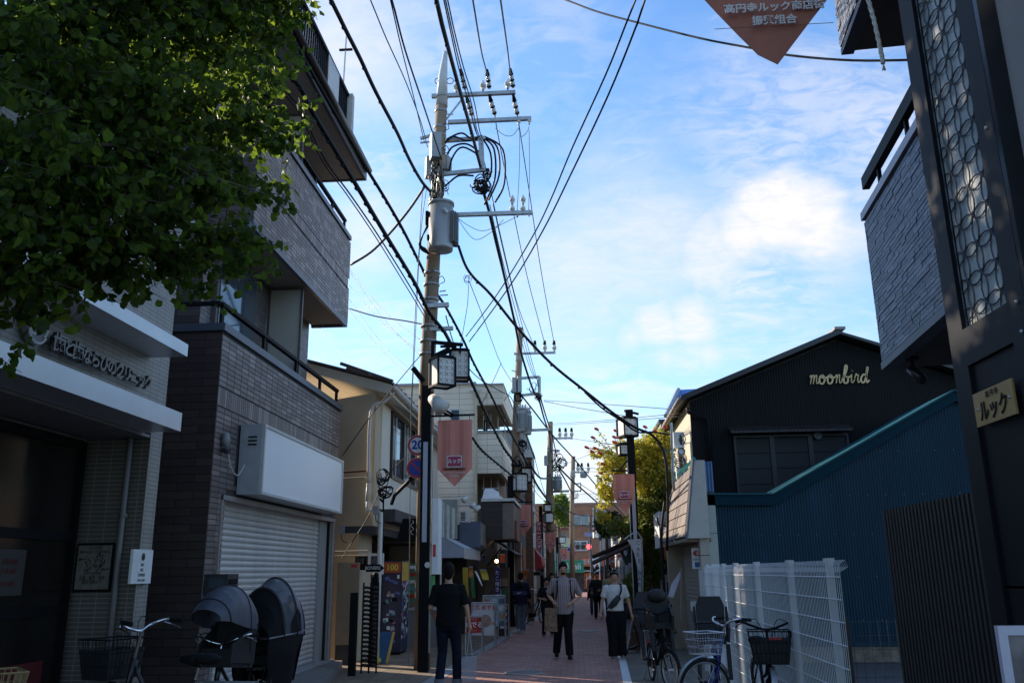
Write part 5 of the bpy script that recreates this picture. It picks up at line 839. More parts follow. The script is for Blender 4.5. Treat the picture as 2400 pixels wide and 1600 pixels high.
# left side farther shops
GW = mat('grey_far_wall', (.30, .29, .27), .8, var=.12, scale=1, streak=1)
def farbuild(label, X, Ya, Yb, H, mt, wins=(), depth=7, name='shop_building', roof=None):
    s = -1 if X < 0 else 1; t = thing(name, label, 'building', (X, Ya, 0)); m = MB(); m.box((X, Ya, 0), (X + s * depth, Yb, H)); m.build('wall', mt, t); m = MB(); m.box((X - s * .06, Ya - .06, H), (X + s * depth, Yb + .05, H + .1)); m.build('coping', roof or DARKG, t)
    for (ya, yb, za, zb) in wins:
        f = MB(); f.box((X - s * .04, ya, za), (X - s * .003, yb, zb)); w = f.build('window_frame', OFFW, t); g = MB(); g.box((X - s * .05, ya + .06, za + .06), (X - s * .041, (ya + yb) / 2 - .02, zb - .06)); g.box((X - s * .05, (ya + yb) / 2 + .02, za + .06), (X - s * .041, yb - .06, zb - .06)); g.build('window_pane', GLASSB, w)
    return t
farbuild('narrow tan shop building just behind the second lamp post', -2.6, 29.2, 33.5, 4.9, mat('tan_stucco', (.27, .22, .16), .85, var=.15, scale=2), [(30, 31.5, 3, 4.2)])
farbuild('brownish shop building with a red awning on the left side', -2.45, 33.6, 37.5, 5.4, mat('brown_stucco', (.20, .14, .10), .85, var=.15, scale=2), [(34.2, 35.4, 3.2, 4.4), (35.8, 37, 3.2, 4.4)])
farbuild('tall grey rendered building behind the third pole with many wires across it', -2.1, 37.6, 47, 7.6, GW, [(38.5, 39.6, 3.4, 4.6), (41, 42.1, 3.4, 4.6), (43.5, 44.6, 3.4, 4.6), (38.5, 39.6, 5.5, 6.5), (41, 42.1, 5.5, 6.5), (43.5, 44.6, 5.5, 6.5)])
farbuild('low beige shop building beyond the grey one on the left', -1.9, 47.2, 60, 4.0, mat('beige_far', (.36, .31, .24), .8), [(49, 50.5, 2.6, 3.5), (53, 54.5, 2.6, 3.5)])
t = thing('striped_awning', 'orange and cream striped awning end panel hanging beside the white vertical sign', 'awning', atY(1238, 1300, 32)); a = atY(1223, 1283, 32); b = atY(1253, 1332, 32); w = b.x - a.x
for k, (f0, f1, c) in enumerate(((0, .13, 'o'), (.13, .3, 'c'), (.3, .45, 'o'), (.45, 1, 'c'))): m = MB(); m.add([(a.x + w * f0, 32, b.z), (a.x + w * f1, 32, b.z), (a.x + w * f1, 32.0, a.z - f1 * .05), (a.x + w * f0, 32.0, a.z - f0 * .05)] + [(a.x + w * f0, 32.02, b.z), (a.x + w * f1, 32.02, b.z), (a.x + w * f1, 32.02, a.z - f1 * .05), (a.x + w * f0, 32.02, a.z - f0 * .05)], [(0, 1, 2, 3), (7, 6, 5, 4)]); m.build('stripe', mat('stripe_orange', (.55, .14, .04), .7) if c == 'o' else mat('stripe_cream', (.62, .38, .25), .7), t)
m = MB(); m.box((a.x, 32.03, a.z - .08), (b.x, 34, a.z - .02)); m.build('top_canvas', _mats['stripe_orange'], t)
t = thing('red_awning', 'deep red curved awning just right of the striped one', 'awning', atY(1262, 1310, 34)); a = atY(1253, 1288, 33.6); b = atY(1272, 1338, 33.6); m = MB(); m.poly([(a.x, 33.6, b.z), (b.x, 33.6, b.z + .2), (b.x - .06, 33.6, a.z - .25), (a.x, 33.6, a.z)], (0, 3.4, 0)); m.build('canvas', mat('awning_red', (.33, .02, .02), .6), t); m = MB(); m.box((a.x - .3, 33.6, b.z - .15), (b.x - .1, 37, b.z - .02)); m.build('frame', BLKM, t)
def vsign(label, px0, py0, px1, py1, Y, mt, chars, cm, size, name='vertical_sign', icon=None):
    a = atY(px0, py0, Y); b = atY(px1, py1, Y); t = thing(name, label, 'sign', ((a.x + b.x) / 2, Y, b.z)); m = MB(); m.box((a.x, Y, b.z), (b.x, Y + .12, a.z)); m.build('panel', mt, t); m = MB(); m.box((a.x - .35, Y + .04, a.z - .1), (a.x, Y + .08, a.z - .06)); m.build('bracket', STEEL, t); m = MB(); m.box((a.x - .35, Y + .04, b.z + .06), (a.x, Y + .08, b.z + .1)); m.build('bracket', STEEL, t)
    top = a.z - (.0 if not icon else (b.x - a.x)); n = len(chars); st = (top - b.z) / (n + .3)
    for k, ch in enumerate(chars): text('character', ch, size, cm, t, ((a.x + b.x) / 2, Y - .004, top - st * (k + .65)), depth=.004, bold=size * .02)
    if icon: m = MB(); m.tube([((a.x + b.x) / 2, Y - .01, a.z - .25), ((a.x + b.x) / 2, Y - .003, a.z - .25)], (b.x - a.x) * .32, 16); m.build('yellow_icon', icon, t)
    return t
vsign('white vertical clinic sign with a yellow icon and black characters by the second lamp post', 1211, 1271, 1223, 1346, 28.3, mat('vs_white', (.62, .62, .58), .5), 'ひよこ薬局', BLKM, .13, icon=mat('icon_yellow', (.75, .45, .05), .5))
vsign('red vertical cleaning sign with white katakana left of the third lamp post', 1257, 1222, 1269, 1288, 38.5, mat('vs_red', (.38, .03, .03), .5), 'クリーニング', WHITE, .19)
vsign('small white vertical sign with dark characters between third lamp post and green shop', 1284, 1305, 1293, 1350, 43, _mats['vs_white'], '高円寺整体院', mat('vs_purple', (.12, .05, .12), .5), .12)
hang('orange and red nobori flag with yellow letters above the hooded man', 1223, 1334, 1240, 1355, 29, 'orange', 'nobori_flag', 'flag', tilt=-.1)
# shop fronts at ground level, left
for (label, X, Ya, Yb, c) in (('dark glazed shop front left of the third lamp post', -2.38, 30, 33.4, GLASS), ('pale shop door recess beyond the red awning', -2.0, 38, 40.2, OFFW), ('dark shop window on the low beige building', -1.85, 48, 52, GLASS)):
    t = thing('shop_glazing', label, 'shop window', (X, Ya, 0)); m = MB(); m.box((X - .18, Ya, .1), (X - .02, Yb, 2.3)); m.build('glazing', c, t)
    for k in range(4): y = Ya + (Yb - Ya) * k / 3; m = MB(); m.box((X - .19, y - .03, 0), (X + .01, y + .03, 2.35)); m.build('mullion', DARKG, t)
# ================================================================== RIGHT SIDE: BLUE SHED, BLACK HOUSE
BLUE = mat('blue_corrugated_paint', (.004, .030, .052), .6, 0, spec=.25, var=.22, scale=1.6, streak=1, stain=(.012, .030, .050))
TEAL = mat('teal_flashing', (.002, .026, .040), .75, 0, spec=.15, var=.1)
s = thing('blue_corrugated_shed', 'blue corrugated metal shed with a teal roof edge beside the black house', 'shed', (2.45, 16.4, 0)); YB = 16.4
prof = [(2.42, atY(1648, 1160, YB).z), (atY(1810, 1160, YB).x, atY(1810, 1160, YB).z), (atY(2232, 918, YB).x, atY(2232, 918, YB).z), (11.5, 3.2)]
def roofz(x):
    for (a, b) in zip(prof, prof[1:]):
        if x <= b[0]: f = (x - a[0]) / (b[0] - a[0]); return a[1] + (b[1] - a[1]) * f
    return prof[-1][1]
X0 = atY(1684, 1300, YB).x + .0
m = MB(); corrug(m, (X0, YB, 0), (1, 0, 0), lambda q: roofz(X0 + q) - .1, .052, .0065, 11.5 - X0, .32); m.build('corrugated_wall', BLUE, s)
m = MB(); m.poly([(X0, YB + .03, .1)] + [(X0, YB + .03, roofz(X0) - .02)] + [(p[0], YB + .03, p[1] - .02) for p in prof[1:]] + [(11.5, YB + .03, .1)], (0, 3.0, 0)); m.build('core_wall', DARKG, s)
for a, b in zip(prof, prof[1:]):
    m = MB(); m.poly([(a[0], YB - .07, a[1]), (b[0], YB - .07, b[1]), (b[0], YB - .07, b[1] - .19), (a[0], YB - .07, a[1] - .19)], (0, .09, 0)); m.build('roof_flashing', TEAL, s)
    m = MB(); m.poly([(a[0], YB - .1, a[1] + .001), (b[0], YB - .1, b[1] + .001), (b[0], YB - .1, b[1] + .035), (a[0], YB - .1, a[1] + .035)], (0, 2.6, 0)); m.build('roof_sheet', mat('pale_blue_metal', (.008, .07, .09), .6, 0, spec=.2), s)
m = MB(); m.box((X0, YB - .03, .26), (11.5, YB - .012, .34)); m.build('foot_flashing', _mats['blue_corrugated_paint'], s); m = MB(); m.box((X0 - .02, YB - .01, 0), (11.5, YB + .2, .25)); m.build('concrete_footing', mat('mossy_footing', (.17, .14, .105), .9, var=.5, scale=6, bump=.6), s)
BCOL = mat('beige_block_wall', (.44, .38, .31), .85, var=.12, scale=3, bump=.3, streak=1, stain=(.25, .2, .16))
a = atY(1641, 1300, YB - .06); bq = atY(1663, 1300, YB - .06)
m = MB()
for k in range(5): m.box((a.x, YB - .12, .62 * k), (bq.x, YB + .25, .62 * k + .61))
m.build('corner_column', BCOL, s); m = MB()
for k in range(4): m.box((bq.x + .004, YB - .07, .75 * k), (X0 - .004, YB + .1, .75 * k + .742))
m.build('pale_side_panel', mat('pale_green_panel', (.40, .42, .36), .7, var=.08), s)
m = MB(); m.box((a.x - .03, YB - .13, 3.10), (X0 - .12, YB + .25, 3.56)); m.build('corner_block', TEAL, s)
m = MB(); corrug(m, (atY(1650, 1120, YB - .15).x, YB - .145, 0), (1, 0, 0), lambda q: 3.56, .05, .006, .17, 3.0); m.build('corner_corrugation', mat('bright_blue_sheet', (.03, .09, .20), .4, .2), s)
m = MB(); m.box((X0 + .02, YB - .0125, 2.02), (6.6, YB - .0075, 2.032)); m.build('lap_joint', mat('lap_shadow_blue', (.002, .012, .03), .7), s)
m = MB()
for z_ in (.7, 1.45, 2.2, 2.9, 3.7):
    for k in range(22):
        x_ = X0 + .15 + k * .33
        if z_ < roofz(x_) - .3: m.box((x_ - .008, YB - .018, z_ - .008), (x_ + .008, YB - .006, z_ + .008))
m.build('screw_heads', mat('screw_zinc', (.12, .14, .16), .5, .3), s, kind='stuff')
# mansard of roof shingles toward the street
TA = (2.28, 16.25, 3.52); TBk = (2.28, 20.1, 3.50); BA = (2.06, 16.25, 2.2); BB = (1.95, 20.1, 2.2)
SHG = [mat('shingle_a', (.20, .165, .15), .85, var=.12, bump=.4), mat('shingle_b', (.165, .14, .128), .85, var=.12, bump=.4), mat('shingle_c', (.235, .20, .18), .85, var=.12, bump=.4)]
m = MB(); m.poly([TA, TBk, BB, BA], (.05, 0, 0)); m.build('mansard_backing', DARKG, s)
rows = 6; cols = 6
for r in range(rows):
    for q in range(cols):
        def pt(u_, v_, o=0): l = Vector(BA).lerp(Vector(TA), v_); rr = Vector(BB).lerp(Vector(TBk), v_); return l.lerp(rr, u_) + Vector((-.012 - o, 0, 0))
        o_ = .5 / cols * (r % 2); u0, u1 = max(0, q / cols - o_) + .003, min(1, (q + 1) / cols - o_) - .003; v0, v1 = r / rows, (r + 1) / rows - .008
        if u1 - u0 < .02: continue
        g = MB(); pts = [pt(u0, v0, .02), pt(u1, v0, .02), pt(u1, v1), pt(u0, v1)]; g.poly(pts, (.012, 0, 0)); g.build('shingle', SHG[random.randrange(3)], s)
m = MB(); m.poly([(BA[0] - .03, 16.2, 2.16), (2.46, 16.2, 2.16), (2.46, 16.2, 3.58), (TA[0] - .04, 16.2, 3.58)], (0, .05, 0)); m.build('mansard_end_panel', mat('pale_end_panel', (.50, .46, .40), .8, var=.06), s)
m = MB(); m.tube([(BA[0] - .035, 16.19, 2.14), (TA[0] - .04, 16.19, 3.6)], .035, 4); m.build('mansard_corner_trim', mat('slate_trim', (.12, .12, .14), .5), s)
m = MB(); m.tube([(TA[0] - .02, 16.15, 3.6), (TBk[0] - .02, 20.1, 3.56)], .04, 4); m.build('mansard_top_trim', mat('teal_bright', (.03, .28, .32), .35), s)
m = MB(); m.box((1.98, 16.3, 2.1), (2.5, 20.1, 2.16)); m.build('mansard_soffit', mat('soffit_tan', (.25, .19, .14), .8), s)
m = MB(); m.box((2.36, 16.55, 0), (2.5, 20.1, 2.1)); m.build('shutter_wall', mat('beige_jamb', (.36, .29, .21), .8, var=.1), s)
for k in range(26): g = MB(); g.box((2.32, 17.0, .05 + k * .078), (2.357, 19.2, .05 + k * .078 + .07)); g.build('shutter_slat', mat('beige_shutter', (.36, .32, .27), .5, var=.1), s)
m = MB(); m.box((2.0, 19.3, 0), (2.35, 19.55, 2.1)); m.build('jamb', _mats['beige_jamb'], s)
t = thing('vertical_wall_sign', 'white vertical sign with a red oval and blue square under the shingled canopy', 'sign', (2.25, 16.6, 1.6)); a = atY(1622, 1283, 16.5); bq = atY(1641, 1328, 16.5); m = MB(); m.box((a.x - .01, 16.5, bq.z - .03), (bq.x + .06, 16.56, a.z)); m.build('panel', WHITE, t); cx = (a.x + bq.x) / 2 + .02
m = MB(); m.ball((cx, 16.495, a.z - .1), .07, 14, (1.1, .04, .75)); m.build('red_oval', RED, t); text('numeral', '5', .09, WHITE, t, (cx, 16.488, a.z - .1), depth=.002, bold=.003, shear=.3); text('lettering', 'MAYA', .055, BLKM, t, (cx, 16.494, a.z - .21), depth=.003); m = MB(); m.box((cx - .05, 16.494, a.z - .35), (cx + .05, 16.499, a.z - .26)); m.build('blue_square', mat('label_blue', (.02, .12, .35), .5), t)
# black house
BW = mat('black_corrugated_wall', (.0075, .007, .0072), .7, .0, var=.12, scale=1.5, streak=1, spec=.2)
h = thing('black_gabled_house', 'black corrugated gabled building with cream script lettering behind the blue shed', 'house', (2.5, 19.4, 0)); YM = 19.4
g1 = [(atY(*p, YM)) for p in ((1607, 938), (1960, 790), (2330, 905))]
def gz(x): 
    a, b, c_ = g1
    return a.z + (b.z - a.z) * (x - a.x) / (b.x - a.x) if x < b.x else b.z + (c_.z - b.z) * (x - b.x) / (c_.x - b.x)
XA = g1[0].x + .08; XC = 10.4
m = MB(); corrug(m, (XA, YM, 0), (1, 0, 0), lambda q: gz(XA + q) - .06, .06, .006, XC - XA, 0); m.build('corrugated_wall', BW, h)
m = MB(); m.poly([(XA, YM + .03, 0), (XA, YM + .03, gz(XA) - .05), (g1[1].x, YM + .03, gz(g1[1].x) - .05), (XC, YM + .03, gz(XC) - .05), (XC, YM + .03, 0)], (0, 6.5, 0)); m.build('core_wall', mat('cream_side_wall', (.50, .45, .36), .8, var=.12, scale=2, streak=1), h)
for a, b in ((0, 1), (1, 2)):
    p, q = g1[a], g1[b]; m = MB(); m.poly([(p.x - (.14 if a == 0 else 0), YM - .3, p.z - (.06 if a == 0 else 0)), (q.x, YM - .3, q.z), (q.x, YM - .3, q.z + .12), (p.x - (.14 if a == 0 else 0), YM - .3, p.z + .06)], (0, 7.2, 0)); m.build('roof_slope', mat('black_roof_metal', (.03, .028, .03), .35, .3, var=.2), h)
m = MB(); m.box((g1[1].x - .12, YM - .34, g1[1].z + .10), (g1[1].x + .12, YM + 7, g1[1].z + .16)); m.build('ridge_cap', mat('ridge_grey', (.28, .25, .24), .5, .3), h)
q = g1[0]; m = MB(); m.tube([(q.x - .16, YM - .25, q.z - .02), (q.x - .16, YM + 6.5, q.z - .05)], .06, 8); m.build('gutter', mat('gutter_tan', (.33, .27, .21), .5), h, True)
d = [atY(x, y, YM - .08) for x, y in ((1611, 955), (1614, 966), (1655, 980), (1660, 990), (1668, 1150))]; m = MB(); m.tube(d, .045, 8); m.build('drain_pipe', BLK, h, True)
# script lettering "moonbird"
CRM = mat('cream_letter', (.80, .56, .28), .5, var=.03, scale=1)
def stroke(pts, r=.03): return [(x, y) for x, y in pts]
letters = {'m': ([(0, .75), (.1, .98), (.16, .7), (.08, 0)], [(.1, .35), (.3, .9), (.45, .95), (.46, .6), (.4, 0)], [(.42, .35), (.62, .9), (.78, .92), (.76, .4), (.82, .05), (1.0, .15), (1.1, .4)]),
 'o': ([(.42, .95), (.15, .85), (.02, .45), (.15, .05), (.45, .05), (.62, .45), (.5, .85), (.3, .97), (.35, .7), (.6, .62), (.95, .75)],), 'n': ([(0, .75), (.1, .98), (.16, .7), (.08, 0)], [(.1, .35), (.3, .9), (.46, .92), (.44, .4), (.5, .05), (.68, .15), (.8, .45)]),
 'b': ([(-.05, .4), (.3, 1.1), (.48, 1.75), (.36, 2.0), (.22, 1.7), (.12, .5), (.2, .05), (.5, .05), (.62, .4), (.5, .7), (.38, .72), (.6, .62), (.85, .75)],), 'i': ([(0, .6), (.15, .97), (.12, .4), (.18, .05), (.35, .12), (.5, .4)], [(.2, 1.35), (.23, 1.38)]),
 'r': ([(0, .5), (.18, 1.05), (.22, .85), (.42, .88), (.36, .4), (.42, .05), (.6, .15), (.7, .4)],), 'd': ([(.55, .85), (.25, .9), (.02, .45), (.12, .05), (.38, .1), (.6, .7), (.78, 1.6), (.7, 1.6), (.6, .6), (.68, .05), (.85, .15), (.95, .3)],)}
adv = {'m': 1.02, 'o': .88, 'n': .78, 'b': .82, 'i': .46, 'r': .68, 'd': .95}
o0 = atY(1898, 900, YM - .05); o1 = atY(2038, 892, YM - .05); tot = sum(adv[c_] for c_ in 'moonbird'); sc_ = (o1.x - o0.x) / tot; xx = 0
for ch in 'moonbird':
    m = MB()
    for st in letters[ch]: m.tube(smoothpath([Vector((o0.x + (xx + px * .95 + .12 * py) * sc_, YM - .04, o0.z + py * sc_ * 1.02)) for px, py in st], 6), .022, 6, ell=.6)
    m.build('letter', CRM, h, True); xx += adv[ch]
# closed window with small tin roof
a = atY(1712, 1013, YM - .05); b = atY(1990, 1000, YM - .05); c_ = atY(1722, 1140, YM - .05)
m = MB(); m.poly([(a.x - .05, YM - .35, a.z - .04), (b.x, YM - .35, a.z - .04), (b.x, YM - .01, a.z + .12), (a.x - .05, YM - .01, a.z + .12)], (0, 0, .02)); corrug(m, (a.x - .05, YM - .36, 0), (1, 0, 0), lambda q: a.z - .015, .08, .006, b.x - a.x, a.z - .06); m.build('tin_hood', mat('rusty_tin', (.035, .03, .028), .5, .4, var=.3), h)
x0, x1 = a.x + .05, b.x - .05; n_ = 3
for i in range(n_):
    xa = x0 + (x1 - x0) * i / n_; xb = x0 + (x1 - x0) * (i + 1) / n_; f = MB(); za, zb = c_.z - .3, a.z - .08
    f.box((xa, YM - .1, za), (xa + .05, YM - .012, zb)); f.box((xb - .05, YM - .1, za), (xb - .002, YM - .012, zb)); f.box((xa + .05, YM - .1, zb - .05), (xb - .05, YM - .012, zb)); w = f.build('shutter_frame', mat('charcoal_trim', (.02, .02, .021), .5), h)
    for k in range(4): g = MB(); z = za + (zb - .06 - za) * k / 4; g.box((xa + .055, YM - .07, z + .006), (xb - .055, YM - .04, z + (zb - .06 - za) / 4 - .006)); g.build('shutter_panel', mat('charcoal_panel', (.014, .014, .0145), .7, var=.12), w)
q = atY(1916, 1020, YM - .12); m = MB(); m.tube([(q.x, YM - .16, q.z), (q.x, YM - .02, q.z)], .09, 16); m.build('vent_cap', DARKG, h)
# meters, air con, conduits on the street side of the black house
m = MB(); p = [atY(x, y, 18.3) for x, y in ((1573, 990), (1578, 1120), (1580, 1150))]; m.tube(p, .03, 6); m.build('conduit', STEEL, h)
for (lab, x0, y0, x1, y1, Y, mt, nm) in (('tall white enamel box high on the black house corner', 1578, 1012, 1604, 1048, 18.7, OFFW, 'meter_box'), ('white round drum unit below the tall box on the black house', 1585, 1050, 1606, 1068, 18.6, PORC, 'air_conditioner'), ('small meter box with a red label above the shingled canopy', 1585, 1095, 1606, 1120, 18.6, OFFW, 'meter_box'), ('small turquoise box fixed to the beige wall near the climber', 1556, 1052, 1568, 1064, 21.5, mat('turquoise', (.05, .3, .32), .5), 'vent_box')):
    a = atY(x0, y0, Y); b = atY(x1, y1, Y); t = thing(nm, lab, nm.replace('_', ' '), (a.x, Y, b.z)); g = MB()
    if 'drum' in lab: g.tube([((a.x + b.x) / 2, Y - .1, (a.z + b.z) / 2), ((a.x + b.x) / 2, Y + .2, (a.z + b.z) / 2)], (a.z - b.z) / 2, 20); g.build('drum', mt, t); g = MB(); g.ring(((a.x + b.x) / 2, Y - .11, (a.z + b.z) / 2), .07, .012, 'y', 16); g.build('fan_ring', DARKG, t)
    else: g.box((a.x, Y, b.z), (b.x, Y + .15, a.z)); g.build('case', mt, t); g = MB(); g.box((a.x + (b.x - a.x) * .6, Y - .006, b.z + .06), (b.x - .04, Y - .001, a.z - .08)); g.build('label', RED if 'red' in lab else DARKG, t)
t = thing('meter_wiring', 'loose black wiring and brackets between the meter boxes on the black house', 'wires', atY(1595, 1080, 18.4)); coil(t, atY(1595, 1082, 18.5), .14, 5, .008, 41, .8, 'loose_wire'); coil(t, atY(1600, 1030, 18.5), .1, 4, .008, 42, 1.6, 'loose_wire'); m = MB()
for x in (1582, 1590, 1600): m.tube([atY(x, 1072, 18.5), atY(x + 3, 1095, 18.5)], .012, 5)
m.build('riser', STEEL, t, kind='stuff'); cable('black riser pipe running down the black house corner into the sign', [(1545, 1040), (1556, 1060), (1562, 1100), (1565, 1180), (1563, 1290)], 18.2, 18.2, .03, group=None, cat='pipe'); cable('thin black pipe dropping beside the climber to the ground', [(1558, 1175), (1550, 1250), (1553, 1330), (1560, 1410)], 17.9, 17.9, .03, group=None, cat='pipe')
cable('cable hanging in a bow on the white box sign', [(1540, 1212), (1545, 1228), (1560, 1232), (1578, 1245)], 19.3, 19.3, .02, group=None)
# buildings beyond, right side
bb = farbuild('beige two storey building behind the flowering climber', 2.75, 26.4, 40, 6.0, mat('beige_right', (.42, .37, .29), .85, var=.1, scale=2), [(27, 28.4, 3.2, 4.6), (30, 31.4, 3.2, 4.6)], depth=4)
t = thing('blue_roofed_building', 'building with a bright blue sloping roof behind the black house', 'building', (3.4, 30, 0)); Yq = 31; pr = [atY(x, y, Yq) for x, y in ((1590, 918), (1680, 905), (1680, 1010), (1548, 1000))]
m = MB(); m.poly([(pr[0].x, Yq, pr[0].z), (pr[1].x + 3, Yq, pr[0].z + .1), (pr[2].x + 3, Yq - 2, pr[3].z), (pr[3].x, Yq - 2, pr[3].z)], (0, .1, .1)); m.build('roof', mat('blue_roof', (.035, .14, .42), .35, .1, var=.05), t); m = MB(); m.tube([(pr[3].x, Yq - 2, pr[3].z + .05), (pr[0].x, Yq, pr[0].z + .08)], .09, 6); m.build('roof_edge', mat('grey_blue_edge', (.3, .34, .4), .4), t); m = MB(); m.box((pr[3].x + .1, Yq - 1.9, 5.7), (pr[2].x + 2.6, Yq + 6, pr[3].z - .05)); m.build('wall', _mats['beige_right'], t)
farbuild('dark timber shop row on the right between the climber and the awning', 2.3, 20.4, 26.2, 3.3, mat('dark_timber', (.04, .03, .022), .8, var=.4, scale=3), (), 4, 'shop_building')
farbuild('white fronted shops on the right beyond the striped shirt man', 2.3, 40.2, 60, 3.6, mat('pale_shop', (.38, .37, .36), .8, var=.2), [(41, 42.5, 1, 2.3), (44, 46, 1, 2.3), (48, 50, 1, 2.3), (52, 54, 1, 2.3)], 4, 'shop_building')
t = thing('shop_fascia_panels', 'row of pale vertical fascia panels on the right side shops', 'panel', (2.1, 26, 1.9)); 
for k in range(9): m = MB(); y = 25 + k * .7; m.box((2.1 - k * .02, y, 1.85), (2.2, y + .64, 2.35)); m.build('panel', mat('panel_grey', (.30, .28, .27), .7, var=.15), t)
for k in range(7):     # stock crowding the right shop front
    y = 21 + k * .9; t = thing('display_crate', ('stack of dark crates', 'tall pale cabinet', 'black shelving unit', 'green plant crate', 'grey metal locker', 'brown display shelf', 'white display case')[k] + ' in the right hand shop row, ' + ('nearest', 'second', 'third', 'middle', 'fifth', 'sixth', 'farthest')[k] + ' from the lamp post', 'display stand', (2.0, y, 0)); c_ = (BLKM, OFFW, DARKG, GC['green'], GREY, mat('brown_shelf', (.10, .06, .035), .7), WHITE)[k]
    hh = (.9, 1.5, 1.2, .7, 1.6, 1.1, 1.3)[k]; m = MB(); m.box((1.85, y, 0), (2.25, y + .06, hh)); m.box((1.85, y + .6, 0), (2.25, y + .66, hh)); m.build('side_panel', c_, t, kind='stuff')
    for z in range(4): m = MB(); m.box((1.86, y + .06, hh * (z + .2) / 4), (2.25, y + .6, hh * (z + .2) / 4 + .03)); m.build('shelf', c_, t)
    for z in range(3): m = MB(); m.ball((2.02, y + .2 + .1 * z, hh * (z + .2) / 4 + .12), .09, 8, (1, 1.2, .9)); m.build('goods', list(GC.values())[(k * 3 + z) % 9], t)
t = thing('white_box_sign', 'white blank projecting box sign beside the black pipe on the right', 'sign', (1.95, 19.9, 2.1)); a = atY(1534, 1198, 20.2); bq = atY(1577, 1280, 20.2); xm = atY(1545, 1240, 20.2).x; m = MB(); m.poly([(a.x, 20.5, bq.z - .05), (xm, 20.2, bq.z), (bq.x, 20.2, bq.z), (bq.x, 20.2, a.z), (xm, 20.2, a.z), (a.x, 20.5, a.z - .05)][1:5], (0, .3, 0)); m.build('case', mat('cool_white', (.55, .55, .60), .4), t); m = MB(); m.poly([(a.x, 20.5, bq.z - .04), (xm, 20.2, bq.z - .02), (xm, 20.2, a.z), (a.x, 20.5, a.z - .06)], (0, .02, 0)); m.build('side_face', WHITE, t)
q = atY(1551, 1287, 19.8); t = thing('warm_bulb', 'tiny warm bulb glowing below the white box sign', 'lamp', q); m = MB(); m.ball(q, .025, 8); m.build('bulb', mat('warm_glow', (1, .5, .2), .5, emit=6, var=0), t, True); m = MB(); m.tube([q, q + Vector((0, 0, .08))], .01, 5); m.build('socket', BLK, t)
t = thing('orange_shop_lantern', 'dull orange lantern in the shop entrance below the white box sign', 'lantern', atY(1570, 1295, 20.8)); q = atY(1569, 1297, 20.8); m = MB(); m.tube([q + Vector((0, 0, .18)), q + Vector((0, 0, .1)), q + Vector((0, 0, -.12)), q + Vector((0, 0, -.18))], [.06, .13, .13, .06], 14); m.build('shade', mat('lantern_orange', (.38, .13, .04), .7), t, True); m = MB(); m.tube([q + Vector((0, 0, .18)), q + Vector((0, 0, .4))], .01, 4); m.build('cord', BLK, t)
for (lab, x0, y0, x1, y1, Y, c_) in (('grey curtain panel in the shop entrance right of the pipe', 1567, 1300, 1590, 1362, 20.0, 'white'), ('deep blue cloth panel under the grey entrance curtain', 1562, 1362, 1580, 1395, 19.9, 'purple')): hang(lab, x0, y0, x1, y1, Y, c_, 'door_curtain', 'curtain')
# tall curved white flags
def featherflag(label, pts, Y, mt, letters_=None, base=None):
    P_ = [atY(x, y, Y) for x, y in pts]; t = thing('feather_flag', label, 'flag', (P_[0].x, Y, 0)); m = MB(); m.poly(P_, (0, .008, 0)); m.build('cloth', mt, t)
    if base: m = MB(); m.tube(smoothpath([atY(x, y, Y + .01) for x, y in base], 3), .012, 6); m.build('pole', STEEL, t)
    if letters_:
        for k, ch in enumerate(letters_): q = atY(1496 + (3 if k > 2 else 0), 1272 + k * 14, Y - .005); text('letter', ch, .12, DARKG, t, q, depth=.002)
    return t
featherflag('tall white curved flag with black scribbled letters beside the right lamp post', [(1470, 1264), (1502, 1262), (1504, 1300), (1503, 1400), (1500, 1420), (1497, 1420), (1496, 1380), (1494, 1330), (1486, 1295), (1478, 1278)], 19.4, mat('flag_white', (.50, .52, .55), .8), 'CAFE BAR', [(1464, 1263), (1504, 1261), (1504, 1505)])
featherflag('small curved white flag leaning behind the black child seat', [(1594, 1338), (1595, 1350), (1578, 1400), (1566, 1396), (1575, 1365)], 16.9, mat('flag_lilac', (.52, .50, .56), .8), None, [(1597, 1330), (1596, 1450)])
# folding awning on the right
t = thing('folding_arm_awning', 'dark brown folding awning reaching over the street from the right shops', 'awning', atY(1430, 1290, 22)); a, b, c_, d = atY(1387, 1305, 21), atY(1484, 1262, 21), atY(1492, 1275, 24), atY(1394, 1318, 24)
m = MB(); m.add([a, b, b + Vector((.25, 3.2, .0)), a + Vector((.1, 3.2, 0))] + [p + Vector((0, 0, .04)) for p in (a, b, b + Vector((.25, 3.2, 0)), a + Vector((.1, 3.2, 0)))], [(0, 3, 2, 1), (4, 5, 6, 7), (0, 1, 5, 4), (1, 2, 6, 5), (2, 3, 7, 6), (3, 0, 4, 7)]); m.build('canvas', mat('awning_brown', (.03, .018, .013), .7, var=.2), t)
m = MB(); m.tube([a + Vector((0, 0, -.14)), b + Vector((0, 0, -.12))], .05, 8); m.build('front_bar', mat('awning_bar', (.06, .035, .03), .5), t); m = MB(); m.tube([atY(1452, 1282, 21.4), atY(1468, 1320, 22.5)], .05, 6); m.tube([atY(1496, 1272, 21), atY(1484, 1318, 21)], .03, 6); m.build('folding_arm', STEEL, t)
m = MB(); m.poly([atY(1478, 1275, 21.5), atY(1500, 1272, 21.5), atY(1500, 1318, 21.5), atY(1462, 1318, 21.5)], (0, .05, 0)); m.build('side_blind', mat('navy_blind', (.05, .055, .075), .7), t)
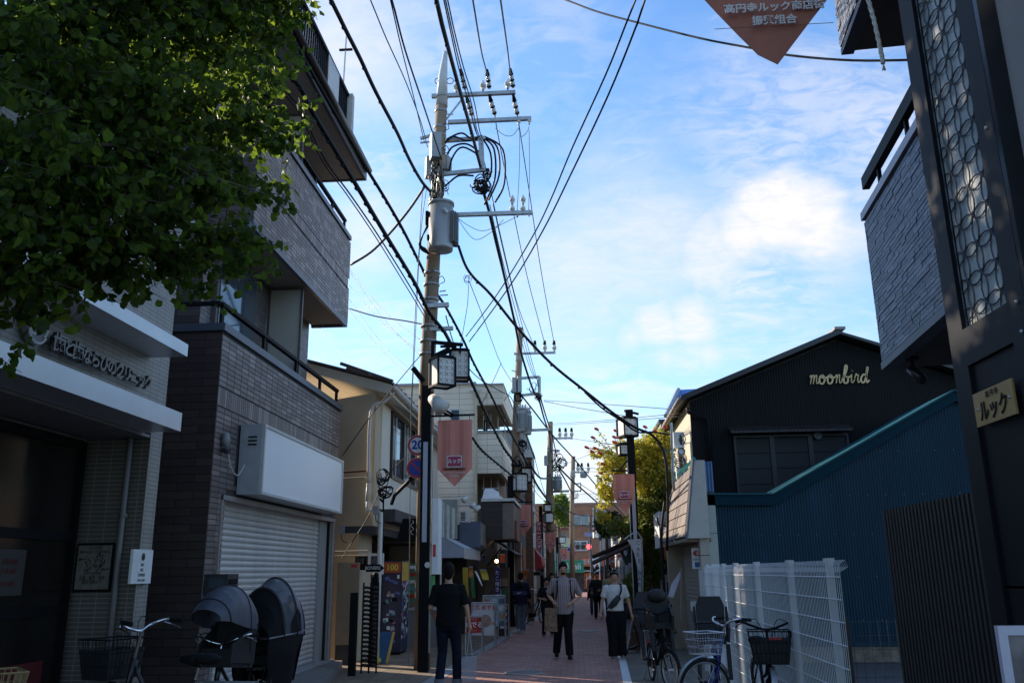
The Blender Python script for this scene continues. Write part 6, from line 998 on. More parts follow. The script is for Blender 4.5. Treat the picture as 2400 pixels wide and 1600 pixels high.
# A-frame board and white stand
t = thing('a_frame_board', 'wooden A frame board standing open to the right of the woman in white', 'sign board', (1.15, 18.5, 0))
L_ = [atY(x, y, Y) for x, y, Y in ((1486, 1448, 18.5), (1469, 1524, 18.2), (1505, 1524, 18.5))]
for k in (1, 2): m = MB(); m.tube([L_[0], (L_[k].x, L_[k].y, 0)], .022, 6); m.tube([L_[0] + Vector((0, .55, 0)), (L_[k].x, L_[k].y + .55, 0)], .022, 6); m.build('leg', mat('dark_wood', (.05, .03, .02), .6), t)
m = MB(); m.poly([L_[0] + Vector((-.01, 0, 0)), L_[0] + Vector((-.01, .55, 0)), Vector((L_[1].x, L_[1].y + .55, .08)), Vector((L_[1].x, L_[1].y, .08))], (.02, 0, 0)); m.build('panel', mat('a_frame_panel', (.33, .28, .24), .7, var=.2), t)
t = thing('white_menu_stand', 'white cloth covered stand with a small wooden foot behind the A frame board', 'stand', (1.2, 19.3, 0)); a = atY(1466, 1421, 19.2); b = atY(1496, 1480, 19.2); m = MB(); m.box((a.x, 19.2, b.z), (b.x, 19.7, a.z)); m.build('cabinet', mat('stand_white', (.40, .40, .46), .7), t); m = MB(); m.box((a.x + .02, 19.2, 0), (b.x - .02, 19.6, b.z - .01)); m.build('base', mat('wood_foot', (.22, .12, .07), .7), t); text('small_mark', 'K', .08, BLKM, t, ((a.x + b.x) / 2 - .05, 19.19, a.z - .12), depth=.002)

# ================================================================== WHITE MESH FENCE
FW = mat('fence_white', (.66, .66, .65), .5, var=.05)
FX = 2.12; FY0, FY1 = 7.30, 14.9; FH = 1.63
f = thing('white_mesh_fence', 'white welded mesh fence with flat posts along the parking lot', 'fence', (FX, 11, 0))
m = MB(); n_ = int((FY1 - FY0) / .05)
for k in range(n_ + 1): y = FY0 + k * .05; m.box((FX - .0024, y - .0024, .08), (FX + .0024, y + .0024, FH)); 
m.build('vertical_wire', FW, f, kind='stuff')
for k in range(9): z = FH - .10 - k * .175; m = MB(); m.tube([(FX - .008, FY0 - .03, z), (FX - .008, FY1, z)], .0045, 4); m.build('horizontal_wire', FW, f)
m = MB()
for k in range(n_ + 1): y = FY0 + k * .05; m.tube([(FX, y, FH), (FX + .05, y, FH + .035), (FX + .07, y, FH - .02), (FX, y, FH - .06)], .0022, 3)
m.build('rolled_top', FW, f, kind='stuff')
for y, w in ((7.75, .11), (9.15, .10), (10.8, .10), (12.2, .09), (13.2, .09), (14.85, .09)):
    m = MB(); m.box((FX + .03, y - w / 2, 0), (FX + .07, y + w / 2, FH + .02)); m.build('post', FW, f); m = MB(); m.box((FX + .02, y - w / 2 - .012, FH + .02), (FX + .08, y + w / 2 + .012, FH + .055)); m.build('post_cap', FW, f)
g_ = thing('white_mesh_gate', 'white mesh gate panel with square end post at the far end of the fence', 'gate', (1.85, 15, 0)); ga = atY(1641, 1335, 15.0)
gx0, gx1 = ga.x, FX - .05
m = MB(); m.tube([(gx0, 15.0, 1.62), (gx1, 15.0, 1.62)], .03, 8); m.build('top_rail', FW, g_); m = MB(); m.box((gx0 + .20, 14.93, 0), (gx0 + .29, 15.02, 1.66)); m.build('post', FW, g_); m = MB(); m.box((gx0 - .02 + .2, 14.92, 1.66), (gx0 + .31, 15.03, 1.69)); m.build('post_cap', FW, g_)
m = MB()
for k in range(int((gx1 - gx0) / .03)): m.box((gx0 + k * .03, 14.998, .1), (gx0 + k * .03 + .004, 15.002, 1.6))
for k in range(9): m.box((gx0, 14.994, .15 + k * .17), (gx1, 14.998, .155 + k * .17))
m.build('gate_mesh', FW, g_, kind='stuff'); m = MB(); m.box((gx1 - .2, 14.90, .95), (gx1 - .05, 14.94, 1.1)); m.build('latch', STEEL, g_)
m = MB(); m.box((gx0 - .02, 15.05, 0), (gx0 + .38, 15.07, 1.6)); m.build('backing_sheet', mat('sheet_pale', (.45, .45, .44), .6), g_)
t = thing('green_mesh_fence', 'dark thin wire fence standing low at the back of the parking lot', 'fence', (5, 10.5, 0)); m = MB(); YF = 10.6; xa = atY(1975, 1460, YF).x; xb = xa + 3.2; zt = atY(1990, 1450, YF).z
for k in range(int((xb - xa) / .1)): m.box((xa + k * .1 - .002, YF, .05), (xa + k * .1 + .002, YF + .004, zt))
for k in range(7): m.box((xa, YF - .003, .1 + k * .15), (xb, YF + .001, .105 + k * .15))
m.build('wire_panel', mat('dark_wire', (.05, .055, .055), .5, .3), t, kind='stuff')
for k in range(2): m = MB(); x = atY(1984, 1460, YF).x + k * 2; m.box((x - .03, YF + .01, 0), (x + .03, YF + .05, zt + .02)); m.build('post', mat('bronze_post', (.045, .035, .03), .5), t)

# ================================================================== NEAR RIGHT: STONE FACED BUILDING, SLAT SCREEN, PILLAR
ST = [mat('stone_a', (.095, .115, .155), .5, var=.25, scale=20, bump=.6), mat('stone_b', (.07, .085, .12), .5, var=.25, scale=20, bump=.6), mat('stone_c', (.13, .155, .205), .48, var=.25, scale=20, bump=.6), mat('stone_d', (.085, .10, .135), .5, var=.25, scale=20, bump=.6)]
rb = thing('slate_stone_building', 'near right building with balconies faced in slate blue split stone', 'building', (2.6, 6, 0))
ua = Vector((2.62, 7.17, 0)); ub = Vector((2.42, 4.9, 0)); uu = (ub - ua).normalized(); nn = uu.cross(Vector((0, 0, 1)))
def rbox(m, s0, s1, d0, d1, z0, z1): # s along facade toward camera, d depth behind it
    p = [ua + uu * s + (-nn) * d for s, d in ((s0, d0), (s1, d0), (s1, d1), (s0, d1))]; m.poly([(q.x, q.y, z0) for q in p], (0, 0, z1 - z0))
SL = 4.6
for z0, z1 in ((3.26, 4.55), (6.27, 7.6)):
    m = MB(); rbox(m, 0, SL, .02, .75, z0, z1); m.build('balcony_wall', mat('dark_joint', (.02, .02, .024), .9), rb)
    m = MB(); rbox(m, -.03, SL, -.02, .14, z1, z1 + .07); m.build('coping', mat('lilac_coping', (.30, .28, .32), .45, .2), rb)
    m = MB(); rbox(m, -.02, SL, -.01, .10, z0 - .06, z0); m.build('edge_trim', mat('slate_edge', (.06, .06, .075), .5), rb); m = MB(); rbox(m, .02, SL, .10, .75, z0 - .05, z0 - .004); m.build('soffit', mat('dark_soffit', (.07, .062, .055), .8), rb)
tiles(rb, ua + Vector((0, 0, 3.27)) - nn * .02, uu, (0, 0, 1), SL, 1.27, .21, .034, .004, .016, ST, limit=300, name='stone', jitter=.006, vary=.5)
m = MB(); random.seed(21)
for r in range(38):
    x = -random.random() * .2
    while x < SL:
        w = random.uniform(.1, .3); m.mi = random.randrange(4); a = max(0, x); j = random.uniform(0, .012)
        if x + w > .02: rbox(m, a, min(SL, x + w - .004), -.012 - j, .02, 6.28 + r * .034, 6.28 + r * .034 + .03)
        x += w
m.build('upper_stone_field', ST, rb, kind='stuff')
m = MB()
for r in range(37):   # far end faces of both balconies
    for z0 in (3.27, 6.28): m.mi = random.randrange(4); rbox(m, -.012 - random.random() * .01, 0, .0, .75, z0 + r * .034, z0 + r * .034 + .03)
m.build('end_stone_field', ST, rb, kind='stuff')
m = MB(); rbox(m, .05, SL, .76, 4, 0, 9); m.build('main_wall', mat('rear_dark_wall', (.05, .05, .055), .8), rb)
m = MB(); rbox(m, .1, SL, -.01, .05, 4.79, 4.90); m.build('handrail', BLK, rb)
for s_ in (.5, 1.3, 2.1): m = MB(); rbox(m, s_, s_ + .03, .01, .04, 4.62, 4.79); m.build('rail_post', BLK, rb)
t = thing('soffit_spotlight', 'black cylinder spotlight hanging under the slate building balcony', 'spotlight', (2.8, 7.0, 3.1)); q = atZ(2137, 838, 3.21); m = MB(); m.tube([q, q + Vector((0, 0, -.02))], .05, 16); m.tube([q, q + Vector((0, 0, -.09))], .012, 8); m.build('mount', BLK, t); m = MB(); m.tube([q + Vector((-.01, .03, -.08)), q + Vector((.04, -.05, -.20))], .038, 16); m.build('barrel', mat('spot_dark', (.03, .028, .027), .35, .3), t, True); m = MB(); m.tube([q + Vector((.041, -.051, -.202)), q + Vector((.042, -.053, -.204))], .03, 14); m.build('lens', GLASS, t)
# vertical slat screen
sl_ = thing('slat_screen', 'dark brown vertical slat screen between the blue shed and the black pillar', 'screen', (2.4, 6, 0)); SLM = mat('dark_slat', (.016, .014, .013), .55, var=.12); y = 6.95; k = 0; me = None
g = MB(); g.box((2.40, 6.93, .1), (2.435, 6.965, 2.03)); first = g.build('slat', SLM, sl_)
for k in range(1, 58): o = first.copy(); COL.objects.link(o); o.location = first.location + Vector((-.001 * k, -.066 * k, 0))
m = MB(); m.poly([(2.46, 6.97, .05), (2.40, 3.1, .05), (2.42, 3.1, 2.02), (2.48, 6.97, 2.02)], (.02, 0, 0)); m.build('backing', mat('slat_back', (.008, .008, .009), .9), sl_); m = MB(); m.poly([(2.395, 6.98, 0), (2.34, 3.1, 0), (2.40, 3.1, 0), (2.46, 6.98, 0)], (0, 0, .1)); m.build('base_rail', DARKG, sl_)
# arcade pillar
PB = mat('pillar_black', (.006, .006, .008), .5, 0, var=.15, scale=3, spec=.18)
pi = thing('arcade_pillar', 'black square street arcade pillar with a ring pattern lattice and brass plate', 'pillar', (1.6, 3.3, 0)); PX = 1.6; PY0, PY1 = 2.98, 3.60; PZ = 5.2
m = MB()
m.box((PX, PY1 - .13, 0), (PX + .05, PY1, PZ)); m.box((PX, PY0, 0), (PX + .05, PY0 + .12, PZ)); m.box((PX, PY0 + .12, 2.38), (PX + .05, PY1 - .13, 2.53)); m.build('side_frame', PB, pi)
m = MB(); m.box((PX + .012, PY0 + .12, .1), (PX + .04, PY1 - .13, 2.375)); m.build('lower_side_panel', PB, pi); m = MB(); m.box((PX + .012, PY0 + .12, 1.52), (PX + .0145, PY1 - .13, 1.53)); m.build('panel_joint', STEEL, pi)
gl = MB(); gl.box((PX + .03, PY0 + .12, 2.53), (PX + .04, PY1 - .13, PZ)); gl.build('milk_glass', mat('milk_glass', (.36, .38, .37), .35, var=.2, scale=4), pi)
m = MB(); ya, yb = PY0 + .12, PY1 - .13; W_ = yb - ya; s_ = W_ / 3.1
for i in range(-1, 4):
    for j in range(0, int((PZ - 2.53) / s_) + 2):
        cy_, cz_ = ya + i * s_, 2.53 + j * s_; R_ = s_ * .72; pts = []
        for e in range(19): an = 2 * math.pi * e / 18; yy = cy_ + R_ * math.cos(an); z_ = cz_ + R_ * math.sin(an); pts.append((PX + .022, max(ya, min(yb, yy)), max(2.53, min(PZ, z_))))
        m.tube(pts, .0035, 4, cap=False)
m.build('ring_lattice', DARKG, pi, kind='stuff')
for i in range(4):
    for j in range(int((PZ - 2.53) / s_)):
        y_, z_ = ya + (i + .5) * s_ - s_, 2.53 + (j + .5) * s_
        if ya + .02 < y_ < yb - .02 and z_ < 4.4: text('lattice_mark', 'ル', .038, DARKG, pi, (PX + .02, y_, z_), (0, -1, 0), depth=.004)
m = MB(); m.box((PX + .001, PY0 - .03, 0), (PX + .07, PY0 - .001, PZ)); m.build('corner_angle', mat('pillar_gloss', (.012, .012, .014), .15, .3), pi)
m = MB(); m.box((PX + .07, PY0 - .02, 2.52), (PX + .20, PY0 + .05, PZ)); m.build('beige_infill', mat('beige_infill', (.22, .20, .20), .6, var=.04), pi)
m = MB(); m.box((PX + .20, PY0 - .05, 0), (PX + .26, PY0 + .5, PZ)); m.build('rear_post', PB, pi); m = MB(); m.box((PX + .07, PY0 - .03, 0), (PX + .20, PY0 + .05, 2.515)); m.build('lower_front_panel', BLKM, pi)
for z in (2.40, 2.51, 3.2, 3.9, 1.9): m = MB(); m.ball((PX - .001, PY0 + .05, z), .008, 8); m.build('bolt', STEEL, pi)
PYs, PYe = 3.44, 3.13; t = thing('brass_plate', 'brass plate with black katakana shopping street name on the black pillar', 'sign', (PX, 3.3, 2.12)); BR = mat('brass', (.42, .27, .10), .42, .5, var=.12, scale=5); m = MB(); m.box((PX - .014, PYe, 2.125), (PX - .006, PYs, 2.255)); m.build('plate', BR, t)
text('lettering', '高 円 寺', .028, BLKM, t, (PX - .016, 3.285, 2.232), (0, -1, 0), depth=.001); text('logo_lettering', 'ルック', .085, BLKM, t, (PX - .016, 3.285, 2.172), (0, -1, 0), depth=.001, bold=.002, sx=.9)
for y in (3.16, 3.41): m = MB(); m.ball((PX - .015, y, 2.19), .006, 8); m.build('screw', STEEL, t)
t = thing('clear_notice_plate', 'small translucent plate with two screws low on the pillar', 'sign', (PX, 3.2, 1.3)); a = atX(2362, 1232, PX - .01); b = atX(2385, 1375, PX - .01); m = MB(); m.box((PX - .012, 3.02, b.z), (PX - .004, 3.20, a.z)); m.build('plate', mat('clear_plate', (.09, .09, .09), .2), t)
for k in range(5): text('vertical_character', '高円寺ルッ'[k], .02, mat('print_gold', (.3, .25, .12), .5), t, (PX - .0135, 3.06, a.z - .035 - k * .03), (0, -1, 0), depth=.001)
for z in (a.z - .015, b.z + .015): m = MB(); m.ball((PX - .013, 3.11, z), .006, 8); m.build('screw', CHR, t)
# stone wall beyond pillar at right edge
t = thing('pale_stone_wall', 'pale split stone wall at the right edge behind the pillar', 'wall', (2.2, 3.2, 2)); m = MB(); m.box((2.05, 2.0, 2.2), (2.3, 4.0, 6.5)); m.build('core', mat('dark_joint', (.02, .02, .024), .9), t)
PS = [mat('pale_stone_a', (.24, .24, .23), .6, var=.2, scale=15, bump=.5), mat('pale_stone_b', (.23, .23, .23), .6, var=.2, scale=15, bump=.5), mat('pale_stone_c', (.37, .37, .35), .6, var=.2, scale=15, bump=.5)]
tiles(t, (2.05, 4.0, 2.3), (0, -1, 0), (0, 0, 1), 2.0, 3.9, .17, .028, .003, .012, PS, limit=160, name='stone', jitter=.01, vary=.5)
# poster stand bottom right
t = thing('framed_poster_stand', 'white framed picture board standing at the bottom right corner', 'sign board', (1.2, 2.6, 0)); a = atY(2337, 1466, 2.6); m = MB(); X0_, Z1_ = a.x, a.z
m.box((X0_, 2.6, .7), (X0_ + .025, 2.62, Z1_)); m.box((X0_ + .025, 2.6, Z1_ - .025), (X0_ + .6, 2.62, Z1_)); m.box((X0_ + .6, 2.6, .7), (X0_ + .625, 2.62, Z1_)); m.box((X0_ + .025, 2.6, .7), (X0_ + .6, 2.62, .725)); m.build('frame', mat('frame_lilac', (.40, .38, .44), .4), t); m = MB(); m.box((X0_ + .026, 2.606, .726), (X0_ + .599, 2.612, Z1_ - .026)); m.build('picture', mat('picture_print', (.12, .10, .10), .4, var=.7, scale=6), t)
for x in (X0_ + .05, X0_ + .55): m = MB(); m.tube([(x, 2.63, .75), (x, 2.75, 0)], .012, 6); m.build('leg', STEEL, t)
# overhead pink banner near camera, and its rope
t = thing('overhead_banner', 'large pink pointed banner with white Japanese lettering hanging at the top', 'banner', (1.7, 6, 6)); a = atY(1632, -60, 6); b = atY(1985, -60, 6); tip = atY(1813, 165, 6); le = atY(1655, 0, 6); re_ = atY(1962, 0, 6)
NB = 10; vs = []; zt_ = a.z + .9; m = MB(); top = [];
xl = tip.x + (le.x - tip.x) * 1.42; xr = tip.x + (re_.x - tip.x) * 1.35; zs = tip.z + (le.z - tip.z) * 1.42
pts = [(xl, zt_), (xl, zs), (tip.x, tip.z), (xr, zs), (xr, zt_)]
for i in range(NB + 1):
    f_ = i / NB; x = xl + (xr - xl) * f_; zb_ = zs + (tip.z - zs) * (x - xl) / (tip.x - xl) if x < tip.x else tip.z + (zs - tip.z) * (x - tip.x) / (xr - tip.x); dy = .02 * math.sin(f_ * 7)
    vs += [(x, 6 + dy, zt_), (x, 6 + dy * 1.4, (zt_ + zs) / 2), (x, 6 + dy, zb_)]
fs = []
for i in range(NB): a_ = 3 * i; b_2 = a_ + 3; fs += [(a_ + 1, b_2 + 1, b_2, a_), (a_ + 2, b_2 + 2, b_2 + 1, a_ + 1)]
k = len(vs); m.add(vs + [(v[0], v[1] + .006, v[2]) for v in vs], fs + [tuple(q + k for q in f_[::-1]) for f_ in fs]); m.build('cloth', mat('banner_rust', (.36, .13, .085), .7, var=.06, scale=3), t)
WH_ = mat('letter_grey_white', (.60, .58, .56), .6); q = atY(1815, 17, 5.95); text('lettering', '高円寺ルック商店街', .087, WH_, t, (q.x, 5.95, q.z), depth=.003, bold=.0025); q = atY(1815, 48, 5.95); text('lettering', '振興組合', .087, WH_, t, (q.x, 5.95, q.z), depth=.003, bold=.0025)
m = MB(); m.tube([(xl - .1, 6, zt_ + .02), (xr + .1, 6, zt_ + .02)], .02, 8); m.build('top_rod', STEEL, t); m = MB(); z_ = atY(1815, 62, 5.96).z; m.box((tip.x - (tip.x - xl) * .65, 5.955, z_ - .001), (tip.x + (xr - tip.x) * .65, 5.958, z_ + .003)); m.build('seam', mat('banner_seam', (.25, .08, .05), .8), t)
t = thing('frayed_rope', 'white twisted rope end hanging in front of the slate building', 'rope', atY(2060, 100, 5.5)); R_ = smoothpath([atY(x, y, 5.5) for x, y in ((2020, -60), (2035, 0), (2050, 55), (2062, 110), (2070, 150))], 6); RP = mat('rope_white', (.55, .50, .44), .9, var=.3, scale=30, bump=.5)
for ph in (0, 2.1, 4.2): m = MB(); m.tube([p + Vector((.009 * math.cos(i * 1.1 + ph), .009 * math.sin(i * 1.1 + ph), 0)) for i, p in enumerate(R_)], .009, 5); m.build('strand', RP, t, True)
m = MB(); e = R_[-1]
for k in range(14): m.tube([e, e + Vector((random.uniform(-.012, .012), random.uniform(-.01, .01), -.05))], .003, 3)
m.build('frayed_end', RP, t, kind='stuff')

# ================================================================== STREET END
BRK = gridmat('red_brick', (.42, .17, .09), (.32, .22, .16), .35, .10, .12, .85, 'xz', .15, .5)
YE = 80
e_ = thing('brick_apartment_building', 'orange brick apartment building closing the far end of the street', 'building', (2, YE, 0)); a = atY(1322, 1185, YE); b = atY(1455, 1200, YE)
m = MB(); m.poly([(-4, YE, 0), (8, YE + 0, 0), (8, YE + 10, 0), (-4, YE + 10, 0)], (0, 0, a.z)); m.build('wall', BRK, e_); m = MB(); m.box((-4.1, YE - .1, a.z), (8.1, YE + 10, a.z + .25)); m.build('coping', mat('brick_coping', (.30, .17, .12), .8), e_)
for (x0, y0, x1, y1, bars) in ((1343, 1207, 1382, 1230, True), (1343, 1267, 1378, 1290, False), (1405, 1205, 1415, 1232, False)):
    p = atY(x0, y0, YE); q = atY(x1, y1, YE); f = MB(); f.box((p.x, YE - .12, q.z), (q.x, YE - .002, p.z)); w = f.build('window_frame', WHITE, e_); n_ = 2
    for k in range(n_): g = MB(); xa = p.x + .08 + (q.x - p.x - .08) * k / n_; g.box((xa, YE - .14, q.z + .08), (xa + (q.x - p.x) / n_ - .14, YE - .121, p.z - .08)); g.build('window_pane', GLASSB, w)
    if bars:
        for k in range(12): g = MB(); xa = p.x + .1 + k * .075 * 1.1; g.box((xa, YE - .2, q.z), (xa + .025, YE - .17, p.z)); g.build('window_bar', OFFW, w)
for px in (1390, 1398): p = atY(px, 1190, YE - .1); q = atY(px, 1240, YE - .1); m = MB(); m.tube([p, q], .06, 6); m.build('drain_pipe', WHITE, e_)
m = MB(); pp_ = atY(1330, 1165, YE)
for k in range(46): x = -1 + k * .15; m.box((x, YE - .05, a.z + .25), (x + .02, YE - .03, a.z + 1.05))
m.box((-1, YE - .05, a.z + 1.05), (6, YE - .02, a.z + 1.09)); m.build('roof_railing', mat('faint_rail', (.6, .62, .65), .5), e_, kind='stuff')
p = atY(1400, 1195, YE - 2); t = thing('lilac_roof_canopy', 'pale lilac sloping roof at the right end of the brick building', 'roof canopy', p); m = MB(); m.poly([atY(1398, 1185, 77), atY(1450, 1210, 77), atY(1452, 1222, 77), atY(1405, 1200, 77)], (0, 1.5, .1)); m.build('sheet', mat('lilac_sheet', (.32, .33, .48), .5), t); m = MB(); m.tube([atY(1410, 1203, 77), (atY(1410, 1203, 77).x, 77, 0)], .08, 6); m.build('post', GREY, t)
t = thing('dark_red_roofed_house', 'low house with a dark red tiled roof left of the brick building', 'house', atY(1290, 1230, 72)); m = MB(); m.poly([atY(1270, 1204, 72), atY(1318, 1208, 72), atY(1332, 1242, 71), atY(1268, 1246, 71)], (0, 3, .3)); m.build('roof', mat('red_roof', (.20, .06, .04), .8, var=.25, scale=5), t); p = atY(1270, 1246, 72.5); q = atY(1330, 1246, 72.5); m = MB(); m.box((p.x, 72.5, 0), (q.x, 76, q.z)); m.build('wall', GW, t); m = MB(); a = atY(1312, 1260, 72.4); m.box((a.x, 72.35, a.z - .8), (a.x + .9, 72.49, a.z)); m.build('lit_window', mat('curtain_window', (.55, .55, .40), .5), t)
def fascia(name, label, x0, y0, x1, y1, Y, mt, dep=1.0):
    p = atY(x0, y0, Y); q = atY(x1, y1, Y); t = thing(name, label, 'shop', ((p.x + q.x) / 2, Y, 0)); m = MB(); m.box((p.x, Y, q.z), (q.x, Y + dep, p.z)); m.build('sign_band', mt, t); m = MB(); m.box((p.x, Y + .5, 0), (q.x, Y + 2.5, q.z - .01)); m.build('wall', mat('shop_gloom', (.05, .04, .035), .8, var=.6, scale=2), t); return t, p, q
GRN = mat('shop_green', (.015, .22, .12), .6, var=.05); ORG = mat('shop_orange', (.80, .15, .03), .6, var=.08)
t, p, q = fascia('green_shop', 'green fronted shop with white letters at the far left end of the street', 1293, 1313, 1369, 1341, 71.0, GRN); text('lettering', 'フチ', .55, WHITE, t, (atY(1303, 1330, 71).x, 70.97, (p.z + q.z) / 2), depth=.02); text('lettering', '薬局', .55, WHITE, t, (atY(1318, 1330, 71).x, 70.97, (p.z + q.z) / 2), depth=.02); text('lettering', 'nii', .75, WHITE, t, (atY(1352, 1328, 71).x, 70.97, (p.z + q.z) / 2), depth=.02)
m = MB(); m.box((q.x, 71, q.z + .1), (q.x + .6, 71.8, p.z - .8)); m.build('pale_end', OFFW, t)
t, p, q = fascia('orange_shop', 'orange fronted dentist shop with a white tooth shape below the traffic light', 1364, 1308, 1416, 1326, 73.0, ORG); c0 = atY(1399, 1317, 72.9); m = MB(); w = .42; pts = [(c0.x - w, 72.9, c0.z + .3), (c0.x - w * .3, 72.9, c0.z + .42), (c0.x + w * .3, 72.9, c0.z + .42), (c0.x + w, 72.9, c0.z + .3), (c0.x + w * .9, 72.9, c0.z - .1), (c0.x + w * .5, 72.9, c0.z - .5), (c0.x + w * .15, 72.9, c0.z - .15), (c0.x - w * .15, 72.9, c0.z - .15), (c0.x - w * .5, 72.9, c0.z - .5), (c0.x - w * .9, 72.9, c0.z - .1)]; m.poly(pts, (0, .05, 0)); m.build('tooth_shape', WHITE, t); text('lettering', '歯科', .5, WHITE, t, (atY(1376, 1318, 72.9).x, 72.95, c0.z), depth=.02)
t = thing('orange_screen', 'bright orange screen with a white stair rail behind the far woman', 'screen', (1, 72, 0)); p = atY(1368, 1342, 72.0); q = atY(1416, 1378, 72.0); m = MB(); m.box((p.x, 72.0, .2), (q.x, 72.1, p.z)); m.build('panel', mat('vivid_orange', (.75, .16, .03), .6, var=.15, scale=3), t); m = MB(); m.tube([(p.x + .1, 71.9, .9), (p.x + .7, 71.9, 1.3), (q.x - .1, 71.9, 1.9)], .04, 5); 
for k in range(6): m.tube([(p.x + .2 + k * .27, 71.9, .3), (p.x + .2 + k * .27, 71.9, 1.3 + k * .12)], .02, 4)
m.build('stair_rail', WHITE, t, kind='stuff')
# traffic light and signs
t = thing('traffic_light', 'horizontal traffic light showing red over the far crossing', 'traffic light', atY(1387, 1380, 67)); p = atY(1354, 1281, 67); q = atY(1380, 1280, 67); m = MB(); m.cbox(((p.x + q.x) / 2, 67, p.z), (q.x - p.x + .45, .2, .42)); m.build('housing', mat('signal_grey', (.25, .26, .27), .5), t)
for k, c_ in enumerate((mat('lens_green_off', (.02, .03, .03), .3), mat('lens_amber_off', (.03, .025, .02), .3), mat('lens_red_lit', (1, .10, .10), .4, emit=1.6, var=0))): x = p.x + (q.x - p.x) * (k / 2); m = MB(); m.tube([(x, 66.9, p.z), (x, 66.86, p.z)], .17 if k < 2 else .19, 20); m.build('lens', c_, t)
pq = atY(1388, 1385, 67); m = MB(); m.tube([(pq.x, 67, 0), (pq.x, 67, 5.2)], .09, 8); m.build('pole', DARKG, t); m = MB(); m.tube([(pq.x, 67, p.z + .1), (p.x, 67.1, p.z + .1)], .04, 6); m.build('arm', STEEL, t)
for (lab, x, y, cols) in (('round blue pedestrian sign beside the far green shop', 1333, 1287, (SWH, SB)), ('round red rimmed sign next to the blue pedestrian sign', 1344, 1285, (SR, SWH)), ('round blue and red no parking sign low by the far shop', 1344, 1296, (SR, SB))): c0 = atY(x, y, 60); t = thing('road_sign', lab, 'road sign', c0); disc(t, c0, .16, [(1.0, cols[0], 'rim'), (.78, cols[1], 'face')], .03)
t = thing('overhead_street_banner', 'lilac blue street name board over the far crossing', 'sign', atY(1385, 1250, 66)); p = atY(1370, 1247, 66); q = atY(1402, 1256, 66); m = MB(); m.box((p.x, 66, q.z), (q.x, 66.1, p.z)); m.build('panel', mat('street_board', (.22, .25, .42), .5), t); m = MB(); m.tube([(p.x + .4, 66.15, 0), (p.x + .4, 66.15, p.z)], .04, 6); m.build('post', DARKG, t)
for k, (x, Y) in enumerate(((1422, 48), (1432, 44), (1412, 54))):
    p = atY(x, 1380, Y); z1 = atY(x, 1225 + k * 8, Y).z; t = thing('thin_street_post', ('dark post by the far right shops with a lantern', 'dark post just left of the woman in white', 'dark post farthest along the right shops')[k], 'post', (p.x, Y, 0)); m = MB(); m.tube([(p.x, Y, 0), (p.x, Y, z1)], .09, 8); m.build('shaft', (DARKG, BLK, DARKG)[k], t); lantern(t, (p.x - .28, Y, z1 - .3), .34, .4, .3, 0); m = MB(); m.box((p.x - .05, Y - .12, 1.9), (p.x + .04, Y - .1, 3.4)); m.build('name_strip', _mats['name_strip_white'], t)
for k, (x0, y0, x1, y1, Y, c_) in enumerate(((1444, 1292, 1458, 1312, 34, 'white'), (1430, 1300, 1442, 1330, 42, 'pinkish'), (1436, 1252, 1448, 1275, 38, 'white'), (1418, 1262, 1426, 1280, 50, 'red'), (1446, 1230, 1452, 1262, 36, 'pinkish'))):
    p = atY(x0, y0, Y); q = atY(x1, y1, Y); t = thing('small_shop_sign', ('white square shop sign under the right awning', 'salmon shop banner beyond the right awning', 'pale square sign above the right awning tip', 'small red sign near the traffic light', 'narrow pink banner sign left of the right lamp post')[k], 'sign', (p.x, Y, q.z)); m = MB(); m.box((p.x, Y, q.z), (q.x, Y + .08, p.z)); m.build('panel', GC[c_], t); m = MB(); m.box((p.x + .05, Y - .01, (p.z + q.z) / 2 - .05), (q.x - .05, Y - .002, (p.z + q.z) / 2 + .05)); m.build('print', RED if c_ == 'white' else WHITE, t); m = MB(); m.tube([(q.x, Y + .04, p.z - .1), (q.x + .5, Y + .04, p.z - .1)], .02, 5); m.build('bracket', STEEL, t)
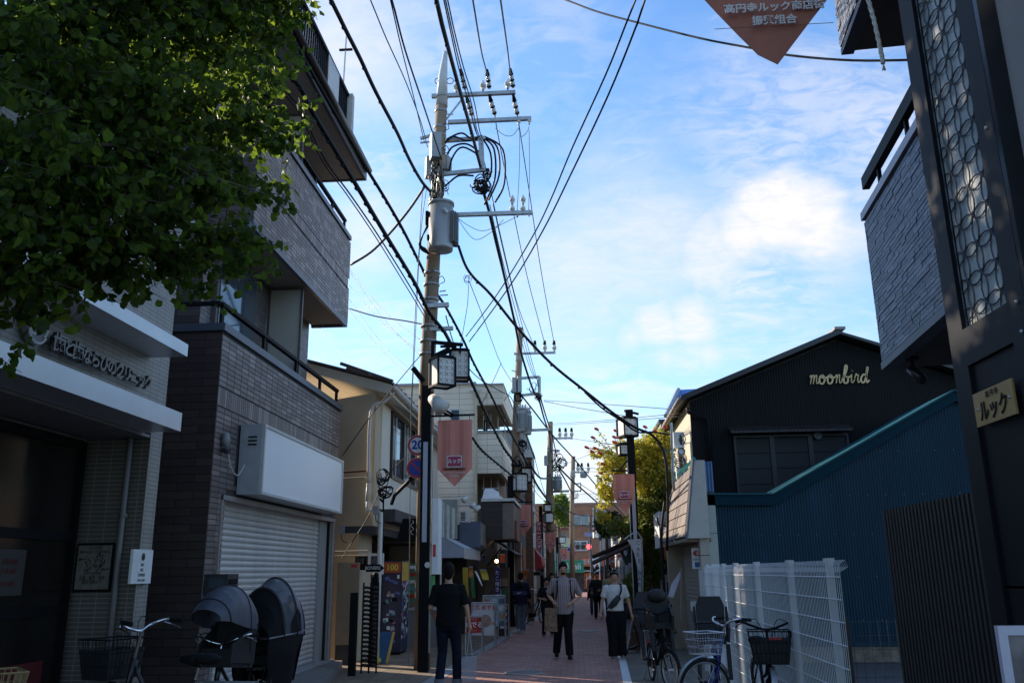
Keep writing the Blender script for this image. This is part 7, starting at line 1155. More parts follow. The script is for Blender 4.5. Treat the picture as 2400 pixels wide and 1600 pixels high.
# ================================================================== FOLIAGE
def leafblob(name, mt, parent, blobs, nleaf, size, seed, clip=None, droop=.5, narrow=1.0, twig=8, spread=.16, kind='stuff'):
    rnd = random.Random(seed); vs = []; fs = []; tot = sum(b[2][0] * b[2][1] * b[2][2] for b in blobs); n = 0; tw = MB()
    while n < nleaf:
        r = rnd.random() * tot
        for b in blobs:
            r -= b[2][0] * b[2][1] * b[2][2]
            if r <= 0: break
        d = Vector((rnd.gauss(0, 1), rnd.gauss(0, 1), rnd.gauss(0, 1))).normalized() * (rnd.random() ** (1 / 3)) ; d = d * (.45 + .55 * rnd.random() ** .4)
        c = Vector(b[0]) + Vector((d.x * b[1][0], d.y * b[1][1], d.z * b[1][2]))
        if clip and not clip(c): n += 1; continue
        dirn = Vector((rnd.uniform(-1, 1), rnd.uniform(-1, 1), rnd.uniform(-.7, .5))).normalized(); L_ = spread * rnd.uniform(.8, 1.8)
        tw.tube([c, c + dirn * L_], [.004, .002], 3, cap=False)
        for k in range(twig):
            s = size * rnd.uniform(.6, 1.25); p = c + dirn * L_ * (k / twig) + Vector((rnd.uniform(-1, 1), rnd.uniform(-1, 1), rnd.uniform(-1, 1))) * size * .5
            ax = (Vector((rnd.uniform(-1, 1), rnd.uniform(-1, 1), rnd.uniform(-1, .6) - droop))).normalized(); sd = ax.cross(Vector((rnd.uniform(-1, 1), rnd.uniform(-1, 1), rnd.uniform(-1, 1)))).normalized(); up_ = ax.cross(sd)
            w = s * .36 * narrow; b0 = len(vs)
            vs += [p, p + ax * s * .35 + sd * w + up_ * w * .3, p + ax * s * .72 + sd * w * .8 + up_ * w * .2, p + ax * s, p + ax * s * .72 - sd * w * .8 + up_ * w * .2, p + ax * s * .35 - sd * w + up_ * w * .3, p + ax * s * .5]
            fs += [(b0, b0 + 1, b0 + 6), (b0 + 1, b0 + 2, b0 + 6), (b0 + 2, b0 + 3, b0 + 6), (b0 + 3, b0 + 4, b0 + 6), (b0 + 4, b0 + 5, b0 + 6), (b0 + 5, b0, b0 + 6)]; n += 1
    m = MB(); m.v = [tuple(v) for v in vs]; m.f = fs; m.m = [0] * len(fs); o = m.build(name, mt, parent, kind=kind); tw.build('twig', mat('twig_brown', (.06, .045, .03), .8), parent, kind='stuff'); return o
BARK = mat('tree_bark', (.10, .08, .06), .9, var=.3, bump=.8, bscale=30)
LG = leafmat('katsura_leaf', (.022, .048, .006), (.085, .14, .014), .6)
t = thing('street_tree', 'large round leaved green tree filling the upper left in front of the clinic', 'tree', (-3.75, 4.1, 0))
m = MB(); m.tube([(-3.75, 4.1, 0), (-3.72, 4.15, 1.4), (-3.68, 4.25, 2.6), (-3.55, 4.5, 3.8), (-3.3, 5.0, 5.2)], [.12, .10, .08, .045, .02], 10); m.build('trunk', BARK, t, True)
rnd = random.Random(2)
for k in range(1, 16, 2):
    z = 2.9 + k * .2; a = k * 2.4; s_ = Vector((-3.66 + .1 * k / 6, 4.25 + .05 * k, z + .3)); e = s_ + Vector((math.cos(a) * .7 + .55, abs(math.sin(a)) * 1.4 + .2, rnd.uniform(.1, .7))); m = MB(); m.tube(smoothpath([s_, (s_ + e) / 2 + Vector((0, 0, .12)), e, e + (e - s_) * .2 + Vector((0, 0, -.05))], 3), [.016] * 4 + [.010] * 3 + [.005] * 3, 5); m.build('branch', BARK, t, True)
def cl(c): 
    if c.x < -3.93 and c.y > 1: return False
    q = proj(c)
    return not (q[0] > 755) 
blobs = []
for (x, y, Y, r) in ((60, 150, 4.7, .50), (200, 60, 5.2, .5), (380, 60, 5.6, .5), (540, 90, 6.0, .42), (620, 40, 6.3, .36), (640, 160, 6.2, .22), (100, 380, 4.6, .48), (280, 260, 5.1, .52), (460, 250, 5.6, .46), (590, 270, 6.0, .34), (650, 330, 6.1, .20), (60, 560, 4.6, .45), (230, 480, 5.0, .50), (400, 430, 5.4, .46), (540, 440, 5.9, .36), (640, 450, 6.1, .20), (40, 690, 4.8, .32), (190, 610, 5.2, .30), (330, 600, 5.4, .34), (470, 600, 5.7, .32), (570, 570, 5.9, .27), (600, 660, 5.9, .15), (480, 700, 5.8, .14), (60, 800, 4.9, .14), (20, 830, 4.8, .10), (400, -120, 5.6, .7), (100, -120, 5.0, .7), (660, -90, 6.2, .5), (690, 230, 6.3, .13), (700, 120, 6.4, .14), (705, 330, 6.2, .1), (690, 420, 6.2, .1), (655, 560, 6.0, .1), (640, 620, 6.0, .08)):
    c = atY(x, y, Y); r *= .93; blobs.append((tuple(c), (r, r * 1.25, r), (r, r * 1.2, r)))
leafblob('foliage', LG, t, blobs, 21000, .074, 5, cl, .55, 1.25, 7, .17)
# flowering climber
YG = leafmat('climber_leaf', (.28, .33, .035), (.45, .38, .05), .35); DG_ = leafmat('bamboo_leaf', (.07, .12, .02), (.16, .18, .03), .35)
t = thing('flowering_climber', 'yellow green shrub mass with red bottlebrush tips swallowing the right lamp post', 'shrub', (2.0, 22, 0)); m = MB(); m.tube([(2.0, 22, 0), (1.95, 21.9, 1.5), (1.7, 21.8, 3.0), (1.4, 21.6, 4.2)], [.11, .09, .07, .03], 8); m.tube([(2.05, 22.2, 0), (2.2, 22.0, 2), (2.2, 21.8, 3.6)], [.08, .06, .03], 8); m.build('trunk', BARK, t, True)
def at3(x, y, Y): return tuple(atY(x, y, Y))
cb = [(at3(1490, 1060, 21.6), (.68, .7, .42)), (at3(1545, 1050, 21.8), (.42, .6, .50)), (at3(1440, 1090, 21.2), (.42, .5, .34)), (at3(1420, 1140, 21.2), (.24, .4, .42)), (at3(1525, 1120, 21.4), (.55, .6, .6)), (at3(1540, 1030, 21.8), (.35, .5, .28)), (at3(1412, 1205, 21.2), (.16, .3, .28)), (at3(1425, 1170, 21.2), (.14, .3, .25)), (at3(1400, 1060, 21.3), (.14, .2, .10))]
leafblob('yellow_foliage', YG, t, [(c, r, r) for c, r in cb], 11000, .085, 8, None, .3, .8, 8, .13)
cb2 = [(at3(1550, 1130, 21.4), (.35, .6, .55)), (at3(1530, 1190, 21.4), (.6, .7, .5)), (at3(1500, 1250, 21.6), (.5, .7, .5)), (at3(1450, 1230, 22), (.35, .5, .25)), (at3(1525, 1320, 22), (.35, .6, .6)), (at3(1490, 1380, 22.5), (.25, .5, .5))]
leafblob('bamboo_foliage', DG_, t, [(c, r, r) for c, r in cb2], 8000, .15, 9, None, .5, .35, 7, .18)
RF = mat('bottlebrush_red', (.60, .06, .05), .6, var=.2, scale=30)
for (x, y) in ((1398, 1005), (1390, 1025), (1375, 1048), (1388, 1058), (1408, 1062), (1443, 1009), (1440, 1024), (1452, 1026), (1440, 1036), (1413, 1087), (1395, 1050), (1407, 1107), (1512, 1000), (1536, 1010), (1450, 1040), (1528, 1180), (1560, 1000)):
    c = atY(x, y, 21.0); m = MB(); d = Vector((-.04, 0, .02)).normalized(); m.tube([c - d * .07, c - d * .02, c + d * .03, c + d * .07], [.012, .034, .034, .01], 8); m.build('red_flower', RF, t, True)
    e = atY(1440 if x < 1440 else x + 4, 1070 if x < 1440 else y + 22, 21.2); m = MB(); m.tube(smoothpath([c, (c + e) / 2 + Vector((0, 0, .05)), e], 4), .008, 4); m.build('stem', BARK, t)
    if x < 1440:
        rr = random.Random(x); ob = MB(); vs = []
        for k in range(26):
            p = c.lerp(e, rr.uniform(.12, 1)) + Vector((rr.uniform(-.05, .05), rr.uniform(-.05, .05), rr.uniform(-.04, .06))); a_ = Vector((rr.uniform(-1, 1), rr.uniform(-1, 1), rr.uniform(-1, 1))).normalized() * .07; b_3 = a_.cross(Vector((0, 1, 0))).normalized() * .022; ob.quad(p, p + a_ * .5 + b_3, p + a_, p + a_ * .5 - b_3)
        ob.build('side_leaf', YG, t, kind='stuff')
t = thing('far_street_tree', 'bright green tree between the third pole and the brick building', 'tree', tuple(atY(1308, 1390, 64))); c = atY(1308, 1185, 64); c2 = atY(1318, 1168, 64); m = MB(); m.tube([(c.x, 64, 0), (c.x, 64, c.z)], [.2, .08], 8); m.build('trunk', BARK, t)
leafblob('foliage', leafmat('far_leaf', (.07, .13, .02), (.12, .17, .03), .4), t, [(tuple(c), (.85, .9, .95), (1, 1, 1)), (tuple(c2), (.4, .5, .45), (.5, .5, .5)), (tuple(atY(1322, 1215, 64)), (.5, .6, .6), (.5, .5, .5))], 2600, .22, 15, None, .3, 1, 7, .3)
t = thing('dark_vine_tree', 'dark hanging shrub left of the climber in front of the far shops', 'shrub', tuple(atY(1425, 1400, 38))); c = atY(1420, 1230, 38); m = MB(); m.tube([(c.x, 38, 0), (c.x, 38, c.z)], [.1, .04], 8); m.build('trunk', BARK, t); leafblob('foliage', leafmat('dark_leaf', (.03, .05, .012), (.06, .07, .02), .3), t, [(tuple(c), (.42, .5, .5), (1, 1, 1)), (tuple(atY(1440, 1212, 38)), (.4, .4, .4), (.6, .6, .6))], 2600, .13, 16, None, .5, .8, 7, .2)
t = thing('shop_front_plant', 'leafy green potted plant behind the white curved flag', 'plant', tuple(atY(1488, 1450, 20.8))); c = atY(1486, 1372, 20.8); m = MB(); m.tube([(c.x, 20.8, 0), (c.x, 20.8, .3)], [.13, .17], 14); m.build('pot', mat('terracotta_dark', (.10, .06, .045), .8), t); m = MB(); m.tube([(c.x, 20.8, .28), (c.x, 20.8, c.z)], .015, 5); m.build('stem', BARK, t); leafblob('foliage', DG_, t, [(tuple(c), (.22, .3, .38), (1, 1, 1))], 900, .11, 17, None, .4, .6, 6, .12)

# ================================================================== PEOPLE
def remesh(mb, voxel, smooth_it=2):
    me = bpy.data.meshes.new('t'); me.from_pydata(mb.v, [], mb.f); o = bpy.data.objects.new('t', me); COL.objects.link(o)
    r = o.modifiers.new('r', 'REMESH'); r.mode = 'VOXEL'; r.voxel_size = voxel; r.use_smooth_shade = True
    s = o.modifiers.new('s', 'SMOOTH'); s.factor = .5; s.iterations = smooth_it
    dg = bpy.context.evaluated_depsgraph_get(); dg.update(); out_ = bpy.data.meshes.new_from_object(o.evaluated_get(dg)); bpy.data.objects.remove(o); bpy.data.meshes.remove(me); return out_
def loft(mb, secs, n=16):      # secs: (center, rx, ry) horizontal ellipses
    vs = []; fs = []; k = len(secs)
    for c, rx, ry in secs:
        for j in range(n): a = 2 * math.pi * j / n; vs.append((c[0] + rx * math.cos(a), c[1] + ry * math.sin(a), c[2]))
    for i in range(k - 1):
        for j in range(n): fs.append((i * n + j, i * n + (j + 1) % n, (i + 1) * n + (j + 1) % n, (i + 1) * n + j))
    fs += [tuple(range(n))[::-1], tuple((k - 1) * n + j for j in range(n))]; mb.add(vs, fs)
def meshobj(name, me, mt, parent, S=1):
    me.materials.clear(); me.materials.append(mt); me.name = name
    for v in me.vertices: v.co *= S
    o = bpy.data.objects.new(name, me); COL.objects.link(o); o.parent = parent; return o
def hand(m, w, dirn, palm_n, s=1.0, curl_=.5, side=1):
    w = Vector(w); d = Vector(dirn).normalized(); nrm = Vector(palm_n); nrm = (nrm - d * nrm.dot(d)).normalized(); acr = d.cross(nrm).normalized()
    m.tube([w, w + d * .03, w + d * .085], [.024, .034, .036], 8, ell=1.0)
    for k, (L_, o_) in enumerate(((.068, -.027), (.078, -.009), (.074, .009), (.058, .026))):
        b = w + d * .08 + acr * o_; p = [b]; dd = d.copy()
        for q in range(3): dd = (dd + nrm * curl_ * .6).normalized(); p.append(p[-1] + dd * L_ / 3)
        m.tube(p, [.0095, .009, .0082, .006], 6)
    b = w + d * .025 + acr * (-.03) * side; dd = (d * .6 - acr * side + nrm * .5).normalized(); m.tube([b, b + dd * .03, b + dd * .04 + d * .025], [.012, .010, .007], 6)
def person(label, loc, rz, H, J=None, shirt=None, trousers=None, skin=SKIN, hair=HAIR, hairstyle='short', sleeve=.45, shoes=BLKM, build_=1.0, vox=.014, group=None, hem=.86, lean=0.0, headturn=0, cuff=None, collar=False, legw=1.0, open_leg=1.0):
    t = thing('person', label, 'person', (0, 0, 0)); S = H / 1.75
    D = dict(sh=(.185, 0, 1.42), el=(.235, .03, 1.14), wr=(.245, -.04, .89), hip=(.09, 0, .92), kn=(.10, -.03, .49), an=(.10, .03, .085)); P_ = {}
    for s, k in ((-1, 'L'), (1, 'R')):
        for j, v in D.items(): P_[j + k] = Vector((v[0] * s, v[1], v[2]))
    for k, v in (J or {}).items(): P_[k] = Vector(v)
    fw = -1      # faces local -y
    b = MB(); W_ = build_
    loft(b, [((0, 0, .84), .14 * W_, .10), ((0, 0, .92), .165 * W_, .115 * W_), ((0, 0, 1.05), .14 * W_, .10 * W_), ((0, -.005, 1.18), .145 * W_, .105 * W_), ((0, 0, 1.32), .175 * W_, .11 * W_), ((0, .005, 1.42), .165, .085), ((0, .005, 1.47), .09, .065)])
    hc = Vector((0, -.01, 1.635)); b.tube([(0, .01, 1.44), (0, .0, 1.54), (0, -.005, 1.6)], [.06, .054, .055], 12)
    b.ball(hc, .1, 16, (.76, .95, 1.14)); b.ball(hc + Vector((0, -.035, -.055)), .062, 12, (.85, .9, .85)); b.tube([hc + Vector((0, -.085, .02)), hc + Vector((0, -.115, -.02)), hc + Vector((0, -.09, -.03))], [.009, .017, .012], 8)
    for s in (-1, 1): b.ball(hc + Vector((.078 * s, .01, -.01)), .022, 8, (.4, .8, 1.3)); b.ball(hc + Vector((.03 * s, -.078, .032)), .018, 8, (1.3, .5, .4))
    for k in 'LR':
        sh, el, wr, hip, kn, an = (P_[q + k] for q in ('sh', 'el', 'wr', 'hip', 'kn', 'an'))
        b.tube([sh * .8 + Vector((0, 0, sh.z * .2)), sh, sh.lerp(el, .5), el, el.lerp(wr, .35), wr], [.05, .052, .044, .036, .036, .023], 12)
        b.tube([hip + Vector((0, 0, .03)), hip.lerp(kn, .3), kn, kn.lerp(an, .35), an], [.085 * W_, .078, .05, .052, .036], 12)
        b.tube([an, an + Vector((0, -.02, -.04)), an + Vector((0, -.13, -.055))], [.036, .036, .028], 8)
    me = remesh(b, vox); h = MB()
    for k, s in (('L', -1), ('R', 1)): el, wr = P_['el' + k], P_['wr' + k]; hand(h, wr - (wr - el).normalized() * .01, wr - el, Vector((-s, -.3, 0)), curl_=.55, side=s)
    bm = bmesh.new(); bm.from_mesh(me); n0 = [bm.verts.new(v) for v in h.v]; bm.verts.index_update()
    for f_ in h.f:
        try: bm.faces.new([n0[i] for i in f_])
        except Exception: pass
    bm.to_mesh(me); bm.free(); me.polygons.foreach_set('use_smooth', [True] * len(me.polygons)); meshobj('body', me, skin, t, S)
    for s in (-1, 1): m = MB(); m.ball((hc + Vector((.03 * s, -.091, .018))) * S, .0085 * S, 8, (1.5, .6, .8)); m.build('eye', BLKM, t)
    m = MB(); m.tube([(hc + Vector((-.024, -.088, -.062))) * S, (hc + Vector((0, -.097, -.063))) * S, (hc + Vector((.024, -.088, -.062))) * S], .0045 * S, 5); m.build('mouth', mat('lips', (.30, .10, .08), .5), t)
    # hair
    q = MB(); q.ball(hc + Vector((0, .014, .030)), .113, 18, (.80, .95, 1.05)); q.ball(hc + Vector((0, .05, -.02)), .085, 12, (.86, .75, 1.05))
    q.v = [v if not (v[1] < hc.y - .045 and v[2] < hc.z + .042) else (v[0] * .9, hc.y - .045 + (v[1] - hc.y + .045) * .2, v[2]) for v in q.v]
    rr = random.Random(label)
    for k in range(26): a = rr.uniform(0, 6.28); e = rr.uniform(.5, 1.4); p = hc + Vector((.085 * math.cos(a) * math.cos(e), .015 + .10 * math.sin(a) * math.cos(e), .028 + .108 * math.sin(e))); q.tube([p, p + (p - hc) * .16 + Vector((0, -.006, .0))], [.018, .006], 5)
    if hairstyle == 'bun': q.ball(hc + Vector((0, .09, .07)), .045, 10)
    if hairstyle == 'long':
        for x in (-.07, 0, .07): q.tube([hc + Vector((x, .06, 0)), hc + Vector((x * 1.2, .07, -.14)), hc + Vector((x * 1.1, .06, -.22))], [.05, .055, .03], 8)
    meshobj('hair', remesh(q, .012, 1), hair, t, S)
    # shirt
    if shirt is not None:
        c = MB(); g = .018; loft(c, [((0, 0, hem), (.165) * W_ + g, .122 * W_ + g), ((0, 0, .95), .163 * W_ + g, .115 * W_ + g), ((0, 0, 1.08), .150 * W_ + g, .108 * W_ + g), ((0, -.005, 1.2), .158 * W_ + g, .112 * W_ + g), ((0, 0, 1.34), .182 * W_ + g, .112 * W_ + g), ((0, .005, 1.43), .155 + g, .080 + g), ((0, .006, 1.475), .075 + g, .06 + g)])
        for k in 'LR':
            sh, el, wr = P_['sh' + k], P_['el' + k], P_['wr' + k]; tot_ = [sh * .8 + Vector((0, 0, sh.z * .2)), sh]
            r = [.064, .069]
            if sleeve <= .5: tot_ += [sh.lerp(el, sleeve * 2 * .5 + .1), sh.lerp(el, sleeve * 2)]; r += [.066, .068]
            else: f_ = (sleeve - .5) * 2; tot_ += [sh.lerp(el, .5), el, el.lerp(wr, f_ * .5), el.lerp(wr, f_)]; r += [.060, .054, .050, .046]
            c.tube(tot_, r, 12)
        if collar: c.tube([(0, .02, 1.46), (0, .01, 1.51)], [.075, .066], 12)
        mts = shirt if isinstance(shirt, (list, tuple)) else [shirt]; meshobj('shirt', remesh(c, .014, 3), mts[0], t, S)
    if trousers is not None:
        c = MB(); loft(c, [((0, 0, .80), .13 * W_, .11), ((0, 0, .86), .172 * W_, .127 * W_), ((0, 0, .95), .165 * W_, .12 * W_), ((0, 0, 1.0), .152 * W_, .112 * W_)])
        for k in 'LR':
            hip, kn, an = (P_[q + k] for q in ('hip', 'kn', 'an')); e = an + Vector((0, 0, -.02)); c.tube([hip + Vector((0, 0, .03)), hip.lerp(kn, .3), kn, kn.lerp(e, .5), e], [.098 * W_, .094 * legw, .072 * legw, .070 * legw, .066 * legw * open_leg], 12)
        meshobj('trousers', remesh(c, .014, 3), trousers, t, S)
        if cuff:
            for k in 'LR': m = MB(); an = P_['an' + k] * S; m.tube([an + Vector((0, 0, -.01)), an + Vector((0, 0, .045))], .074 * S, 14); m.build('turned_cuff', cuff, t)
    for k in 'LR':
        an = P_['an' + k]; c = MB(); c.tube([an + Vector((0, .045, -.035)), an + Vector((0, 0, -.04)), an + Vector((0, -.08, -.052)), an + Vector((0, -.17, -.062))], [.034, .042, .042, .024], 12); c.tube([an + Vector((0, .03, .02)), an + Vector((0, 0, -.03))], [.045, .045], 10); meshobj('shoe', remesh(c, .010, 1), shoes, t, S)
        m = MB(); z = (an.z - .085); m.poly([((an.x + x) * S, (an.y + y) * S, z * S) for x, y in ((-.035, .075), (.035, .075), (.045, -.1), (.025, -.19), (-.025, -.19), (-.045, -.1))], (0, 0, .02 * S)); m.build('sole', mat('sole', (.35, .34, .32), .7) if shoes is not BLKM else BLKM, t)
    t.location = loc; t.rotation_euler = (0, 0, rz); t['H'] = S; return t
def cloth(name, c, **k): return mat(name, c, .9, spec=.12, var=k.get('var', .12), scale=k.get('scale', 7), bump=1.0, bscale=k.get('bs', 13))
def stripedcloth(name, c1, c2, pitch):
    m = bpy.data.materials.new(name); m.use_nodes = True; n = m.node_tree; A = n.nodes.new; K = n.links.new; b = n.nodes['Principled BSDF']; b.inputs['Roughness'].default_value = .85
    tcx = A('ShaderNodeTexCoord'); s = A('ShaderNodeSeparateXYZ'); K(tcx.outputs['Object'], s.inputs[0]); q = A('ShaderNodeMath'); q.operation = 'MULTIPLY'; K(s.outputs[0], q.inputs[0]); q.inputs[1].default_value = 1 / pitch
    w = A('ShaderNodeMath'); w.operation = 'SINE'; K(q.outputs[0], w.inputs[0]); r = A('ShaderNodeMapRange'); r.inputs['From Min'].default_value = .1; r.inputs['From Max'].default_value = .5; K(w.outputs[0], r.inputs['Value'])
    x = A('ShaderNodeMix'); x.data_type = 'RGBA'; K(r.outputs[0], x.inputs[0]); x.inputs[6].default_value = (*c1, 1); x.inputs[7].default_value = (*c2, 1); K(x.outputs[2], b.inputs['Base Color']); return m
# 1 man in black, seen from behind, nearest
pz = lambda x, y: atZ(x, y, 0)
q = pz(1050, 1612); JN = mat('dark_jeans', (.010, .013, .024), .9, spec=.15, var=.25, scale=8, bump=.3, bscale=40)
A1 = person('man seen from behind in a black T shirt and dark jeans walking away', (q.x, q.y, 0), math.pi + .06, 1.72, dict(wrL=(-.31, -.02, .88), elL=(-.275, .02, 1.12), elR=(.27, .03, 1.12), wrR=(.22, -.18, .98), knL=(-.12, -.07, .49), anL=(-.13, -.03, .085), knR=(.09, -.02, .49), anR=(.12, .14, .10)), cloth('black_cotton', (.010, .010, .011)), JN, sleeve=.42, cuff=mat('pale_cuff', (.16, .17, .20), .8), build_=1.08, shoes=BLKM, vox=.012)
h = thing('plastic_bag', 'thin pale plastic bag hanging from the right hand of the man in black', 'bag', (q.x + .34, q.y, .3)); hx, hz = q.x + .31, .78; PBG = mat('frosted_plastic', (.45, .46, .50), .3, alpha=.55)
m = MB(); m.tube([(hx - .01, q.y, hz), (hx - .02, q.y, hz - .2), (hx - .05, q.y, hz - .36)], .008, 5); m.tube([(hx, q.y, hz), (hx + .02, q.y, hz - .2), (hx + .05, q.y, hz - .36)], .008, 5); m.build('handle', PBG, h); m = MB(); m.poly([(hx - .11, q.y - .03, .10), (hx + .09, q.y - .03, .10), (hx + .11, q.y - .03, .44), (hx - .10, q.y - .03, .42)], (0, .06, 0)); m.build('sack', PBG, h)
# 2 striped shirt man
q = pz(1325, 1542); SHT = stripedcloth('striped_shirt', (.34, .27, .26), (.20, .15, .16), .0065)
A2 = person('bearded man in an open striped shirt looking down with a patterned tote bag', (q.x, q.y, 0), .08, 1.76, dict(elL=(-.30, .06, 1.16), wrL=(-.20, -.20, 1.02), elR=(.33, .04, 1.13), wrR=(.10, -.24, 1.0), knL=(-.12, -.0, .50), anL=(-.16, .12, .12), knR=(.06, -.10, .49), anR=(.08, -.08, .085)), SHT, cloth('black_trouser', (.008, .008, .009)), sleeve=.45, build_=1.12, collar=True, hem=.80, legw=1.12)
S2 = 1.76 / 1.75
m = MB(); loft(m, [((0, -.062, 1.50), .05, .035), ((0, -.062, 1.55), .055, .045)]); 
bd = MB(); hc = Vector((0, -.01, 1.635)); bd.ball(hc + Vector((0, -.05, -.075)), .05, 12, (1.0, .75, .65)); o = meshobj('beard', remesh(bd, .01, 1), HAIR, A2, S2)
for s in (-1, 1): m = MB(); m.tube([Vector(v) * S2 + Vector((q.x, q.y, 0)) for v in ((.12 * s, .12, 1.35), (.125 * s, .06, 1.46), (.125 * s, -.09, 1.42), (.13 * s, -.135, 1.25), (.155 * s, -.10, 1.08))], .014, 6); m.build('backpack_strap', BLKM, A2)
tb = thing('tote_bag', 'brown and cream patterned tote bag held at the hip of the striped shirt man', 'bag', (q.x - .28, q.y - .2, .6)); TBM = mat('tote_pattern', (.20, .12, .07), .8, var=.75, scale=22, stain=(.42, .33, .22))
m = MB(); cx_, cy_ = q.x - .26, q.y - .26; m.poly([(cx_ - .12, cy_, .50), (cx_ + .13, cy_, .50), (cx_ + .12, cy_, .93), (cx_ - .10, cy_, .93)], (0, .09, 0)); m.build('sack', TBM, tb); m = MB(); m.tube(smoothpath([(cx_ - .07, cy_ + .04, .92), (cx_ - .0, cy_ + .05, 1.07), (cx_ + .07, cy_ + .04, .92)]), .009, 5); m.build('handle', BLKM, tb)
# 3 woman in white
q = pz(1450, 1544)
A3 = person('woman in a white T shirt and wide black trousers with sunglasses on her head', (q.x - .02, q.y, 0), .02, 1.60, dict(elL=(-.27, .02, 1.14), wrL=(-.31, -.03, .88), elR=(.28, .03, 1.14), wrR=(.33, .02, .87), knL=(-.09, -.05, .49), anL=(-.08, -.02, .085), knR=(.10, -.02, .49), anR=(.11, .10, .10)), cloth('white_tee', (.62, .60, .57)), cloth('wide_black_trouser', (.009, .009, .010)), sleeve=.36, build_=1.0, hem=.95, hairstyle='bun', legw=1.35, open_leg=1.2, shoes=mat('sandal_brown', (.2, .13, .09), .7))
S3 = 1.60 / 1.75; m = MB(); 
for s in (-1, 1): m.ball(Vector((q.x - .02 + .035 * s, q.y - .085, 1.635 * S3 + .078)), .026, 10, (1.1, .5, .7))
m.build('sunglasses', GLASS, A3, kind='stuff')
sb = thing('sling_bag', 'black sling bag worn across the chest of the woman in white', 'bag', (q.x, q.y, 1.1)); V = lambda a: Vector((q.x - .02 + a[0] * S3, q.y + a[1] * S3, a[2] * S3))
m = MB(); m.tube([V((-.13, -.155, 1.02)), V((-.02, -.175, 1.12)), V((.08, -.165, 1.24))], [.045, .062, .048], 8, ell=.5); m.build('pouch', mat('nylon_black', (.012, .012, .014), .5), sb); m = MB(); m.tube([V((.07, -.165, 1.22)), V((.13, -.14, 1.35)), V((.13, -.06, 1.47)), V((.11, .06, 1.48)), V((0, .16, 1.3))], .015, 5); m.tube([V((-.13, -.155, 1.03)), V((-.19, -.05, 1.0)), V((-.16, .1, 1.05))], .014, 5); m.build('strap', BLKM, sb)
# 4 hooded jacket, from behind
q = pz(1222, 1482)
A4 = person('person from behind in a navy and purple hooded jacket with grey trousers', (q.x, q.y, 0), math.pi - .1, 1.58, dict(elL=(-.27, .04, 1.12), wrL=(-.24, -.15, .98), elR=(.27, .04, 1.12), wrR=(.24, -.15, .98), knL=(-.07, -.08, .49), anL=(-.06, .02, .085), knR=(.08, .0, .49), anR=(.05, .16, .12)), cloth('navy_jacket', (.018, .016, .035)), cloth('grey_trouser', (.11, .12, .15)), sleeve=.95, build_=1.15, shoes=mat('trainer_white', (.45, .45, .45), .6), vox=.018, hem=.84)
S4 = 1.58 / 1.75
m = MB(); m.tube([Vector((q.x, q.y + .09, 1.33)), Vector((q.x, q.y + .13, 1.20))], [.11, .10], 12, ell=.6); m.build('hood', cloth('dark_green_hood', (.012, .022, .016)), A4, True)
m = MB(); m.box((q.x - .19, q.y + .118, .99), (q.x + .19, q.y + .145, 1.10)); m.build('purple_back_band', cloth('purple_band', (.06, .05, .13)), A4)
m = MB(); cxs, czs = q.x + .05, 1.045; m.poly([(cxs + .03, q.y + .149, czs + .025), (cxs + .012, q.y + .149, czs - .022), (cxs - .11, q.y + .149, czs + .03), (cxs, q.y + .149, czs + .0)], (0, .003, 0)); m.build('white_swoosh_mark', WHITE, A4)
# 5 woman in black with red shoes
q = pz(1284, 1491)
A5 = person('short person in black with red shoes walking with arms folded behind the striped man', (q.x, q.y, 0), .05, 1.44, dict(elL=(-.28, .0, 1.15), wrL=(-.12, -.19, 1.12), elR=(.28, .0, 1.15), wrR=(.22, -.18, 1.05), knL=(-.10, -.05, .49), anL=(-.12, -.02, .085), knR=(.12, -.0, .49), anR=(.14, .08, .10)), cloth('black_print', (.015, .013, .014), var=.3), cloth('black_trouser', (.008, .008, .009)), sleeve=.45, build_=1.15, shoes=mat('shoe_red', (.42, .03, .03), .5), vox=.018, hem=.75)
# 6 people behind
q = atZ(1296, 1462); A6 = person('dark haired person in black half hidden behind the person with red shoes', (q.x, q.y, 0), .2, 1.55, None, cloth('black_print', (.015, .013, .014)), cloth('black_trouser', (.008, .008, .009)), sleeve=.9, vox=.022, hairstyle='long')
q = pz(1403, 1449); A7 = person('woman in a dark top carrying a black coat far down the street', (q.x, q.y, 0), -.05, 1.56, dict(elL=(-.30, .02, 1.16), wrL=(-.24, -.12, 1.02), elR=(.28, .02, 1.16), wrR=(.10, -.2, 1.08), knL=(-.09, -.04, .49), anL=(-.1, .0, .085), knR=(.1, -.02, .49), anR=(.12, .06, .09)), cloth('charcoal_top', (.018, .022, .020)), cloth('black_trouser', (.008, .008, .009)), sleeve=.95, build_=1.2, vox=.018, hairstyle='bun')
ct_ = thing('folded_coat', 'black coat draped over the arm of the far woman in black', 'coat', (q.x - .3, q.y - .1, .7)); m = MB(); m.tube([(q.x - .26, q.y - .12, 1.0), (q.x - .32, q.y - .1, .85), (q.x - .36, q.y - .08, .62)], [.05, .09, .04], 10, ell=.5); m.build('coat', BLKM, ct_, True); m = MB(); m.tube([(q.x - .3, q.y - .14, .95), (q.x - .28, q.y - .13, .7)], [.03, .05], 8); m.build('sleeve', BLKM, ct_, True)
q = atZ(1393, 1440); A8 = person('fair haired person in pink just behind the far woman in black', (q.x, q.y, 0), 0, 1.55, None, cloth('pink_top', (.38, .20, .18)), cloth('dark_skirt', (.05, .05, .06)), sleeve=.9, vox=.022, hair=mat('brown_hair', (.08, .04, .02), .5))
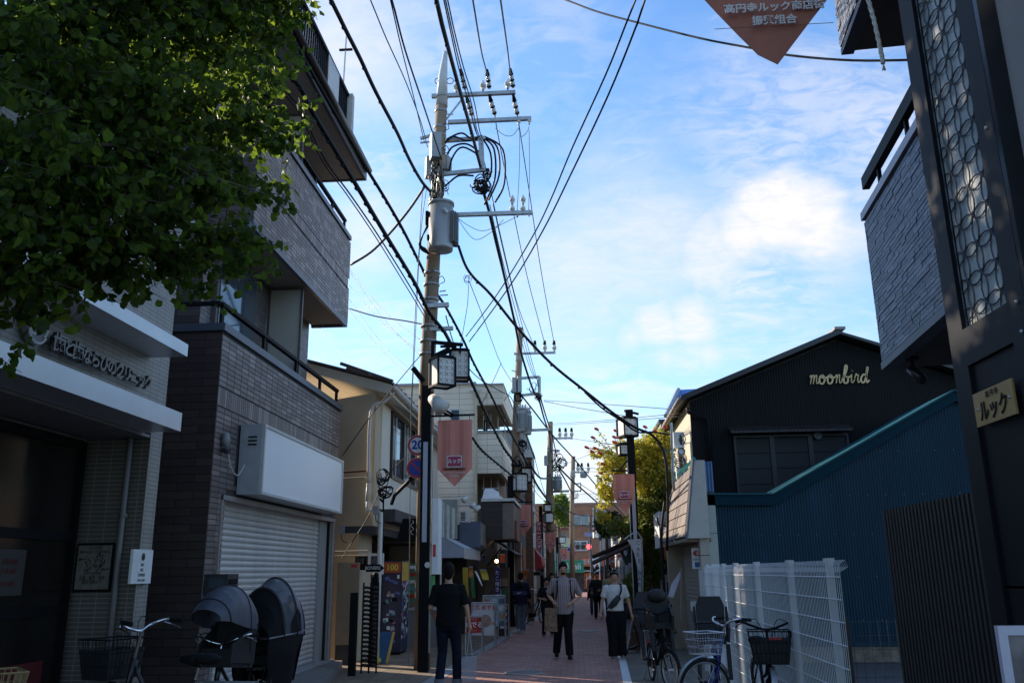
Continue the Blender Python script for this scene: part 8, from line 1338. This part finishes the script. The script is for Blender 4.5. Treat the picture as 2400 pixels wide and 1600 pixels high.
q = atZ(1428, 1452); A9 = person('person in a tan top half hidden behind the woman in white', (q.x + .05, q.y, 0), 0, 1.6, None, cloth('tan_top', (.40, .32, .18)), cloth('dark_skirt', (.05, .05, .06)), sleeve=.9, vox=.022, hairstyle='long', hair=mat('brown_hair', (.08, .04, .02), .5))

# ================================================================== BICYCLES
TYRE = mat('tyre_rubber', (.015, .015, .015), .8); SPK = mat('spoke_steel', (.5, .5, .5), .3, .9)
def bike(label, loc, rz, steer, frame_m, basket='wire', basket_m=None, rim_m=None, bar_m=None, child=None, R=.33, WB=1.06, rack=True, lean=0, bar='city', fender_m=None, disc_=False, wide=1.0, handle_m=None, barh=1.03, extra=None):
    t = thing('bicycle', label, 'bicycle', (0, 0, 0)); rim_m = rim_m or STEEL; bar_m = bar_m or CHR; fender_m = fender_m or STEEL; basket_m = basket_m or STEEL
    HD = Vector((WB - .16, 0, 0)); RS = Matrix.Rotation(steer, 3, 'Z')
    def st(mb): mb.v = [tuple(HD + RS @ (Vector(v) - HD)) for v in mb.v]; return mb
    def wheel(cx, front):
        f_ = st if front else (lambda q: q); m = MB(); m.ring((cx, 0, R), R - .018, .020, 'y', 40, 8); w = f_(m).build('wheel', TYRE, t, True)
        m = MB(); m.ring((cx, 0, R), R - .045, .011, 'y', 40, 6); f_(m).build('rim', rim_m, w, True)
        m = MB()
        for k in range(18): a = 2 * math.pi * k / 18; m.tube([(cx + .02 * math.cos(a + 1.3), .03 if k % 2 else -.03, R + .02 * math.sin(a + 1.3)), (cx + (R - .05) * math.cos(a), 0, R + (R - .05) * math.sin(a))], .0018, 3, cap=False)
        f_(m).build('spokes', SPK, w, kind='stuff'); m = MB(); m.tube([(cx, -.045, R), (cx, .045, R)], .024, 10); f_(m).build('hub', SPK, w)
        m = MB(); n_ = 15; a0, a1 = (.15, 2.7) if front else (.1, 3.3)
        for i in range(n_):
            a = a0 + (a1 - a0) * i / n_; b = a0 + (a1 - a0) * (i + 1) / n_; rr = R + .018
            m.add([(cx + rr * math.cos(a), -.026, R + rr * math.sin(a)), (cx + rr * math.cos(b), -.026, R + rr * math.sin(b)), (cx + (rr + .008) * math.cos(b), 0, R + (rr + .008) * math.sin(b)), (cx + (rr + .008) * math.cos(a), 0, R + (rr + .008) * math.sin(a)), (cx + rr * math.cos(b), .026, R + rr * math.sin(b)), (cx + rr * math.cos(a), .026, R + rr * math.sin(a))], [(0, 1, 2, 3), (3, 2, 4, 5)])
        f_(m).build('mudguard', fender_m, t)
    wheel(0, False); wheel(WB, True)
    bb = Vector((.42, 0, .27)); st_t = Vector((.26, 0, .72)); hd0 = Vector((WB - .20, 0, .60)); hd1 = Vector((WB - .26, 0, .86)); rr = .017
    m = MB(); m.tube([bb, st_t], rr, 8); m.tube(smoothpath([hd0 + Vector((-.01, 0, .04)), Vector((.66, 0, .40)), bb], 4), .022, 8); m.tube(smoothpath([hd1 + Vector((0, 0, -.05)), Vector((.62, 0, .58)), Vector((.32, 0, .52))], 4), .016, 8); m.tube([hd0, hd1], .024, 10)
    for s in (-.055, .055): m.tube([bb + Vector((0, s * .5, 0)), (0, s, R)], .011, 6); m.tube([st_t + Vector((0, s * .3, -.06)), (0, s, R)], .009, 6)
    m.build('frame', frame_m, t, True)
    m = MB(); m.tube([hd1 + Vector((0, 0, .02)), hd0, Vector((WB - .14, 0, .50))], .018, 8)
    for s in (-.05, .05): m.tube([Vector((WB - .19, 0, .60)), Vector((WB - .155, s, .54)), Vector((WB - .07, s, .40)), Vector((WB, s, R))], [.013, .012, .011, .009], 7)
    st(m).build('fork', frame_m, t, True)
    hz = barh; m = MB(); cxh = WB - .31; m.tube([hd1, Vector((cxh, 0, hz - .04))], .013, 8); st(m).build('stem', bar_m, t)
    W_ = .27 * wide; path = [Vector((cxh - .14, -W_, hz + .03)), Vector((cxh - .02, -W_ * .88, hz + .04)), Vector((cxh + .05, -W_ * .5, hz + .0)), Vector((cxh + .02, 0, hz - .04)), Vector((cxh + .05, W_ * .5, hz + .0)), Vector((cxh - .02, W_ * .88, hz + .04)), Vector((cxh - .14, W_, hz + .03))]
    m = MB(); m.tube(smoothpath(path, 4), .012, 8); st(m).build('handlebar', handle_m or bar_m, t, True)
    for s in (-1, 1):
        m = MB(); m.tube([Vector((cxh - .05, s * W_ * .93, hz + .037)), Vector((cxh - .16, s * W_ * 1.01, hz + .028))], .018, 8); st(m).build('grip', BLKM, t); m = MB(); m.tube([Vector((cxh + .0, s * W_ * .85, hz + .02)), Vector((cxh - .04, s * W_ * 1.0, hz + .0)), Vector((cxh - .13, s * W_ * 1.05, hz - .03))], .006, 5); st(m).build('brake_lever', CHR if bar_m is CHR else BLKM, t)
        m = MB(); m.tube(smoothpath([Vector((cxh, s * W_ * .8, hz + .02)), Vector((cxh + .12, s * .1, hz + .06)), Vector((cxh + .06, s * .02, hz - .15))], 4), .004, 4); st(m).build('brake_cable', RUB, t)
    m = MB(); m.tube([st_t, st_t + Vector((-.03, 0, .12))], .013, 8); m.build('seat_post', CHR, t); sp = st_t + Vector((-.04, 0, .14)); m = MB(); m.ball(sp + Vector((-.06, 0, .01)), .11, 12, (1, .85, .4)); m.tube([sp, sp + Vector((.18, 0, .01))], [.06, .022], 10, ell=.6); m.build('saddle', BLKM, t, True)
    m = MB(); m.ring((bb.x, -.05, bb.z), .085, .005, 'y', 24, 4); m.build('chainring', SPK, t); m = MB(); m.box((-.02, -.075, bb.z - .05), (bb.x + .12, -.06, bb.z + .07)); m.build('chain_guard', frame_m if not disc_ else BLKM, t)
    for s in (-1, 1): m = MB(); e = bb + Vector((.15 * s, .09 * s, -.06 * s)); m.tube([bb + Vector((0, .06 * s, 0)), e], .009, 6); m.cbox(e + Vector((0, .05 * s, 0)), (.09, .09, .02)); m.build('pedal', BLKM, t)
    m = MB(); m.tube([(.05, .07, .3), (-.12, .1, .005)], .009, 5); m.tube([(.05, -.07, .3), (-.12, -.1, .005)], .009, 5); m.build('kickstand', STEEL, t)
    m = MB(); lp = Vector((WB - .06, 0, .66)); m.tube([lp + Vector((-.05, 0, 0)), lp + Vector((.03, 0, 0))], [.03, .035], 12); st(m).build('headlight', CHR if bar_m is CHR else BLKM, t)
    m = MB(); m.cbox((-.345, 0, .52), (.02, .05, .05)); m.build('rear_reflector', RED, t)
    if rack: 
        m = MB()
        for s in (-.06, 0, .06): m.tube([(.22, s, .70), (-.25, s, .70)], .006, 5)
        for s in (-.06, .06): m.tube([(-.18, s, .70), (0, s, R)], .006, 5)
        m.build('rear_rack', STEEL if not disc_ else BLK, t)
    if basket:
        bx0, bx1, z0, z1, wy = WB - .19, WB + .13, .70, .93, .17
        if basket == 'deep': z0, z1, wy, bx1 = .72, 1.02, .2, WB + .14
        def ringpts(f_): e = .78 + .22 * f_; cx_ = (bx0 + bx1) / 2; hx_ = (bx1 - bx0) / 2; return [Vector((cx_ + i * hx_ * e, j * wy * e, z0 + (z1 - z0) * f_)) for i, j in ((-1, -1), (1, -1), (1, 1), (-1, 1), (-1, -1))]
        m = MB(); r_ = .0032
        for f_ in (0, .33, .66, 1): m.tube(ringpts(f_), r_ * (2 if f_ == 1 else 1), 4)
        a, b = ringpts(0), ringpts(1)
        for k in range(4):
            for q in range(9): f_ = q / 9; m.tube([a[k].lerp(a[k + 1], f_), b[k].lerp(b[k + 1], f_)], r_, 3)
        for q in range(8): f_ = q / 8; m.tube([a[0].lerp(a[1], f_), a[3].lerp(a[2], f_)], r_, 3)
        bo = st(m).build('basket', basket_m, t, kind='stuff')
        if basket in ('deep', 'mesh'):
            m = MB(); k_ = len(a); 
            for k in range(4): m.add([a[k] * 1, a[k + 1] * 1, b[k + 1].lerp(a[k + 1], .25 if basket == 'deep' else .02), b[k].lerp(a[k], .25 if basket == 'deep' else .02)], [(0, 1, 2, 3)])
            m.add(a[:4], [(0, 1, 2, 3)]); st(m).build('basket_lining', mat('black_mesh_lining', (.012, .012, .013), .7, alpha=.86), bo)
    if child:
        m = MB(); cxs = .02; BKM = mat('child_seat_black', (.012, .012, .013), .6, var=.2, bump=.3, bscale=20)
        m.poly([(cxs - .17, -.17, .74), (cxs + .15, -.16, .74), (cxs + .15, .16, .74), (cxs - .17, .17, .74)], (0, 0, .09)); m.build('child_seat_cushion', BKM, t)
        m = MB(); m.poly([(cxs - .17, -.16, .78), (cxs - .17, .16, .78), (cxs - .27, .175, 1.16), (cxs - .29, .13, 1.27), (cxs - .29, -.13, 1.27), (cxs - .27, -.175, 1.16)], (.05, 0, .01)); m.build('child_seat_back', BKM, t)
        for s in (-1, 1): m = MB(); m.poly([(cxs - .18, .17 * s, .76), (cxs + .13, .17 * s, .76), (cxs + .10, .19 * s, .92), (cxs - .14, .19 * s, .98), (cxs - .22, .18 * s, 1.16)], (0, .03 * s, 0)); m.build('child_seat_side', BKM, t); m = MB(); m.poly([(cxs + .1, .15 * s, .74), (cxs + .24, .15 * s, .36), (cxs + .30, .15 * s, .36), (cxs + .17, .15 * s, .74)], (0, .05 * s, 0)); m.build('foot_guard', BKM, t)
        m = MB(); m.tube(smoothpath([(cxs - .1, -.19, .95), (cxs + .2, -.14, .99), (cxs + .22, .14, .99), (cxs - .1, .19, .95)]), .014, 6); m.build('safety_bar', BKM, t)
    if extra: extra(t, st)
    t.location = loc; t.rotation_euler = (lean, 0, rz); return t
# blue city bicycle in front of the fence
BLUEF = mat('bike_blue', (.012, .03, .17), .25, .4)
q = pz(1660, 1650)
rz = math.radians(-97)
fwd = Vector((math.cos(rz), math.sin(rz), 0)); hub = Vector((1.50, 10.05, 0)); loc = hub - fwd * 1.06
bike('blue city bicycle with a silver wire basket and child seat parked by the white fence', loc, rz, math.radians(-58), BLUEF, 'wire', mat('basket_silver', (.55, .55, .56), .3, .7), STEEL, CHR, child=True)
hub = Vector((1.88, 8.95, 0)); rz = math.radians(-92); fwd = Vector((math.cos(rz), math.sin(rz), 0))
def liner(t, st):
    m = MB(); m.box((1.17, -.01, .93), (1.185, .10, .965)); m.v = [(v[0] - .0, v[1], v[2]) for v in m.v]; st(m).build('red_label', RED, t)
bike('black bicycle with a deep black mesh basket facing the camera before the fence', hub - fwd * 1.06, rz, math.radians(-6), BLK, 'deep', BLKM, DARKG, BLK, handle_m=BLK, fender_m=mat('silver_guard', (.4, .4, .4), .4, .6), wide=1.05, barh=1.05, extra=liner)
hub = Vector((1.22, 12.75, 0)); rz = math.radians(-84); fwd = Vector((math.cos(rz), math.sin(rz), 0))
def frontseat(t, st):
    BKM = _mats['child_seat_black']; m = MB(); cx_ = .80
    m.poly([(cx_ - .14, -.16, .86), (cx_ - .14, .16, .86), (cx_ - .20, .17, 1.20), (cx_ - .20, -.17, 1.20)], (.05, 0, 0)); m.build('front_seat_back', BKM, t); m = MB(); m.poly([(cx_ - .14, -.15, .80), (cx_ + .16, -.14, .80), (cx_ + .22, -.11, .92), (cx_ + .22, .11, .92), (cx_ + .16, .14, .80), (cx_ - .14, .15, .80)][0:2] + [(cx_ + .16, .14, .80), (cx_ - .14, .15, .80)], (0, 0, .08)); m.build('front_seat_cushion', BKM, t)
    for s in (-1, 1): m = MB(); m.poly([(cx_ - .15, .16 * s, .80), (cx_ + .22, .13 * s, .82), (cx_ + .24, .13 * s, .98), (cx_ - .18, .17 * s, 1.12)], (0, .03 * s, 0)); m.build('front_seat_side', BKM, t); m = MB(); m.poly([(cx_ - .0, .12 * s, .82), (cx_ + .1, .12 * s, .50), (cx_ + .2, .12 * s, .50), (cx_ + .14, .12 * s, .82)], (0, .04 * s, 0)); m.build('foot_guard', BKM, t)
    m = MB(); m.ball((cx_ - .14, 0, 1.24), .11, 14, (.6, 1.35, .9)); m.build('headrest', BKM, t, True)
bike('black child carrier bicycle with front and rear seats standing left of the blue one', hub - fwd * 1.12, rz, math.radians(16), BLK, None, None, STEEL, BLK, child=True, R=.26, WB=1.12, handle_m=BLK, fender_m=BLK, extra=frontseat)
hub = Vector((1.52, 19.2, 0)); rz = math.radians(195)
bike('dark bicycle seen side on by the white flag with only its wheel catching light', hub - Vector((math.cos(rz), math.sin(rz), 0)) * 1.06 * .55, rz, 0, BLK, 'mesh', BLKM, STEEL, BLK, fender_m=BLK)
bike('small far bicycle leaning behind the person with red shoes', (-1.65, 28.2, 0), math.radians(60), .3, BLK, 'wire', STEEL, STEEL, CHR)
# left side bicycles on the raised pavement
ZP = .12
BLKB = mat('bike_black', (.012, .012, .013), .35)
hub = Vector((-4.32, 7.9, ZP)); rz = math.radians(163); fwd = Vector((math.cos(rz), math.sin(rz), 0))
def rearhood(t, st): pass
bike('black bicycle with a square black basket parked before the clinic corner', Vector((-2.74, 6.9, .10)), math.radians(172), math.radians(-10), BLKB, 'deep', BLKM, DARKG, CHR, fender_m=BLK, barh=1.12)
WOOD = mat('bike_orange', (.55, .24, .05), .3)
bike('orange framed bicycle with silver handlebar cut by the left edge', Vector((-4.55, 5.1, ZP)), math.radians(8), math.radians(35), WOOD, 'wire', mat('rattan', (.25, .18, .08), .8), STEEL, CHR, fender_m=BLK)
# child carrier with rain covers: mother's bicycle before the shutter
def raincover(t, st):
    BKM = _mats['child_seat_black']; SHEEN = mat('lilac_nylon', (.13, .12, .17), .4, var=.15, scale=8, bump=.5, bscale=14); CL = mat('clear_vinyl', (.35, .36, .38), .08, alpha=.28, spec=1); GN = mat('grey_nylon', (.07, .075, .095), .5, var=.2, scale=8, bump=.5, bscale=12)
    # rear cover: arched hood over the back seat
    def arch(cx_, z0, z1, wy, lean_, n=14): return [Vector((cx_ + lean_ * (math.sin(math.pi * i / n)), wy * math.cos(math.pi * i / n), z0 + (z1 - z0) * math.sin(math.pi * i / n))) for i in range(n + 1)]
    def skin(p, q, nm, mt): m = MB(); n_ = len(p); m.add(p + q, [(i, i + 1, n_ + i + 1, n_ + i) for i in range(n_ - 1)]); return m.build(nm, mt, t, True)
    def arch(cx_, z0, z1, wy, lean_, n=14): return [Vector((cx_ + lean_ * (math.sin(math.pi * i / n)), wy * math.cos(math.pi * i / n), z0 + (z1 - z0) * math.sin(math.pi * i / n) ** .8)) for i in range(n + 1)]
    NY = mat('black_nylon', (.005, .005, .006), .75, var=.3, scale=5, bump=.5, bscale=10, spec=.2)
    secs = [arch(-.44, .98, 1.44, .235, .05, 20), arch(-.38, 1.0, 1.50, .25, .06, 20), arch(-.30, 1.0, 1.555, .255, .05, 20), arch(-.21, 1.0, 1.57, .255, .04, 20), arch(-.08, 1.0, 1.55, .25, .03, 20), arch(.08, 1.0, 1.47, .24, .02, 20), arch(.22, .98, 1.33, .225, -.02, 20), arch(.34, .96, 1.12, .20, -.05, 20)]
    for i, (nm, mt) in enumerate((('hood_rear_band', SHEEN), ('hood_rear_band', SHEEN), ('hood_rear_band', SHEEN), ('hood_window', CL), ('hood_window', CL), ('hood_front', NY), ('hood_front', NY))): skin(secs[i], secs[i + 1], nm, mt)
    m = MB(); m.tube(secs[3], .014, 6); m.tube(secs[5], .016, 6); m.tube(secs[0], .012, 6); m.build('hood_hoop', BKM, t, True)
    m = MB(); m.add(secs[0], [tuple(range(len(secs[0])))]); m.build('hood_back', SHEEN, t)
    low = [(-.44, .235, 1.02), (-.05, .25, 1.01), (.34, .20, .99)] + [(.36 * math.cos(a_) - .03, .19, .95 - .58 * math.sin(a_)) for a_ in [math.pi * q_ / 12 for q_ in range(1, 12)]]
    for s in (-1, 1):
        m = MB(); ctr_ = (-.05, .285 * s, .78); m.add([(x, y * s, z) for x, y, z in low] + [ctr_], [(i, (i + 1) % len(low), len(low)) if s > 0 else ((i + 1) % len(low), i, len(low)) for i in range(len(low))]); m.build('cover_side', NY, t, True); m = MB(); m.tube([(-.44, .242 * s, 1.03), (-.05, .262 * s, 1.015), (.34, .21 * s, 1.0)], .007, 5); m.build('zip_seam', STEEL, t)
        m = MB(); m.poly([(-.30, .258 * s, 1.03), (-.08, .258 * s, 1.02), (-.06, .255 * s, 1.12), (-.20, .25 * s, 1.26), (-.28, .25 * s, 1.20)], (0, .004 * s, 0)); m.build('window_patch', NY, t)
    m = MB(); m.poly([(-.44, -.23, 1.03), (-.44, .23, 1.03), (-.30, .2, .55), (-.30, -.2, .55)], (-.02, 0, 0)); m.build('cover_back', NY, t)
    m = MB(); m.ball((-.16, 0, 1.22), .13, 14, (.7, 1.2, 1.2)); m.build('rear_headrest', BKM, t, True)
    fs_ = [arch(.58, 1.10, 1.36, .20, -.05, 14), arch(.66, 1.11, 1.45, .215, -.02, 14), arch(.76, 1.12, 1.50, .22, .0, 14), arch(.88, 1.14, 1.51, .22, .03, 14), arch(1.0, 1.17, 1.47, .21, .05, 14), arch(1.10, 1.20, 1.40, .19, .06, 14), arch(1.20, 1.21, 1.31, .15, .06, 14)]
    for i in range(6): skin(fs_[i], fs_[i + 1], 'front_canopy' if i < 5 else 'front_canopy_brim', GN)
    for i in (2, 5): m = MB(); m.tube(fs_[i], .008, 5); m.build('canopy_rib', BKM, t)
    m = MB(); m.poly([(.62, -.18, .78), (.62, .18, .78), (.58, .19, 1.18), (.58, -.19, 1.18)], (.05, 0, 0)); m.poly([(.62, -.17, .76), (.98, -.15, .80), (.98, .15, .80), (.62, .17, .76)], (0, 0, .16)); m.build('front_seat', BKM, t, kind='stuff')
    for s in (-1, 1): m = MB(); m.tube([(.70, .19 * s, .90), (.72, .2 * s, 1.14), (.66, .2 * s, 1.12)], .013, 6); m.poly([(.62, .18 * s, .80), (1.02, .15 * s, .84), (1.0, .15 * s, 1.0), (.60, .19 * s, 1.16)], (0, .02 * s, 0)); m.build('front_seat_side', BKM, t)
rz = math.radians(264); 
bike('black child carrier bicycle with a clear windowed rain hood before the roller shutter', Vector((-3.19, 9.0, 0)), rz, math.radians(8), BLKB, None, None, STEEL, CHR, child=True, R=.28, WB=1.15, fender_m=BLK, extra=raincover)
# added block that keeps sun out of the gap between clinic and brown building
farbuild('plain grey block added behind the clinic to stop sun through the alley gap', -10.9, 1.0, 14.0, 9.2, mat('rear_block_grey', (.20, .19, .18), .85, var=.1), (), 5, 'sun_blocker')
